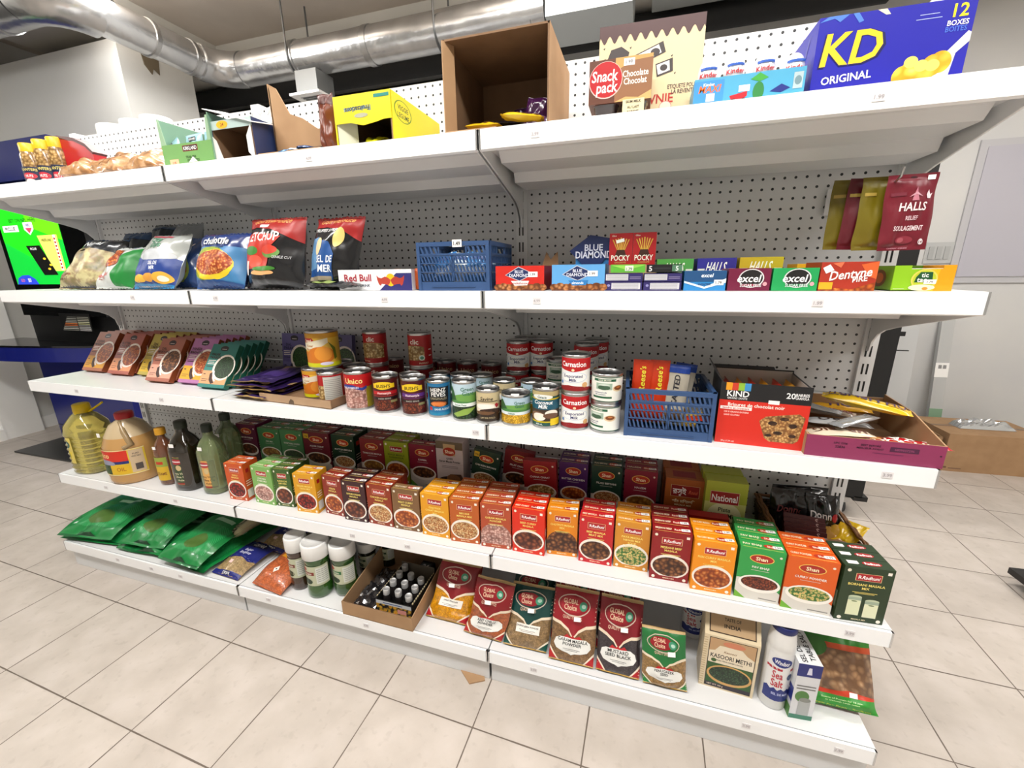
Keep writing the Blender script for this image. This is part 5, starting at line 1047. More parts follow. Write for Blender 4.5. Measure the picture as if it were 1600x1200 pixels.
o = pouch('lentil_bag', .15, .24, .062, food('f_lentil', ['#e8925c', '#d0703c', '#b4562c'], 260, 'v', rough=.3, coat=.6, bump=.0008), [('r', .25, .55, .9, .86, '#e09a28'), ('r', .28, .7, .5, .84, '#b8c4cc'), ('t', 'MASOOR', .62, .7, .06, '#8c3c10', .4), ('t', 'RED LENTILS', .62, .62, .04, '#8c3c10', .45), ('p', [(.42, .36), (.5, .42), (.58, .36), (.5, .3)], '#f4ece4'), ('e', .5, .36, .02, .012, '#202020')], (at(415, 915, z=Z0+.02).x+.005, -.045, Z0+.029), (0, D2(2), D2(-6)), path=[(0, -.018), (.05, .0), (.14, .01), (.23, .02)], seed=14, wr=.003, sag=0, crimp=.04, square=.6); tag(o, 'clear bag of orange red lentils lying at the shelf front', 'bag')
# pickle jars
def jar(uL, uR, vb, vt, body, lab, label, z=Z0, loc=None, r=None, h=None, group='pickle jars with white lids'):
    if loc is None:
        loc, r, p = spot(uL, uR, vb, z); h = hgt(p, vt); r *= .93
    t = empty('pickle_jar', loc, (0, 0, D2(20))); tag(t, label, 'jar', group)
    MB().lathe([(r*.85, 0), (r*.98, .004), (r, .012), (r, h*.2), (r*.93, h*.24), (r*.93, h*.62), (r*.98, h*.66), (r*.98, h*.72), (r*.85, h*.76)], body, 36).build('glass_body', t)
    MB().lathe([(r*1.06, h*.74), (r*1.08, h*.745), (r*1.08, h*.97), (r*1.02, h), (r*.95, h), (r*.93, h*.985), (0, h*.985)], mat('#e4e4e2', .35), 36).build('lid', t)
    m = MB(); wrapart(m, r*.94, r*2.6, h*.37, h*.25, lab, a0=-.1); m.build('label', t); return t
def jl(c): return [('r', 0, 0, 1, 1, '#b8bca0'), ('r', 0, .55, .55, .72, c), ('e', .2, .85, .12, .09, '#a82c24'), ('t', 'Mixed Pickle', .26, .635, .09, '#e8e0d0', .45), ('e', .28, .22, .2, .16, 'f_spin'), ('r', .6, .1, .98, .92, '#d0d4cc'), *[('r', .63, .2+i*.1, .95, .22+i*.1, '#70746c') for i in range(7)]]
jar(459, 490, 922, 843, mat('#3c2414', .15, trans=.2, coat=1.), jl('#6c2c1c'), 'white lidded jar with brown pickle, leftmost of the front three')
jj = jar(485, 525, 935, 855, mat('#2c5c1c', .15, trans=.25, coat=1.), jl('#7c2c20'), 'white lidded jar with green pickle, middle of the front three')
jar(526, 564, 932, 856, mat('#2c5420', .15, trans=.25, coat=1.), jl('#2c6c3c'), 'white lidded jar with green band, right of the front three')
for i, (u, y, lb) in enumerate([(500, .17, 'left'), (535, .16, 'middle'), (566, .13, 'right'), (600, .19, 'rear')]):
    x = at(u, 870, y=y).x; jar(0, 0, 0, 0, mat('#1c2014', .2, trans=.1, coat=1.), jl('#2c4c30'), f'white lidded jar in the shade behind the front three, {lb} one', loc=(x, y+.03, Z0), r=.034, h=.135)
# carton with a pack of little bottles
p = at(536, 959, z=Z0); q = at(645, 987.5, z=Z0); rz = math.atan2(q.y-p.y, q.x-p.x); W_ = (q-p).length
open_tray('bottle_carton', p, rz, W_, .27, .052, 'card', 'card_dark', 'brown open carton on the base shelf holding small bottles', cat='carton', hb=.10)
bpk = empty('energy_shot_pack', p+V((W_*.42, .035, .0036)), (0, 0, rz)); tag(bpk, 'black printed sleeve packed with small silver topped bottles', 'bottle pack')
w2, d2, h2 = W_*.5, .17, .062
m = MB(); m.box(0, 0, 0, w2, .003, h2*.9, '#141414').art([('r', 0, .0, 1, .75, 'f_fruit'), ('r', 0, .75, 1, 1, '#c8ccd0'), ('r', .2, .84, .75, .9, '#2c4c8c'), ('r', .6, .3, .85, .6, '#e8a098')], front_map(), w2, h2*.9)
m.box(0, .003, 0, .003, d2, h2, 'f_camodots').box(w2-.003, .003, 0, w2, d2, h2, 'f_camodots').box(0, d2-.003, 0, w2, d2, h2, '#6c5c48').box(0, 0, 0, w2, d2, .003, '#141414') if False else m.box(0, .003, 0, .003, d2, h2, '#1c1c1a').box(w2-.003, .003, 0, w2, d2, h2, '#1c1c1a').box(0, d2-.003, 0, w2, d2, h2*1.25, '#6c6458').box(0, .003, 0, w2, d2, .003, '#141414')
for xx in (-.0004, w2+.0004):
    for k in range(14): m.box(xx-.0012, .008+k*.0115, h2-.004, xx+.0012, .014+k*.0115, h2+.0008, '#d8c8a0')
m.build('sleeve', bpk)
for k in range(10):
    ix, iy = k % 3, k//3; bx = .022+ix*(w2-.044)/2; by = .028+iy*.042+(.006 if ix == 1 else 0)
    if by > d2-.02: by = d2-.02
    bt = empty('energy_shot', bpk.location+Matrix.Rotation(rz, 3, 'Z') @ V((bx, by, .0035)), (D2(-3+k % 3*3), 0, rz)); tag(bt, 'small dark bottle with silver cap packed in the black sleeve', 'small bottle', 'small bottles packed in the black sleeve')
    MB().lathe([(.0125, 0), (.0135, .003), (.0135, .045), (.009, .055), (.008, .058)], mat('#201c1c', .2, coat=.6), 18).build('bottle_body', bt)
    MB().lathe([(.0115, .054), (.012, .073), (.0105, .075), (.01, .0735), (0, .0735)], mat('#c4c4c4', .4, .5), 18).build('cap', bt)
def film(loc, rz, W_, L_, H_, label, seed):
    b = MB()
    def P(u, v):
        e = (u*(1-u)*4)**.4*(v*(1-v)*4)**.4 if 0 < u < 1 and 0 < v < 1 else 0
        return ((u-.5)*W_, v*L_, H_*e*(.7+.9*noise.noise(V((u*5, v*7, seed)))))
    b.grid(P, 14, 20, mat('#242224', .12, coat=1.), False); o = b.build('plastic_bag', None, loc, (0, 0, rz)); tag(o, label, 'plastic bag'); return o
film(p+V((W_*.22, .03, .004)), rz, W_*.36, .2, .04, 'shiny dark plastic bag at the left inside the bottle carton', 3)
bx2 = MB().box(0, 0, 0, .05, .06, .045, '#1a1a1c').art([('r', .1, .2, .9, .8, '#3c4448'), ('t', '24', .5, .5, .4, '#c8c8c8', .5)], top_map(.05, .06, .045), .05, .06).build('small_black_box', None, p+V((W_*.62, .208, .004)), (0, 0, rz)); tag(bx2, 'small black box behind the bottle pack in the carton', 'box')

# ---- Global Choice spice bags
def gc_spec(fill, top, name, corners, lab='white', big=True):
    A = [('r', 0, .93, 1, 1, '#b89c6c'), ('p', [(0, .62), (.2, .6), (.38, .55), (.5, .47), (.62, .55), (.8, .6), (1, .62), (1, .95), (0, .95)], '#e0d0b8'), ('p', [(0, .65), (.2, .63), (.38, .58), (.5, .5), (.62, .58), (.8, .63), (1, .65), (1, .95), (0, .95)], top),
         ('e', .48, .8, .38, .105, '#c8b8a8'), ('e', .48, .8, .36, .093, top), ('e', .44, .8, .27, .075, '#8c1420' if top != '#8c1420' else '#a0202c'), ('t', 'GLOBAL', .4, .83, .045, '#e8c8a8', .36), ('t', 'Choice', .4, .775, .05, '#e8c8a8', .34), ('e', .7, .8, .09, .045, '#3c8c6c'), ('e', .71, .8, .05, .02, '#a8c8b8'), ('t', 'QUALITY SPICES', .46, .685, .03, '#d8b8a0', .5),
         ('p', [(0, 0), (.26, 0), (0, .3)], '#e8dcc8'), ('p', [(0, 0), (.22, 0), (0, .25)], corners), ('p', [(1, 0), (.74, 0), (1, .3)], '#e8dcc8'), ('p', [(1, 0), (.78, 0), (1, .25)], corners), ('r', 0, 0, 1, .035, '#b89040')]
    if big: A += [('p', [(.25, .46), (.35, .52), (.45, .49), (.5, .52), (.55, .49), (.65, .52), (.75, .46)], '#b01c20'), ('p', [(.1, .44), (.2, .475), (.8, .475), (.9, .44), (.93, .36), (.86, .28), (.72, .24), (.58, .22), (.5, .19), (.42, .22), (.28, .24), (.14, .28), (.07, .36)], '#dcdcd8')]
    else: A += [('r', .22, .36, .8, .52, '#e8e4dc')]
    n = len(name)
    for i, l in enumerate(name): A.append(('t', l, .5, (.44 if big else .48)-.062*i, .05 if big else .03, '#161616', .7 if big else .54))
    A += [('r', .3, .29 if big else .41, .7, .297 if big else .416, '#404040'), ('r', .35, .265 if big else .385, .65, .272 if big else .391, '#404040')]
    return A
def filling(n, cols, sc=300): return food(n, cols, sc, 'n', rough=.28, coat=.7)
GG = 'Global Choice spice bags leaning on the base shelf'
def gbag(uL, vL, uR, vR, vt, fill, top, name, corners, label, lean=26, tilt=0, big=True, seed=1, W_=None, dup2=None, dy=0):
    p = at(uL, vL, z=Z0); q = at(uR, vR, z=Z0); yb = max(-.04, (p.y+q.y)/2)+dy; W_ = W_ or (q.x-p.x); a = D2(lean); xc = (p.x+q.x)/2
    T_ = .036; z = Z0+.012
    H_ = min(hgt((xc, yb, z), vt, math.sin(a), math.cos(a)), .25)
    o = pouch('spice_bag', W_, H_, T_, fill, gc_spec(fill, top, name, corners, big=big), (xc, yb+.012, z), (0, 0, math.atan2(q.y-p.y, q.x-p.x)*.4), shear=math.tan(D2(tilt)), path=[(0, -.006), (H_*.35*math.sin(a*1.3), H_*.33*math.cos(a*1.3)), (H_*math.sin(a), H_*math.cos(a))], seed=seed, wr=.0045, crimp=.035, sag=.35)
    tag(o, label+', front one' if dup2 else label, 'spice bag', GG)
    MB().box(0, 0, 0, .02, .0008, .012, 'sticker').build('price_sticker', o, (W_*.02, H_*.57*math.sin(a)-T_*.62, H_*.56*math.cos(a)+T_*.32), (-a, 0, D2(8)))
    if dup2: dup(o, o.location+V((-.008, .068, .004)), None, label+', one behind')
    return o
gbag(662, 967, 724, 984, 879, filling('fl_haldi', ['#e0a410', '#d08c08', '#b87404']), '#7c1018', ['HALDI POWDER', ''], '#a81420', 'yellow turmeric powder bag of Global Choice', lean=34, tilt=9, big=False, seed=21, dup2=1)
gbag(724, 990, 781, 1013, 905, filling('fl_chilli', ['#b86434', '#a85428', '#904420']), '#7c1018', ['RED CHILLI', 'POWDER'], '#a81c1c', 'orange brown Global Choice bag reading RED CHILLI POWDER', lean=24, tilt=8, seed=22)
gbag(784, 1013, 852, 1027, 916, filling('fl_dhania', ['#a08460', '#8c704c', '#78603e']), '#0c3c38', ['DHANA JEERA POWDER', ''], '#0c4c40', 'tan Global Choice bag with dark green top', lean=34, tilt=3, big=False, seed=23, dup2=1)
gbag(855, 1036, 925, 1053, 922, filling('fl_garam', ['#94704c', '#80603e', '#6c4e30']), '#8c1420', ['GARAM MASALA', 'POWDER'], '#a81c20', 'brown Global Choice bag reading GARAM MASALA POWDER', lean=32, tilt=1, seed=24, dup2=1)
gbag(930, 1052, 998, 1072, 937, filling('fl_mustard', ['#4c4448', '#3a3236', '#2c2628'], 500), '#7c1420', ['MUSTARD', 'SEED BLACK'], '#a81c20', 'grey black Global Choice bag reading MUSTARD SEED BLACK', lean=30, tilt=0, seed=25, dup2=1)
gbag(1004, 1082, 1074, 1095, 988, filling('fl_fenu', ['#a8824c', '#94703c', '#7c5c30'], 420), '#1c6c34', ['FENUGREEK', 'SEED'], '#1c7c34', 'small green topped Global Choice bag reading FENUGREEK SEED', lean=22, tilt=-4, seed=26)
# ---- right end of the base shelf
def salt(uL, uR, vb, vt, label, loc=None, r=None, h=None, ang=8):
    if loc is None:
        loc, r, p = spot(uL, uR, vb, Z0); h = hgt(p, vt); r *= .84; loc = loc+(p-loc)*.16
    t = empty('salt_bottle', loc, (0, 0, D2(ang))); tag(t, label, 'salt bottle', 'Windsor sea salt bottles')
    MB().lathe([(r*.9, 0), (r, .005), (r, h*.7), (r*.96, h*.72), (r*1.0, h*.74), (r*.98, h*.8), (r*.86, h*.9), (r*.84, h*.95)], mat('#dcdcda', .35), 36).build('bottle', t)
    MB().lathe([(r*.88, h*.93), (r*.9, h*.95), (r*.88, h*.995), (r*.84, h), (r*.8, h*.985), (0, h*.985)], mat('#14205c', .35), 32).build('cap', t)
    m = MB(); wrapart(m, r*1.003, r*2.4, h*.56, h*.13, [('r', 0, 0, 1, 1, '#e0e0e0'), ('r', 0, .0, 1, .24, '#1c2c78'), ('p', [(0, .24), (.1, .29), (.2, .24), (.3, .29), (.4, .24), (.5, .29), (.6, .24), (.7, .29), (.8, .24), (.9, .29), (1, .24), (1, .1), (0, .1)], '#1c2c78'), ('e', .42, .86, .3, .1, '#1c2c78'), ('t', 'Windsor', .42, .86, .09, '#f0f0f4', .44), ('r', 0, .68, .45, .73, '#b01c30'), ('r', .7, .68, 1, .73, '#b01c30'), ('t', 'Sea', .34, .58, .16, '#b81c34', .3), ('t', 'Salt', .36, .4, .16, '#b81c34', .34), ('e', .72, .55, .1, .07, '#28406c'), ('t', 'SEL DE MER', .5, .16, .05, '#c8d0f0', .5)], a0=-.1).build('label', t); return t
salt(1179, 1223, 1107, 984, 'front Windsor Sea Salt bottle with navy cap', ang=14)
x = at(1080, 975, y=.16).x
salt(0, 0, 0, 0, 'Windsor Sea Salt bottle standing behind the kasoori methi carton', loc=(x+.012, .2, Z0), r=.036, h=.17)
p = at(1091, 1067.5, z=Z0); q = at(1175, 1092, z=Z0); rz = math.atan2(q.y-p.y, q.x-p.x); W_ = (q-p).length; H_ = hgt(p, 989)
km = empty('kasoori_methi_carton', p, (0, 0, rz)); tag(km, 'cream gable carton reading KASOORI METHI with green leaves', 'carton')
KS = [('r', .1, .03, .95, .97, '#3c2c20'), ('r', .115, .04, .935, .96, '#e0d4bc'), ('p', [(.115, .96), (.935, .96), (.935, .7), (.8, .76), (.7, .84), (.3, .84), (.22, .74), (.115, .72)], '#b8946c'), ('e', .55, .89, .2, .05, '#c87c5c'), ('t', 'Kasoori', .5, .74, .04, '#8c6c4c', .3, .3), ('r', .115, .1, .935, .5, '#2c5424'), ('e', .53, .3, .41, .19, '#c89c5c'), ('e', .53, .31, .37, .155, 'f_spin'), ('t', 'KASOORI METHI', .52, .64, .08, '#1c1814', .74), ('t', 'DRIED FENUGREEK LEAVES', .5, .56, .025, '#2c2c20', .5), ('r', .115, .04, .935, .11, '#2c2430'), ('t', 'NET WT 100 g', .3, .075, .03, '#d8c8b0', .3), ('e', .22, .55, .05, .035, '#3c5c2c')]
m = MB(); D_ = .085
m.box(0, 0, 0, W_, D_, H_, '#d8c8a8').art(KS+[('r', .0, .03+.045*i, .07, .045+.045*i, '#b8a480') for i in range(21)], front_map(), W_, H_)
m.build('carton_body', km)
g = MB(); gz = .055
g.prism([(0, 0), (D_, 0), (D_*.52, gz), (D_*.48, gz)], 0, W_, 'x', '#d4c4a4'); g.box(0, D_*.485, gz-.003, W_, D_*.515, gz+.02, '#cfc0a0')
g.art([('r', .08, .12, .92, .92, '#3c2c20'), ('r', .1, .16, .9, .88, '#b09470'), ('t', 'TASTE OF', .5, .66, .12, '#241c14', .3), ('t', 'INDIA', .5, .42, .14, '#241c14', .3)], lambda u, v, o: (u, v*D_*.48-o*1.2, v*gz+o), W_, 1.0) ; g.build('gable_top', km, (0, 0, H_+.0003))
p = at(1231, 1120, z=Z0); q = at(1262.5, 1126, z=Z0); H_ = hgt(p, 1036)
ts = carton('table_salt_box', (q-p).length*1.15, .115, H_, '#d4d6da', [('r', 0, .78, 1, 1, '#1c2470'), ('r', .0, .0, 1, .08, '#3c7c64'), ('r', .1, .6, .9, .62, '#707070'), ('r', .1, .55, .9, .57, '#707070'), ('e', .4, .42, .3, .1, '#4c7c3c'), ('r', .3, .08, .8, .36, '#a8acac'), ('e', .55, .36, .25, .04, '#80847f'), ('p', [(.4, .82), (.62, .82), (.57, .94), (.45, .94)], '#d8d8e8')], p, D2(5),
  top='#e4e6e8', tspec=[('t', 'TABLE SALT', .7, .5, .11, '#16161c', 2.6, 0, math.pi/2), ('t', 'SEL DE TABLE', .3, .5, .11, '#16161c', 2.6, 0, math.pi/2)], lspec=[('r', 0, .55, 1, .8, '#d8dadc'), ('r', 0, .3, 1, .55, '#24307c'), ('e', .4, .6, .3, .1, '#a82438'), ('t', 'Windsor', .5, .45, .12, '#f0f0f0', .7), ('r', 0, 0, 1, .2, '#4c7c3c')])
tag(ts, 'small blue and white Table Salt box with printed white top', 'salt box')
gf = food('fl_ginger', ['#c8a47c', '#a8805c', '#7c5a40'], 60, 'v', rough=.25, coat=.8)
p = at(1265, 1112, z=Z0); q = at(1360, 1131, z=Z0); xc = (p.x+q.x)/2; a = D2(34); H_ = min(hgt((xc, p.y+.01, Z0+.012), 985, math.sin(a), math.cos(a)), .27)
o = pouch('ginger_bag', .155, H_, .05, gf, [('r', 0, .0, 1, .33, '#2c8c2c'), ('p', [(0, .33), (1, .33), (1, .38), (.6, .44), (.3, .4), (0, .42)], '#c0381c'), ('r', 0, .84, 1, 1, '#2f7a24'), ('p', [(0, .84), (1, .84), (1, .79), (0, .8)], '#b84820'), ('e', .15, .8, .2, .08, '#38702c'), ('t', 'Source of Protein for 15 min', .5, .25, .035, '#c8e8a8', .6), ('t', 'or smooth cook meat', .5, .19, .035, '#c8e8a8', .5), ('t', '99% Fat Free - Sodium', .5, .06, .055, '#c8d83c', .8), ('r', .62, .33, .74, .42, 'sticker')], (xc+.008, p.y+.022, Z0+.012), (0, D2(-4), D2(-3)), path=[(0, 0), (H_*.3*math.sin(a*1.2), H_*.3*math.cos(a*1.2)), (H_*math.sin(a), H_*math.cos(a))], seed=31, wr=.006, crimp=.04, sag=.3); tag(o, 'green and clear bag of soya chunks leaning at the right end of the base shelf', 'bag')

# ---- coffee bags and packets in the basket
for i, (dx, dy, c_, lb, W_) in enumerate([(.05, .10, '#101012', 'black coffee bag reading Donne at the left of the basket', .1), (.135, .09, '#0c0c0e', 'black coffee bag reading Donne with red mark at the right of the basket', .085), (.09, .13, '#141416', 'black coffee bag at the very back of the basket', .15)]):
    o = pouch('coffee_bag', W_, .185, .03, mat(c_, .25, coat=.5), [('t', 'Donne', .5, .66, .1, ['#7c3c3c', '#d8d0d0', '#202022'][i], .75), ('e', .85, .64, .1, .06, '#a81c28' if i == 1 else c_), ('p', [(.4, .3), (.5, .36), (.6, .3), (.5, .24)], '#b8b4b0' if i == 1 else c_)] if i < 2 else None, bk.location+V((dx, dy, .012)), (0, 0, D2(-3+4*i)), lean=12, seed=80+i, wr=.009, crimp=.06); tag(o, lb, 'coffee bag', 'black coffee bags in the basket')
for k in range(5):
    o = carton('tea_packet', .1, .011, .062, '#4c1c1c', [('r', .05, .7, .95, .75, '#a88880'), ('t', 'S', .8, .85, .2, '#c8a8a0', .2)] if k else [('r', 0, 0, 1, 1, '#c4c2c4'), ('r', .1, .7, .6, .74, '#606060'), ('t', 'INGREDIENTS', .65, .6, .09, '#404040', .5), ('e', .2, .5, .06, .08, '#505050'), ('e', .4, .5, .06, .08, '#505050'), ('r', .5, .3, .9, .34, '#707070'), ('r', .5, .2, .9, .24, '#707070')], bk.location+V((.02+.002*k, .015+.0135*k, .055+.007*k)), D2(-6), D2(-22)); tag(o, ['white backed tea packet at the front of the basket', 'dark red tea packet just behind the white one', 'dark red tea packet third from the basket front', 'dark red tea packet fourth from the basket front', 'dark red tea packet deepest of the row in the basket'][k], 'packet', 'tea packets filed in the basket')
for k in range(4):
    o = pouch('tea_sachet', .05, .085, .01, mat(['#a87c38', '#b88c30', '#d8ac10', '#e0b810'][k], .25), None, bk.location+V((.125+.012*k, .02+.006*k, .085+.006*k)), (D2(-70), D2(-4), D2(-28-6*k)), seed=90+k, wr=.002, sag=0); tag(o, ['dull gold sachet at the front right of the basket', 'gold sachet second from the left in the basket', 'yellow sachet third from the left in the basket', 'bright yellow sachet at the basket corner'][k], 'sachet', 'gold sachets in the basket')

# ================================================================== second shelf from the top
def chips(u0, u1, vb, vt, y, T_, base, art, label, lean=20, tilt=0, yaw=0, seed=1, back=None, z=None, H_=None, W_=None, group='chip bags on the second shelf', wr=.007, face=None, zz=0):
    a = at(u0, vb, y=y); b_ = at(u1, vb, y=y); z = Z4+.004+zz; a_ = D2(lean); W_ = W_ or b_.x-a.x; xc = (a.x+b_.x)/2; z += .0
    H_ = H_ or hgt((xc, y, z), vt, math.sin(a_), math.cos(a_))
    o = pouch('chip_bag', W_, H_, T_, mat(base, .25, coat=.4) if base[0] == '#' else M(base), art, (xc, y, z), (0, 0, D2(yaw)), shear=math.tan(D2(tilt)), lean=lean, seed=seed, wr=wr, crimp=.05, back=back, zig=.003, narrow=.08); tag(o, label, 'chip bag', group); return o
chips(178, 222, 450, 365, .26, .07, '#141c2c', [('r', 0, .8, 1, 1, '#2c4c74')], 'dark blue chip bag behind the camouflage one', tilt=6, seed=41)
chips(100, 156, 452, 376, .05, .085, '#22262c', [('r', 0, 0, 1, .62, 'f_camo'), ('p', [(0, .62), (.2, .58), (.4, .66), (.6, .56), (.8, .62), (1, .58), (1, .64), (0, .7)], 'f_camo'), ('r', 0, .92, 1, 1, '#3c5c84'), ('t', 'Natural', .45, .8, .1, '#e8ecec', .6, .25), ('t', 'BLACK PEPPER', .22, .24, .04, '#8c3c2c', .35), ('t', 'SEA SALT', .2, .18, .04, '#5c3c2c', .3)], 'camouflage and black chip bag leftmost on the second shelf', lean=30, tilt=14, yaw=8, seed=42)
chips(226, 268, 450, 352, .275, .07, '#1c2430', [('r', 0, .85, 1, .9, '#3c4c64')], 'navy black chip bag at the back against the panel', tilt=2, seed=43)
chips(258, 300, 450, 350, .2, .09, '#8c9094', [('e', .5, .6, .3, .1, '#a8b8c4'), ('e', .7, .55, .2, .06, '#3c3c40')], 'silver grey chip bag standing highest among the left bags', tilt=4, seed=44)
chips(154, 203, 452, 388, .045, .075, '#c8ccc8', [('p', [(.62, .02), (1, .02), (1, .9), (.85, .9), (.6, .7), (.52, .4)], '#1c7c34'), ('e', .3, .62, .26, .2, 'f_fry'), ('t', "Hawkins", .28, .28, .09, '#c04840', .5), ('t', 'french fries', .3, .2, .04, '#a05048', .4), ('r', .5, .9, .72, .94, '#2c4c8c')], 'white and green chip bag with fries picture', lean=32, tilt=14, yaw=5, seed=45)
chips(211, 273, 452, 368, .045, .09, '#a8aca8', [('r', 0, 0, 1, .5, '#1c3a84'), ('e', .55, .52, .4, .08, '#b8bcc0'), ('t', 'Crisp', .45, .78, .09, '#1c7c54', .4), ('t', 'Chips', .5, .68, .09, '#1c7c54', .4), ('e', .3, .16, .16, .07, '#e0b040'), ('e', .55, .18, .14, .07, '#d8983c'), ('e', .82, .18, .17, .1, '#e0a83c'), ('e', .84, .17, .1, .05, '#e8dcc8'), ('t', 'SEL DE', .62, .4, .05, '#e8ecf4', .3), ('t', 'MER', .62, .33, .05, '#e8ecf4', .2), ('r', 0, 0, 1, .08, '#2c84b8'), ('r', .25, .82, .75, .86, '#b04050')], 'white and blue chip bag with wavy chips, in front of the grey bag', lean=26, tilt=6, seed=46)
chips(275, 312, 452, 372, .14, .08, '#30508c', [('e', .4, .34, .34, .2, 'f_pasta'), ('t', 'chu', .5, .75, .12, '#e0e0e8', .7, .2), ('e', .4, .34, .4, .25, '#8c9c3c'), ('e', .4, .34, .34, .2, 'f_pasta')], 'blue pasta snack bag half hidden behind its twin', lean=24, tilt=4, seed=47)
chips(309, 384, 452, 366, .04, .095, '#1c3470', [('r', 0, 0, 1, .66, '#3c78a8'), ('e', .42, .4, .42, .26, '#8ca028'), ('e', .5, .38, .4, .24, '#e0c428'), ('e', .5, .42, .38, .19, 'f_pasta'), ('r', .1, .9, .55, .94, '#8c2c2c'), ('t', 'chuloule', .5, .76, .13, '#101830', .9, .2), ('t', 'chuloule', .49, .765, .125, '#e0e4ec', .86, .2), ('t', 'Original', .6, .66, .045, '#1c2c5c', .4), ('p', [(0, .0), (1, 0), (1, .1), (.6, .16), (.3, .14), (0, .2)], '#1c4c8c')], 'blue chip bag reading chuloule with orange twisted snacks', lean=18, tilt=2, seed=48)
chips(386, 418, 450, 376, .13, .07, '#7c1c20', [('r', 0, 0, 1, .6, '#8c8c8c'), ('e', .5, .3, .3, .2, '#b8b8b0')], 'red and grey chip bag peeking out left of the ketchup bag', lean=20, tilt=14, seed=49)
o = chips(389, 474, 452, 342, .05, .1, '#16171a', [('r', 0, .8, 1, 1, '#9c1c18'), ('p', [(0, .82), (.3, .78), (.6, .74), (1, .6), (1, .82)], '#9c1c18'), ('t', 'Gourmeroute', .5, .9, .09, '#d89c5c', .8, .25), ('r', .35, .78, .52, .82, 'sticker'), ('p', [(0, .3), (.55, .28), (.62, .5), (.75, .66), (.1, .74), (0, .7)], '#b82c1c'), ('t', 'KETCHUP', .42, .66, .11, '#f4f0ec', .62), ('e', .3, .38, .14, .07, '#d8503c'), ('e', .62, .47, .16, .06, '#5c8c3c'), ('e', .6, .5, .14, .05, '#c83c28'), ('e', .24, .5, .12, .05, '#3c7c34'), ('p', [(.02, .25), (.12, .4), (.2, .38), (.1, .22)], '#e8e0d8'), ('e', .45, .24, .22, .035, '#e0a870'), ('e', .5, .29, .22, .03, '#3c7c2c'), ('t', 'CRINKLE CUT', .8, .42, .03, '#b8b8b8', .3)], 'black and red chip bag reading KETCHUP', lean=12, tilt=3, seed=50)
o = chips(484, 556, 446, 341, .07, .08, '#121316', [('p', [(0, .78), (.3, .8), (.7, .74), (1, .62), (1, 1), (0, 1)], '#9c1c1c'), ('t', 'Gourmeroute', .5, .9, .08, '#d89c5c', .8, .25), ('p', [(.05, .18), (.62, .14), (.66, .46), (.5, .6), (.05, .66)], '#1c4c8c'), ('p', [(.0, .28), (.3, .3), (.26, .66), (.0, .62)], '#5c8cb8'), ('t', 'SEL DE', .46, .41, .08, '#f0f4f8', .36), ('t', 'MER', .48, .3, .09, '#f0f4f8', .28), ('t', 'TRUFFES SUPREMES', .4, .75, .045, '#e0e0e0', .6, .2), ('e', .66, .66, .1, .12, '#d8c070'), ('e', .3, .55, .08, .1, '#d8c89c'), ('r', .05, .14, .6, .2, '#a09480')], 'black chip bag reading SEL DE MER leaning right', lean=10, tilt=9, seed=51)
o = lying = pouch('chip_bag', .2, .17, .03, mat('#101114', .25, coat=.4), [('r', .1, .1, .5, .2, '#8ca05c')], (at(520, 452, y=.03).x, .018, Z4+.016), (0, 0, D2(-4)), path=[(0, 0), (.08, .003), (.165, 0)], seed=52, wr=.005, sag=0); tag(o, 'black chip bag lying flat beside the energy drink tray', 'chip bag')
def box4(u0, u1, vt, y, D_, base, art, label, name='gum_box', z=None, group=None, cat='box', side=None, lspec=None, top=None, dz=0, yaw=0, **k):
    a = at(u0, 450, y=y); b_ = at(u1, 450, y=y); z = (Z4 if z is None else z); H_ = at((u0+u1)/2, vt, y=y).z-z
    o = carton(name, b_.x-a.x, D_, H_, base, art, (a.x, y, z+.0005), D2(yaw), side=side, lspec=lspec, top=top, **k); tag(o, label, cat, group); return o
# Red Bull tray: open, holding cans
a = at(531, 450, y=.03); b_ = at(642, 450, y=.03); H_ = at(590, 421, y=.03).z-Z4
t = empty('energy_drink_tray', (a.x, .03, Z4), (0, 0, D2(2))); tag(t, 'low white Red Bull cardboard tray with two bulls', 'tray'); W_ = b_.x-a.x
bull = lambda s: [(.5+s*x, y) for x, y in [(.0, .5), (.06, .62), (.12, .66), (.2, .58), (.26, .62), (.3, .72), (.29, .52), (.26, .3), (.22, .22), (.2, .32), (.12, .3), (.06, .26), (.02, .34)]]
BZ = lambda pts: [(.2+.6*0+x*.5+.38, y) for x, y in pts]
m = MB().box(0, 0, 0, W_, .002, H_, '#e6e6e8').art([('p', [(.56, 0), (.8, .82), (1, .82), (1, 0)], '#2c2c6c'), ('t', 'Red Bull', .27, .62, .34, '#a81c30', .42), ('t', 'ENERGY DRINK', .27, .24, .14, '#505868', .4), ('e', .72, .5, .065, .3, '#e8b81c'), ('p', [(.72+(x-.5)*.62, y) for x, y in bull(1)], '#a8382c'), ('p', [(.72-(x-.5)*.62, y) for x, y in bull(1)], '#b04030')], front_map(), W_, H_).box(0, .002, 0, .002, .15, H_, '#d8d8da').box(W_-.002, .002, 0, W_, .15, H_, '#dcdcde').box(0, .15, 0, W_, .152, H_, '#d0d0d0').box(0, 0, 0, W_, .152, .002, '#d0d0d0')
m.build('tray_body', t)
for k in range(3):
    q = MB().lathe([(.011, 0), (.0125, .003), (.0125, .05), (.009, .056), (0, .056)], ['#c8581c', '#7c5038', '#5c4434'][k], 14).build('drink_shot', None, (a.x+[.235, .17, .13][k], .07, Z4+.0025)); tag(q, ['small orange topped bottle at the right end of the white tray', 'small brown bottle in the middle of the white tray', 'small dark bottle left of the brown one in the white tray'][k], 'bottle')
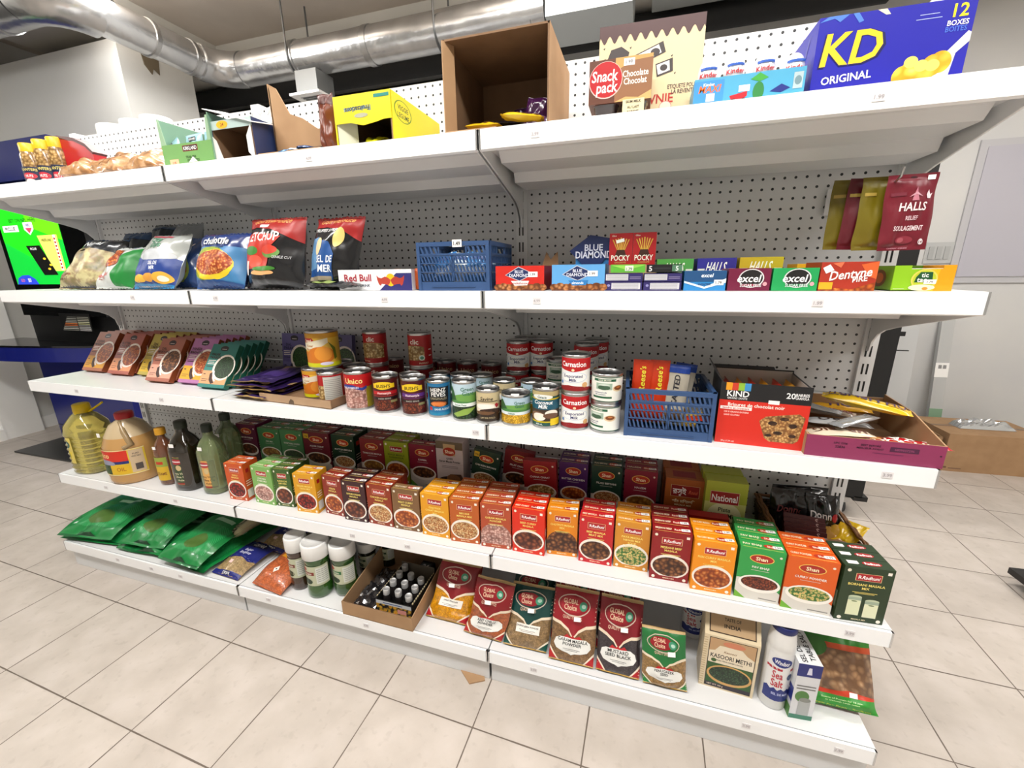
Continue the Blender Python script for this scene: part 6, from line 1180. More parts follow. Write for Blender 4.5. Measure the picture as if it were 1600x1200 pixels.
# blue crate
a = at(655, 452, y=.028); b_ = at(765, 452, y=.028); H_ = at(655, 379, y=.028).z-Z4
crate((a.x, .028, Z4), D2(1), b_.x-a.x, .21, H_, 'blue slotted folding crate on the second shelf beside the energy drink tray')
MB_ = MB().box(0, -.0012, 0, .026, 0, .018, 'sticker').art([('t', '1.49', .5, .5, .5, '#404040', .8)], front_map(0, 0, -.0013), .026, .018).build('price_card', None, (a.x+.105, .0258, Z4+H_-.014)); tag(MB_, 'white price card clipped on the rim of the upper blue crate', 'price card')
for k in range(6):
    o = pouch('snack_packet', .075, .095, .022, mat(['#2c6ca8', '#c8d8e0', '#3c7cb8', '#a8c0d0', '#2c5c98', '#b8ccd8'][k], .22), [('r', .1, .3, .9, .5, '#e0e8f0'), ('r', .2, .7, .8, .8, '#1c3c7c')], (a.x+.052+(k % 3)*.048, .065+(k//3)*.06, Z4+.012), (D2(-25), D2((k*37) % 20-10), D2((k*53) % 30-15)), seed=100+k, wr=.004); tag(o, ['blue snack packet at the front left inside the upper crate', 'pale snack packet at the front middle inside the upper crate', 'blue snack packet at the front right inside the upper crate', 'pale snack packet at the back left inside the upper crate', 'blue snack packet at the back middle inside the upper crate', 'pale snack packet at the back right inside the upper crate'][k], 'snack packet', 'snack packets inside the upper blue crate')
# Blue Diamond boxes
def bd(base, sub): return [('r', 0, 0, 1, .06, '#5c2c1c'), *[('e', .05+.115*i, .14+.04*(i % 2), .085, .13, 'f_almond') for i in range(9)], ('p', [(.2, .63), (.48, .97), (.8, .68), (.5, .38)], '#c8c8d0'), ('p', [(.22, .63), (.48, .94), (.78, .68), (.5, .41)], '#1c2c5c'), ('t', 'BLUE', .49, .77, .12, '#e0e4f0', .26), ('t', 'DIAMOND', .49, .62, .13, '#e0e4f0', .52), ('p', [(.32, .4), (.7, .4), (.66, .22), (.4, .2)], '#e8e0e0' if base[1] == 'c' else '#2c78b8'), ('t', sub, .5, .31, .1, '#a03020' if base[1] == 'c' else '#e8f0f8', .34), ('r', .68, .55, .87, .76, 'sticker'), ('t', '1.99', .77, .655, .1, '#303030', .16)]
def snack_box(u0, u1, vt, vb_, y, base, sub, label):
    a = at(u0, 452, y=y); b_ = at(u1, 452, y=y); W_ = b_.x-a.x; H_ = at(u0, vt, y=y).z-Z4; t = empty('almond_box', (a.x, y, Z4)); tag(t, label, 'snack box', 'Blue Diamond almond boxes')
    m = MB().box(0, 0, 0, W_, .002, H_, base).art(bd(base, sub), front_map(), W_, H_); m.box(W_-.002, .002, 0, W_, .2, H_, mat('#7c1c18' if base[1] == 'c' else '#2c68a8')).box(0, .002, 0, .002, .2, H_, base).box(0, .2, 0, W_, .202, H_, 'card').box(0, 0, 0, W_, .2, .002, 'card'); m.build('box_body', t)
    return t, W_, H_, a
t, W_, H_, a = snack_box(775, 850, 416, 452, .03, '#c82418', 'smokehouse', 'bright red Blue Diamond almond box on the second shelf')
MB().prism([(0, 0), (W_*.1, .04), (W_*.2, .018), (W_*.36, .04), (W_*.38, .0)], -.002, 0, 'y', 'card').build('torn_lid', t, (W_*.62, .19, H_))
for k in range(3): o = pouch('almond_bag', .07, .055, .014, mat('#a8281c', .25), None, (a.x+.05+k*.05, .09+k*.03, Z4+.006), (D2(-20), 0, D2(k*11)), seed=120+k, wr=.002); tag(o, ['red nut packet at the left inside the red almond box', 'red nut packet in the middle of the red almond box', 'red nut packet at the right inside the red almond box'][k], 'nut packet', 'nut packets inside the red almond box')
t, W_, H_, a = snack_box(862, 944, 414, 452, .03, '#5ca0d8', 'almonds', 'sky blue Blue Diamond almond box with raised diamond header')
hd = MB().box(-W_*.3, -.002, 0, W_*.4, 0, .045, '#2c78b8').prism([(-.055, .035), (.0, .075), (.07, .062), (.075, .055), (.03, .0), (-.02, -.0)], -.006, -.003, 'y', '#1c2c5c')
hd.art([('t', 'BLUE', .5, .62, .24, '#d8dcec', .4), ('t', 'DIAMOND', .5, .36, .26, '#d8dcec', .8)], lambda u, v, o: (-.05+u, -.0062-o, .0+v), .12, .07); hd.build('header_card', t, (W_*.58, .15, H_+.002))
# gum boxes
gk = dict(cat='gum box', group='gum and candy boxes on the second shelf')
for (u0, u1, v0, lb) in [(945, 1003, 441, 'dark purple carton, lower left of the four under the Pocky boxes'), (1005, 1064, 441, 'dark purple carton, lower right of the four under the Pocky boxes')]:
    box4(u0, u1, v0, .03, .12, '#2c2460', [('r', .18, .15, .95, .9, '#c8c8cc'), ('e', .1, .6, .04, .15, '#8c88b8'), *[('r', .2, .25+i*.13, .9, .29+i*.13, '#7c7c88') for i in range(5)]], lb, **gk)
zz = at(970, 441, y=.03).z+.001
for (u0, u1, lb) in [(945, 1003, 'dark purple carton, upper left of the four under the Pocky boxes'), (1005, 1064, 'dark purple carton, upper right of the four under the Pocky boxes')]:
    box4(u0, u1, 427.5, .03, .12, '#2c2460', [('r', .02, .15, .62, .9, '#c8c8cc'), ('r', .66, .5, .95, .6, '#7c7498'), ('r', .66, .3, .95, .4, '#7c7498'), *[('r', .04, .25+i*.13, .6, .29+i*.13, '#7c7c88') for i in range(5)]], lb, z=zz, **gk)
zz = at(970, 427.5, y=.03).z+.0015
box4(953, 1006, 413.5, .035, .09, '#5cb038', [('p', [(0, .9), (.5, .3), (1, .9)], '#8ccc50'), ('r', .42, .2, .66, .85, '#d8e8d0'), ('t', '1.79', .54, .45, .35, '#405040', .2)], 'lime green gum box on top of the left purple cartons', z=zz, **gk)
box4(1009, 1063, 413.5, .035, .09, '#141418', [('t', '5', .1, .5, .7, '#e8e8e8', .12), ('r', .2, .4, .68, .6, '#303034'), ('r', .72, .1, 1, .9, '#507c60'), ('t', '5', .86, .5, .6, '#f0f4f0', .12)], 'black gum box with a big 5 on top of the right purple cartons', z=zz, **gk)
# Pocky pair stands behind the stack on a flat carton
za = at(985, 414, y=.14).z
ph = MB().box(0, 0, 0, .19, .09, za-Z4, 'card_pale').art([('r', .1, .4, .9, .6, '#8c7458')], front_map(), .19, za-Z4).build('shipping_box', None, (at(948, 430, y=.155).x, .155, Z4)); tag(ph, 'plain cardboard box hidden under the two Pocky packs', 'box')
for i, (u0, u1) in enumerate([(951.5, 987.5), (988, 1024)]):
    a = at(u0, 400, y=.16); b_ = at(u1, 400, y=.16)
    o = carton('biscuit_stick_box', b_.x-a.x, .022, at(990, 364, y=.16).z-za, '#a8141c', [*[('p', [(.5+.02*j, .32), (.53+.02*j, .32), (.5+.115*j+.02, .86-.02*abs(j)), (.5+.115*j-.03, .86-.02*abs(j))], ['#e0b84c', '#d0a038'][j % 2]) for j in range(-3, 4)], ('p', [(.25, .28), (.75, .28), (.66, .48), (.34, .48)], '#3c1c14'), ('t', 'Glico', .2, .92, .05, '#e8d8c8', .3, .2), ('t', 'POCKY', .5, .23, .18, '#f4e8dc', .8), ('t', 'CHOCOLATE', .5, .08, .05, '#c8a060', .5)]+([('p', [(.28, .78), (.62, .84), (.65, .74), (.31, .68)], 'sticker')] if i == 0 else []), (a.x, .16, za+.0006)); tag(o, ['left red Pocky biscuit stick box with white price tag', 'right red Pocky biscuit stick box'][i], 'biscuit box', 'red Pocky boxes')
# Halls boxes behind
for u0, u1, vt, c_, lb in [(1024, 1080, 405, '#4c9440', 'green Halls candy box in the back'), (1086, 1146, 403.5, '#2c2880', 'indigo Halls candy box in the back'), (1151, 1218, 402, '#b8a020', 'yellow Halls candy box in the back')]:
    box4(u0, u1, vt, .13, .08, c_, [('t', 'HALLS', .5, .72, .32, '#e8e8d8', .5, .2), ('r', .02, .6, .2, .66, '#d8d8c8'), ('r', .8, .6, .98, .66, '#d8d8c8'), ('r', 0, .0, 1, .28, c_), ('t', 'HALLS', .5, .2, .24, '#c8c8c8', .4)], lb, **gk)
EX = lambda c1: [('e', .55, .55, .3, .42, '#d8d8d8'), ('e', .55, .55, .27, .38, '#181818'), ('t', 'excel', .5, .56, .34, '#f4f4f4', .62, .15), ('r', .3, .2, .75, .3, c1), ('t', 'SUGAR FREE', .55, .24, .13, '#d8e0e0', .5), ('e', .88, .3, .05, .09, '#d8a0a8')]
box4(1068, 1133, 423.5, .028, .09, '#2c84c4', [('r', 0, .45, 1, 1, '#1c4c7c'), ('p', [(0, .5), (.5, .2), (1, .62), (1, .4), (.5, .1), (0, .4)], '#d8e8f0'), ('t', 'excel', .55, .78, .2, '#e8f0f8', .3, .15), ('t', 'WINTER', .5, .32, .12, '#1c3c6c', .4), ('r', .72, .28, .95, .55, 'sticker'), ('t', '1.79', .83, .41, .14, '#303030', .2)], 'blue Excel gum box with snowy stripe', **gk)
box4(1136, 1202, 419.5, .028, .09, '#6c1438', EX('#8c1c3c'), 'maroon Excel gum box', **gk)
box4(1205, 1276, 419, .028, .09, '#1c9c54', EX('#14703c'), 'emerald green Excel gum box', **gk)
box4(1278, 1366, 409.5, .028, .09, '#a8301c', [('p', [(.0, 0), (.3, .1), (.6, .05), (1, .3), (1, 0)], 'f_fry'), ('p', [(.7, .9), (1, 1), (1, .4), (.85, .5)], '#d8602c'), ('p', [(.2, .95), (.4, 1), (.35, .8)], '#d8704c'), ('t', 'Dentyne', .55, .6, .32, '#f4f0ec', .74, .2, .12), ('t', 'FIRE', .72, .42, .2, '#f0e8e4', .26, .1, .12), ('r', .0, .05, .25, .3, '#e0a820'), ('p', [(.03, .8), (.15, .92), (.24, .72), (.1, .6)], 'sticker')], 'fiery red Dentyne Fire gum box', **gk)
a = at(1392, 450, y=.028); b_ = at(1487, 450, y=.028); W_ = b_.x-a.x; H_ = at(1480, 414, y=.028).z-Z4
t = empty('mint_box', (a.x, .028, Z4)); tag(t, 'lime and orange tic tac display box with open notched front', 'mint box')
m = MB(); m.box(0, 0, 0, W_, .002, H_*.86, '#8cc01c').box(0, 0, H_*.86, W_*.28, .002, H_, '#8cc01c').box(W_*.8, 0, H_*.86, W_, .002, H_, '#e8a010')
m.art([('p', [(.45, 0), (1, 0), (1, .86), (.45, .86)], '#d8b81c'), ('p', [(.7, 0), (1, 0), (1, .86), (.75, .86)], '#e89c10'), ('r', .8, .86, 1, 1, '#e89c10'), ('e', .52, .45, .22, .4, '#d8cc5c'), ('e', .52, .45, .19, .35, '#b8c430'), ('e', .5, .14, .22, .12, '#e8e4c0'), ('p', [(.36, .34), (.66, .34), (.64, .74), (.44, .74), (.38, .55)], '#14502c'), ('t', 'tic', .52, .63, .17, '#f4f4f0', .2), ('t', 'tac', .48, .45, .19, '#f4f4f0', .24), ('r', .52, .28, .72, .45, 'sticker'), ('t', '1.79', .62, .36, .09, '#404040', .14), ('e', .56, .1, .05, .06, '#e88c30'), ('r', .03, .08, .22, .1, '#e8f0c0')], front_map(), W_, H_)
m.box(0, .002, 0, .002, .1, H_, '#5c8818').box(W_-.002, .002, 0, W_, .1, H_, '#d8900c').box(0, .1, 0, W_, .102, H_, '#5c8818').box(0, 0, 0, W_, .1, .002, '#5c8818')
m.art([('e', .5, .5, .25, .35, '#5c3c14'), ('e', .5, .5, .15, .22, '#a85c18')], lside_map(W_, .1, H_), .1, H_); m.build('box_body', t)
for k in range(5):
    q = MB().box(0, 0, 0, .014, .075, .036, mat('#e0e4d8', .15, trans=.3)).box(0, 0, .036, .014, .075, .04, 'white').build('mint_case', None, (a.x+.006+k*.0165, .04, Z4+.003)); tag(q, 'small clear mint case standing inside the tic tac box', 'mint case', 'mint cases inside the tic tac box')
box4(1240, 1280, 412.5, .13, .07, '#d8a01c', [('r', .2, .5, .9, .8, '#b85020')], 'small orange yellow gum box behind the green Excel box', **gk)
# Halls bags on a peg hook at the right upright
hx = at(1392, 300, y=.13)
hk = MB().tube([(0, .24, 0), (0, .1, 0), (0, -.06, 0), (0, -.075, .006), (0, -.08, .022)], .0022, 'steel', 8).tube([(0, .22, .0), (0, .238, .03), (0, .24, -.02)], .003, 'steel', 6).box(-.014, .238, -.03, .014, .241, .035, 'shelf')
HB = at(1400, 283, y=.07)
hk.build('peg_hook', None, (HB.x-.0, .13, HB.z)); tag(C.objects['peg_hook'], 'long steel hook holding the hanging candy bags', 'hook')
a = at(1368, 392, y=.07); b_ = at(1444, 392, y=.07); W_ = b_.x-a.x; H_ = HB.z+.012-a.z
hs = lambda: [('t', 'HALLS', .56, .56, .09, '#f0e0e0', .56, .2), ('p', [(.52, .62), (.6, .78), (.66, .62)], '#b87080'), ('p', [(.46, .66), (.6, .72), (.74, .66), (.6, .69)], '#c08c98'), ('t', 'RELIEF', .55, .44, .045, '#e0c0c8', .24), ('t', 'SOULAGEMENT', .52, .33, .055, '#f0dce0', .62), ('e', .5, .18, .18, .055, '#8c2c3c'), ('e', .42, .18, .06, .035, '#a8505c'), ('e', .85, .15, .055, .045, '#e8dce0'), ('t', '14', .85, .15, .04, '#5c1824', .07), ('r', .78, .87, .93, .95, 'sticker'), ('e', .5, .93, .07, .015, '#2c0c14'), ('p', [(.82, .68), (.86, .74), (.9, .68), (.94, .7), (.9, .64), (.84, .64)], '#e0ccd0'), ('r', .1, .68, .4, .72, '#702434'), ('t', 'CHERRY CERISE', .4, .05, .025, '#c890a0', .4)]
for k, (dx, dy, c_, lb, tilt) in enumerate([(0, 0, '#6c1424', 'dark red Halls bag hanging in front on the hook', 0), (-.035, .022, '#6e620e', 'olive yellow candy bag hanging second on the hook', 1), (-.055, .042, '#5c1420', 'dark red candy bag hanging third on the hook', 3), (-.075, .062, '#6a5e10', 'olive yellow candy bag hanging last on the hook', 2)]):
    o = pouch('candy_bag', W_, H_, .016, mat(c_, .35), hs() if k == 0 else [('r', .05, .7, .3, .74, '#a89040')], ((a.x+b_.x)/2+dx, .07+dy, a.z+.002*k), (0, D2(tilt-1), D2(0)), lean=2, seed=130+k, wr=.003, crimp=.1, sag=.3); tag(o, lb, 'candy bag', 'candy bags hanging on the hook')

# ================================================================== top shelf
YT = .05
def p1(u, v, y=YT): return at(u, v, y=y)
def box1(u0, u1, vt, y, D_, base, art, label, name, cat, vref=None, yaw=0, top=None, side=None, lspec=None, sspec=None, group=None):
    vref = vref or vt+30; a = p1(u0, vref, y); b_ = p1(u1, vref, y); H_ = p1(u0, vt, y).z-Z1
    o = carton(name, b_.x-a.x, D_, H_, base, art, (a.x, y, Z1+.0005), D2(yaw), top=top, side=side, lspec=lspec, sspec=sspec); tag(o, label, cat, group); return o
# KD case
mac = [('e', .62+.045*i, .17+.02*i+.03*math.sin(i*1.7), .07, .13, 'f_mac') for i in range(6)]+[('e', .66+.07*i, .29+.04*math.cos(i*2), .045, .07, '#f8d868') for i in range(3)]
kdsp = [('p', [(0, 0), (.5, 0), (.3, .06), (0, .1)], '#2c50c8'), ('p', [(.0, .94), (.06, 1), (.2, 1), (.14, .92), (.1, .97)], '#4c7cd0'), ('p', [(.22, 1), (.26, 1), (.3, .9), (.27, .88)], '#4c7cd0'), ('p', [(.38, 1), (.44, 1), (.47, .93), (.44, .93)], '#d8d0c0'),
 ('t', 'KD', .26, .6, .42, '#101050', .44, .12), ('t', 'KD', .255, .61, .4, '#f0c828', .4, .12), ('t', 'ORIGINAL', .24, .24, .1, '#f0f0f4', .34, 0, .06), ('t', '12', .91, .87, .15, '#f0e020', .1), ('t', 'BOXES', .905, .73, .06, '#f0f0f4', .13), ('t', 'BOITES', .9, .66, .06, '#4c70d8', .13), ('r', .66, .86, .78, .868, '#a8b4e8'), ('r', .64, .81, .8, .818, '#a8b4e8'),
 ('p', [(.8, .3), (.88, .42), (.98, .62), (1, .6), (1, .5), (.93, .38), (.91, .1), (.8, .08)], '#d4d8dc')]+mac
a = p1(1266, 134); b_ = p1(1506, 110); W_ = b_.x-a.x; Hk = p1(1259, 33).z-Z1
o = carton('macaroni_case', W_, .15, Hk, '#1a1aa0', kdsp, (a.x, YT, Z1+.0005), D2(1), lspec=[('p', [(0, .2), (.3, .8), (.34, .78), (.05, .1)], '#4c50a8'), ('p', [(.4, .1), (.7, .9), (.74, .88), (.45, .1)], '#4c50a8')]); tag(o, 'large blue KD Original macaroni case on the top shelf', 'macaroni case')
# Kinder egg tray
a = p1(1083, 158, .035); b_ = p1(1256, 139, .035); W_ = b_.x-a.x; H_ = p1(1150, 117, .035).z-Z1
t = empty('egg_tray', (a.x, .035, Z1)); tag(t, 'blue Kinder egg display tray with fish picture', 'tray')
m = MB().box(0, 0, 0, W_, .002, H_, '#4ca0c4').art([('r', 0, .1, .28, .92, '#3c8cd0'), ('t', 'MAXI', .15, .66, .24, '#e86c24', .2, .2), ('t', 'Kinder', .14, .8, .1, '#e8f0f8', .16), ('r', .12, .25, .2, .5, '#e0d0d8'), ('p', [(.3, .0), (.42, .1), (.62, .04), (1, .12), (1, 0)], '#1c6c6c'), ('p', [(.34, .35), (.5, .45), (.5, .3), (.44, .15), (.36, .2)], '#c81c28'), ('e', .38, .15, .03, .1, '#202020'), ('e', .47, .15, .03, .1, '#202020'), ('e', .6, .4, .05, .3, '#2c7c3c'), ('p', [(.52, .8), (.6, .98), (.68, .8), (.6, .7)], '#3c9c3c'), ('p', [(.7, .35), (.8, .55), (.88, .4), (.8, .28)], '#1c2c7c'), ('r', .42, .45, .52, .65, 'sticker'), ('r', .9, .35, .98, .85, '#a8bcc0'), ('e', .94, .6, .03, .14, '#6c8890'), ('t', 'SURPRISE', .14, .14, .08, '#e0f0f8', .2)], front_map(), W_, H_)
m.box(0, .002, 0, .002, .1, H_, '#4c90b0').box(W_-.002, .002, 0, W_, .1, H_, '#6cb0c4').box(0, .098, 0, W_, .1, H_, '#4c90b0').box(0, 0, 0, W_, .1, .002, '#4c90b0'); m.build('tray_body', t)
for k, u in enumerate([1107, 1148, 1194, 1240]):
    q = p1(u, 105, .075); rE = .019
    e = empty('chocolate_egg', (q.x, .075, Z1+.003)); tag(e, ['foil wrapped Kinder egg leftmost in the blue tray', 'foil wrapped Kinder egg second from the left', 'foil wrapped Kinder egg second from the right', 'foil wrapped Kinder egg rightmost, touching the KD case'][k], 'chocolate egg', 'foil eggs in the blue tray')
    he = (p1(u, [92, 83, 80, 84][k], .075).z-Z1)-.003
    MB().lathe([(rE*.45, 0), (rE*.5, .012)], 'white', 18).build('cup', e)
    m = MB(); n = 12; m.lathe([(max(.0004, rE*1.05*math.sin(math.pi*i/n)**.85), he*.3+(he*.7)*(1-math.cos(math.pi*i/n))/2) for i in range(n+1)], mat('#e4e6ea', .22, .2), 24)
    mp_ = lambda u_, v_, o_, he=he: ((rE*1.06+o_)*math.sin((u_-.5*.04)/rE), -(rE*1.06+o_)*math.cos((u_-.02)/rE), he*.5+v_)
    m.art([('t', 'Kinder', .5, .5, .3, '#c82430', .9), ('r', .1, .8, .9, .95, '#2c5cb8')], mp_, .04, .03, maxl=.008, off0=.0006); m.build('egg', e)
# brownie carton
a = p1(933, 175, .12); b_ = p1(1093, 155, .12); W_ = b_.x-a.x; Hb = p1(931, 45, .12).z-Z1
dr = [(0, 1), (1, 1), (1, .86)]+[q for i in range(12) for q in ((1-.083*i-.02, .8), (1-.083*i-.062, .88))]
bsp = [('p', [(0, 1), (1, 1), (1, .87)]+[(1-i/96, .87+.035*math.cos(math.pi*i/4.8)) for i in range(1, 96)]+[(0, .87)], '#4a2c2c'), ('p', [(.08, .68), (.12, .78), (.22, .8), (.3, .74), (.28, .64), (.16, .6)], '#3c3434'), ('p', [(.34, .7), (.62, .8), (.65, .7), (.38, .6)], '#3c3434'), ('p', [(.37, .7), (.58, .775), (.61, .7), (.4, .62)], '#f6f4ee'), ('e', .55, .71, .045, .035, '#3c3434'), ('t', 'BROWN', .45, .68, .03, '#b83c34', .1, 0, .3), ('p', [(.56, .6), (.72, .64), (.73, .52), (.58, .48)], '#3c3434'), ('p', [(.57, .59), (.69, .62), (.7, .53), (.59, .5)], '#f6f4ee'), ('e', .64, .56, .035, .03, '#3c3434'),
  ('t', 'ETIQUETE POUR', .83, .38, .04, '#4c3838', .28), ('t', 'LA REVENTE', .84, .33, .04, '#4c3838', .22), ('t', 'BROWNIE', .5, .28, .09, '#b82c24', .5), ('e', .68, .2, .06, .05, '#d88c84'), ('e', .68, .2, .054, .044, '#eedfc8'), ('t', 'Fudgy', .53, .13, .05, '#b83c2c', .16, .2), ('t', 'BROWNIE BITES', .6, .06, .05, '#b83c2c', .34), ('p', [(.82, 0), (.84, .1), (.9, .12), (.93, 0)], '#3c2424')]+[('p', [(x, y), (x+.02, y+.01), (x+.012, y-.014)], '#3c3434') for x, y in [(.05, .7), (.04, .8), (.3, .78), (.7, .66), (.74, .5), (.33, .52), (.95, .86)]]
o = carton('brownie_carton', W_, .12, Hb, '#e4cfa4', bsp, (a.x, .12, Z1+.0005), D2(2), top='#4a2c2c'); tag(o, 'tall cream brownie carton with dripping chocolate edge', 'carton')
# pudding pack: printed sleeve over cups
a = p1(919, 178, .04); b_ = p1(1016, 166, .04); W_ = b_.x-a.x; Hs = p1(916, 98, .04).z-Z1; cut = .3*Hs
t = empty('pudding_pack', (a.x, .04, Z1)); tag(t, 'Snack Pack chocolate pudding pack with red round logo', 'pudding pack')
m = MB().box(0, 0, cut, W_, .065, Hs, '#5c3424').art([('r', .42, 0, 1, 1, '#8c6040'), ('p', [(.42, .7), (.7, .9), (1, .92), (1, 1), (.42, 1)], '#c09858'), ('p', [(.42, 0), (.6, .1), (.8, .06), (1, .2), (1, .0)], '#c8a468'), ('e', .27, .53, .27, .43, '#d8b8b0'), ('e', .27, .54, .26, .41, '#b0141c'), ('t', 'Snack', .26, .64, .26, '#f4f0f0', .42, .1), ('t', 'pack', .3, .38, .26, '#f4f0f0', .34, .1), ('t', 'Chocolate', .74, .62, .15, '#f0e8e0', .4), ('t', 'Chocolat', .74, .45, .15, '#f0e8e0', .36), ('r', .55, .8, .72, .96, 'sticker'), ('t', '1.99', .635, .88, .08, '#303030', .12)], front_map(0, cut, 0), W_, Hs-cut); m.build('sleeve', t)
for k in range(2):
    for j in range(2):
        q = MB().lathe([(.018, 0), (.02, .002), (.026, cut-.002), (.028, cut-.0005)], mat('#2c1a18', .25, coat=.5), 4 if False else 24, c=(W_*(.28+.46*k), .034+.0*j+j*.0), sq=.5)
        if j == 0: q.build('pudding_cup', t, (0, -.002, 0))
MB().box(W_*.56, -.003, .004, W_*.9, -.001, cut*1.05, '#d8cca4').art([('t', 'SKIM MILK', .5, .8, .14, '#3c2c20', .8), ('t', 'AU LAIT', .5, .5, .14, '#3c2c20', .7), ('t', 'ECREME', .5, .25, .14, '#3c2c20', .7)], front_map(W_*.56, .004, -.003), W_*.34, cut).build('milk_label', t)
# big open brown carton
def open_front(u0, u1, vt, y, D_, wall, inner, label, name='open_carton', yaw=0, art=None, toph=None, cat='carton', vref=120, topm=None):
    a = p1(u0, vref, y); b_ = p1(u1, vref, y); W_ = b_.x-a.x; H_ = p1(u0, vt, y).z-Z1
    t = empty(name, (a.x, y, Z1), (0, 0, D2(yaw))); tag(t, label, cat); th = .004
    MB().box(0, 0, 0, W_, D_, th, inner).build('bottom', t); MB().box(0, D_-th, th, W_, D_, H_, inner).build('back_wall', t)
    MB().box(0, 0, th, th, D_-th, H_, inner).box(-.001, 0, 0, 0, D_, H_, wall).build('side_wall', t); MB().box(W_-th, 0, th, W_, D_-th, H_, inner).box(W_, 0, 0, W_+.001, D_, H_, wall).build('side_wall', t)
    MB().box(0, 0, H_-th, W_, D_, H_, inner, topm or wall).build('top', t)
    return t, W_, H_, a
t, W_, H_, a = open_front(694, 858, 62, .03, .26, 'card', 'card_dark', 'big brown carton lying on its side, open toward the aisle', vref=130)
MB().box(0, 0, 0, .003, .035, H_*.97, 'card').build('side_flap', t, (-.001, -.005, .003), (0, 0, D2(-28)))
MB().box(0, 0, 0, W_*.5, .04, .003, 'card').build('front_flap', t, (.01, -.028, .001))
PU = '#3c1440'
for k, (dx, dy, c_, tilt, lb) in enumerate([(.20, .07, PU, 8, 'purple chocolate packet standing at the right inside the big carton'), (.17, .12, '#2c1038', -6, 'dark purple packet deeper at the right inside the big carton')]):
    o = pouch('chocolate_packet', .06, .085, .02, mat(c_, .22, coat=.4), [('r', .1, .4, .9, .5, '#7c4c84'), ('p', [(.5, .1), (.8, .25), (.7, .35), (.4, .22)], '#d8d0c8')], a+V((0, 0, Z1-a.z+.006))+V((dx, dy, 0)), (0, D2(tilt), 0), lean=10, seed=140+k, wr=.005); tag(o, lb, 'packet')
for k, (dx, dy, yaw, c_, lb) in enumerate([(.09, .0, -78, '#d8b020', 'yellow chocolate bar at the left front of the big carton'), (.19, .005, -100, '#e0b828', 'yellow chocolate bar at the right front of the big carton'), (.12, .06, -95, '#161218', 'black chocolate bar in the middle of the big carton'), (.07, .08, -60, '#2c1034', 'dark violet bar at the back left of the big carton'), (.14, .03, -85, '#141016', 'black bar lying under the yellow bars in the big carton')]):
    o = lying_bar(V((a.x+dx+.045, .05+dy, Z1+.018+.006*(k % 3))), D2(-yaw), D2(6), .1, .034, .014, mat(c_, .25), [('t', 'GOLD', .5, .5, .3, '#5c3c10', 2.5, 0, math.pi/2)] if k < 2 else None, lb, seed=150+k); o['group'] = 'bars in the big brown carton'
# yellow fruit snack carton
t, W_, H_, a = open_front(524, 613, 152, .045, .27, mat('#d8cc10'), 'card_dark', 'bright yellow fruit snack carton with torn open front', vref=190, topm=mat('#d8cc10'))
m = MB().box(0, -.002, H_*.5, W_, -.0002, H_, '#d8cc10').box(0, -.002, 0, .004, -.0002, H_*.5, '#d8cc10').prism([(W_*.28, H_*.5), (W_*.5, H_*.43), (W_*.75, H_*.47), (W_*.86, H_*.5)], -.002, -.0002, 'y', '#d8cc10')
m.art([('t', 'Fruitsations', .42, .45, .2, '#6c8c9c', .66, 0, math.pi+.02), ('t', 'Fruitsations', .42, .46, .18, '#203038', .6, 0, math.pi+.02), ('e', .48, .22, .12, .08, '#a8a890'), ('r', .72, .78, .98, .9, '#148078')], front_map(0, H_*.5, -.002), W_, H_*.5); m.build('front_panel', t)
MB().box(0, 0, 0, .05, .002, H_*.85, '#cfcfb8').build('inner_flap', t, (.005, .0005, .004), (0, 0, D2(38)))
m = MB().art([('r', 0, 0, 1, 1, mat('#d8cc10')), ('e', .2, .72, .16, .2, '#4c7c10'), ('e', .2, .72, .145, .185, '#d8cc10'), ('t', 'VEGGIE', .2, .78, .09, '#30500c', .24), ('t', 'LEGUME', .2, .64, .09, '#30500c', .24), ('p', [(.55, .2), (.6, .55), (.68, .3)], '#c84018'), ('e', .58, .2, .05, .12, '#a87818'), ('p', [(.7, .1), (1, .2), (1, .75), (.85, .6), (.72, .35)], '#2c8c2c'), ('t', 'Fruitsations', .85, .42, .1, '#e8f0e8', .4, .2, 1.3), ('p', [(.55, 0), (.7, .12), (.95, .1), (1, 0)], '#d8701c')], lambda u, v, o: (W_+.0012+o, u, v), .27, H_); m.build('side_print', t)
for k in range(3): o = pouch('fruit_packet', .06, .055, .016, mat('#c8c41c', .2), [('p', [(.5, .8), (.8, .6), (.6, .5)], '#5c7c1c')], (a.x+.075+k*.035, .06+k*.02, Z1+.006), (D2(-52), D2(k*9), D2(k*14-8)), seed=160+k, wr=.004); tag(o, ['yellow fruit packet leftmost in the yellow carton', 'yellow fruit packet middle in the yellow carton', 'yellow fruit packet rightmost in the yellow carton'][k], 'packet', 'fruit packets in the yellow carton')
# brown wrapper bag and torn flap between the cartons
o = pouch('snack_bag', .05, .15, .04, mat('#6c3420', .3), [('r', 0, .75, 1, 1, '#4c1c14')], (p1(512, 200, .07).x, .07, Z1+.003), (0, D2(-1), 0), lean=4, seed=170, wr=.008); tag(o, 'reddish brown crinkled snack bag between the torn carton and the yellow one', 'snack bag')
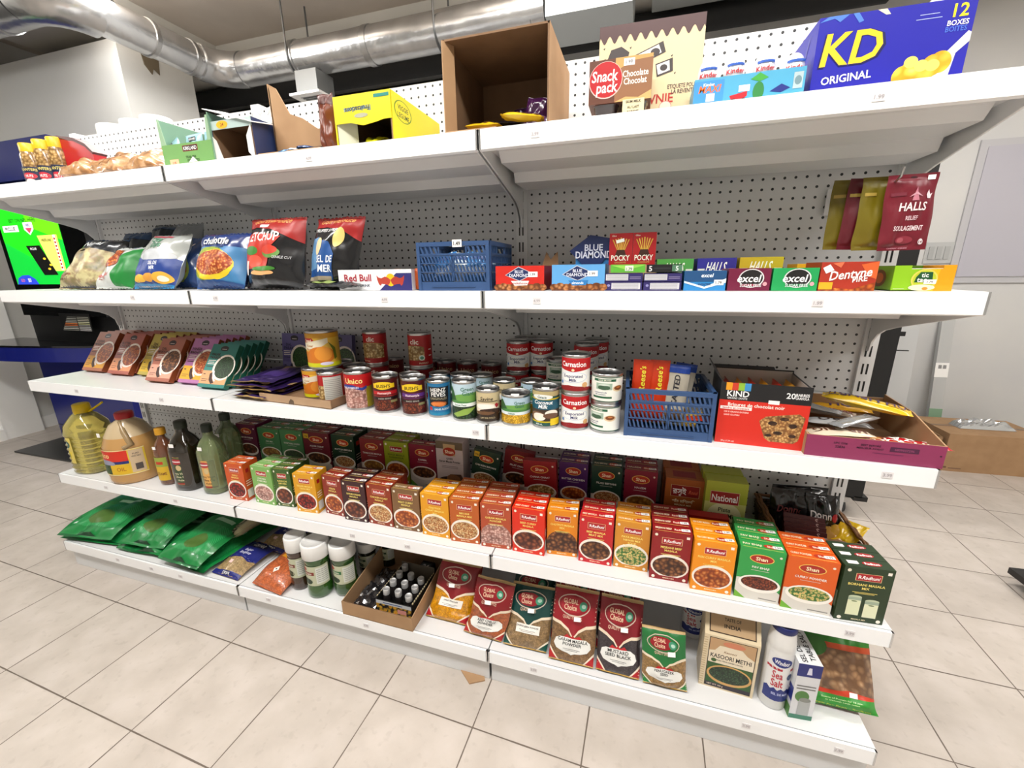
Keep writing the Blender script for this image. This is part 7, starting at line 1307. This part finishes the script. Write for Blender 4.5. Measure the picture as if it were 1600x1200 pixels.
# torn brown cardboard box holding blue packets
a = p1(402, 230, .04); b_ = p1(499, 222, .04); W_ = b_.x-a.x
t = empty('torn_carton', (a.x, .04, Z1)); tag(t, 'torn brown carton with one tall ripped wall beside the white box', 'carton')
MB().box(0, 0, 0, W_, .2, .004, 'card').build('bottom', t); MB().box(0, 0, .004, W_, .003, .016, 'card').build('front_wall', t)
q0 = p1(386, 133, .10).z-Z1
MB().prism([(0, 0), (W_, 0), (W_+.002, .07), (W_*.72, .085), (W_*.5, .115), (W_*.3, .13), (W_*.12, q0-.015), (-.003, q0)], .07, .0735, 'y', 'card').build('ripped_wall', t)
MB().prism([(.07, 0), (.2, 0), (.2, .11), (.07, q0*.95)], 0, .003, 'x', 'card').build('side_wall', t)
for k in range(5): o = lying_bar(V((a.x+.07+k*.028, .048+.003*(k % 2), Z1+.014+.004*(k % 3))), D2(-80+k*17), D2(4), .05, .028, .01, mat(['#2c6c9c', '#c8d4dc', '#1c3c6c', '#3c84b0', '#18243c'][k], .2, .2), None, ['blue packet leftmost in the torn carton', 'silvery packet second in the torn carton', 'navy packet in the middle of the torn carton', 'light blue packet fourth in the torn carton', 'black blue packet rightmost in the torn carton'][k], seed=180+k); o['group'] = 'small packets in the torn carton'
# navy and white carton with dark opening
t, W_, H_, a = open_front(334, 398, 190, .045, .2, mat('#26345c'), 'card_dark', 'navy and white carton with dark square opening and yellow round seal', vref=225)
m = MB().box(0, -.002, H_*.8, W_, -.0002, H_, '#a8bcb8').art([('e', .3, .5, .14, .45, '#e0a81c'), ('t', '24', .3, .52, .4, '#8c3c10', .16)], front_map(0, H_*.8, -.002), W_, H_*.2); m.box(0, -.002, 0, .004, -.0002, H_*.8, '#26345c').box(0, -.002, 0, W_, -.0002, .006, '#26345c'); m.build('front_frame', t)
MB().prism([(0, 0), (.03, 0), (.012, H_*.5), (.0, H_*.6)], 0, .0015, 'y', '#d0d0cc').build('torn_flap', t, (.004, -.0035, .006)); MB().prism([(0, .02), (.02, 0), (.02, H_*.8), (.0, H_*.55)], 0, .0015, 'y', '#d4d4d2').build('torn_flap', t, (W_-.022, -.0035, .004))
MB().box(-.01, 0, 0, W_+.02, .07, .002, '#e4e4e4').build('lid_flap', t, (0, -.01, H_+.028), (D2(10), D2(16), 0))
o = crumple('plastic_wrap', .12, .09, .06, mat('#d8dcdc', .15, trans=.4), (a.x+.1, .16, Z1+H_+.002), 0, 9); tag(o, 'crumpled clear plastic wrap on top of the navy carton', 'plastic wrap')
# green carton with pouches
a = p1(257, 252, .035); b_ = p1(334, 244, .035); W_ = b_.x-a.x; H_ = p1(255, 185, .035).z-Z1
t = empty('nut_bar_carton', (a.x, .035, Z1)); tag(t, 'green Kirkland display carton full of pale blue pouches', 'carton')
m = MB().box(0, 0, 0, W_, .002, H_*.48, '#6c9c58').prism([(0, H_*.48), (W_*.1, H_*.48), (W_*.03, H_), (0, H_)], 0, .002, 'y', '#8cac8c').prism([(W_*.93, H_*.48), (W_, H_*.48), (W_, H_*.95), (W_*.96, H_*.95)], 0, .002, 'y', '#8cac8c')
m.art([('r', .42, .66, .72, .9, '#8c1c20'), ('r', .43, .68, .71, .88, '#1c1414'), ('t', 'KIRKLAND', .57, .78, .15, '#f0f0f0', .26), ('r', .12, .08, .3, .38, '#e8b890'), ('t', 'US', .21, .22, .14, '#b83c28', .12), ('t', 'TRAIL MIX', .56, .42, .1, '#204018', .4), ('t', 'PISTACHIOS', .6, .28, .1, '#204018', .5), ('p', [(.5, .2), (.6, .42), (.68, .2)], '#e8ece0')], front_map(), W_, H_*.48)
m.box(0, .002, 0, .002, .16, H_, '#7ca48c').box(W_-.002, .002, 0, W_, .16, H_, '#7ca48c').box(0, .16, 0, W_, .162, H_*1.1, '#3c2c24').box(0, 0, 0, W_, .16, .002, 'card'); m.build('carton_body', t)
for k, (dx, dy, tl, vt_) in enumerate([(.035, .02, -26, .085), (.085, .035, -4, .1), (.12, .06, 3, .11), (.1, .1, 0, .125), (.05, .11, -6, .105)]):
    o = pouch('trail_mix_pouch', .07, vt_, .02, mat('#8cb4c0', .3), [('r', 0, 0, 1, .45, '#8c9078'), ('r', .3, .72, .7, .84, '#20242c'), ('t', 'KIRKLAND', .5, .78, .06, '#e8e8e8', .36), ('t', 'TRAIL', .5, .62, .08, '#303c40', .5), ('t', 'MIX', .5, .52, .08, '#303c40', .3), ('t', 'BARS', .5, .43, .06, '#303c40', .4)], (a.x+dx, .035+dy, Z1+.005), (0, D2(tl), 0), lean=8, seed=190+k, wr=.002, back=mat('#b8c8cc', .3)); tag(o, ['pale blue pouch slumped left in the green carton', 'pale blue pouch front middle of the green carton', 'pale blue pouch front right of the green carton', 'pale blue pouch back right of the green carton', 'pale blue pouch back left of the green carton'][k], 'pouch', 'pale blue pouches in the green carton')
# clear bags of brown rolls
BR = food('f_bread', ['#d8b088', '#b88858', '#8c6038'], 40, 'n', rough=.35, coat=.7)
for k, (u, v, W_, L_, T_, yaw, lb, y) in enumerate([(118, 262, .15, .1, .045, 10, 'clear bag of tan flat rolls at the left of the top shelf', .05), (160, 252, .16, .12, .05, -6, 'clear bag of folded tan rolls beside the red pouch', .06), (218, 245, .16, .12, .055, 4, 'clear bag of crumbly tan buns beside the green carton', .06)]):
    q = p1(u, v+12, y)
    o = pouch('bread_bag', W_, L_, T_, BR, [('p', [(.3, .2), (.8, .3), (.85, .34), (.3, .27)], '#8c6038'), ('p', [(.25, .4), (.8, .5), (.82, .54), (.25, .46)], '#8c6038')] if k == 1 else [('r', .1, .55, .5, .8, '#e0cfc0')] if k == 2 else None, (q.x, y, Z1+.022), (D2(-38), 0, D2(yaw)), seed=200+k, wr=.009, lean=20, sag=.2); tag(o, lb, 'bread bag', 'clear bags of rolls on the top shelf')
# red can-shaped snack tub lying at the left and the nut jars
q = p1(112, 250, .13); H_ = p1(110, 214, .13).z-Z1
o = MB(); W_ = p1(143, 240, .13).x-p1(80, 240, .13).x
o.prism([(0, 0), (W_, 0), (W_, H_*.62), (W_*.85, H_*.78), (W_*.6, H_*.92), (W_*.25, H_), (0, H_)], 0, .04, 'y', mat('#b01820', .35)); o.art([('t', 'tous', .45, .42, .3, '#f0e0e0', .8, .1), ('t', 'ar', .12, .72, .16, '#f0e0e0', .2), ('r', .72, .52, .92, .54, '#e0a0a0'), ('r', .72, .47, .92, .49, '#e0a0a0')], front_map(), W_, H_)
o.prism([(0, H_), (W_*.25, H_), (W_*.6, H_*.92), (W_*.85, H_*.78), (W_, H_*.62), (W_*1.02, H_*.66), (W_*.86, H_*.84), (W_*.6, H_*.98), (W_*.25, H_*1.06), (0, H_*1.06)], -.002, .042, 'y', '#4c1c1c')
o = o.build('snack_tub', None, (p1(82, 240, .13).x, .13, Z1+.0005)); tag(o, 'red snack carton with dark curved lid beside the nut jars', 'snack carton')
nut = food('f_nuts', ['#e0c890', '#b8945c', '#7c5c34'], 90, 'v', rough=.2, coat=.8)
for k, (u, v, y, lb) in enumerate([(25, 222, .05, 'yellow capped jar of nuts at the left end of the top shelf'), (46, 216, .075, 'yellow capped jar of nuts in the middle'), (68, 212, .10, 'yellow capped jar of nuts next to the red carton')]):
    q = p1(u, v, y); h = q.z-Z1; r = .029
    t = empty('nut_jar', (q.x, y+r, Z1+.0005), (0, 0, D2(28))); tag(t, lb, 'jar', 'yellow capped nut jars')
    MB().lathe([(r*.9, 0), (r, .004), (r*1.0, h*.4), (r*.96, h*.55), (r*.98, h*.72), (r*.8, h*.82)], nut, 30).build('jar_body', t)
    MB().lathe([(r*.85, h*.8), (r*.87, h*.98), (r*.8, h), (0, h)], mat('#d8b020', .35), 24).build('lid', t)
    m = MB(); wrapart(m, r*1.01, r*2.4, h*.42, h*.03, [('r', 0, 0, 1, 1, '#16203c'), ('t', 'PLANTERS', .5, .85, .14, '#d8c86c', .7), ('e', .5, .5, .3, .17, '#b82c38'), ('t', 'NUTS', .5, .5, .14, '#f0e0e0', .3), ('e', .5, .22, .2, .12, '#e0d8c8'), ('r', .0, 0, .1, 1, '#c8ccd0'), ('r', .9, 0, 1, 1, '#c8ccd0')]).build('label', t)
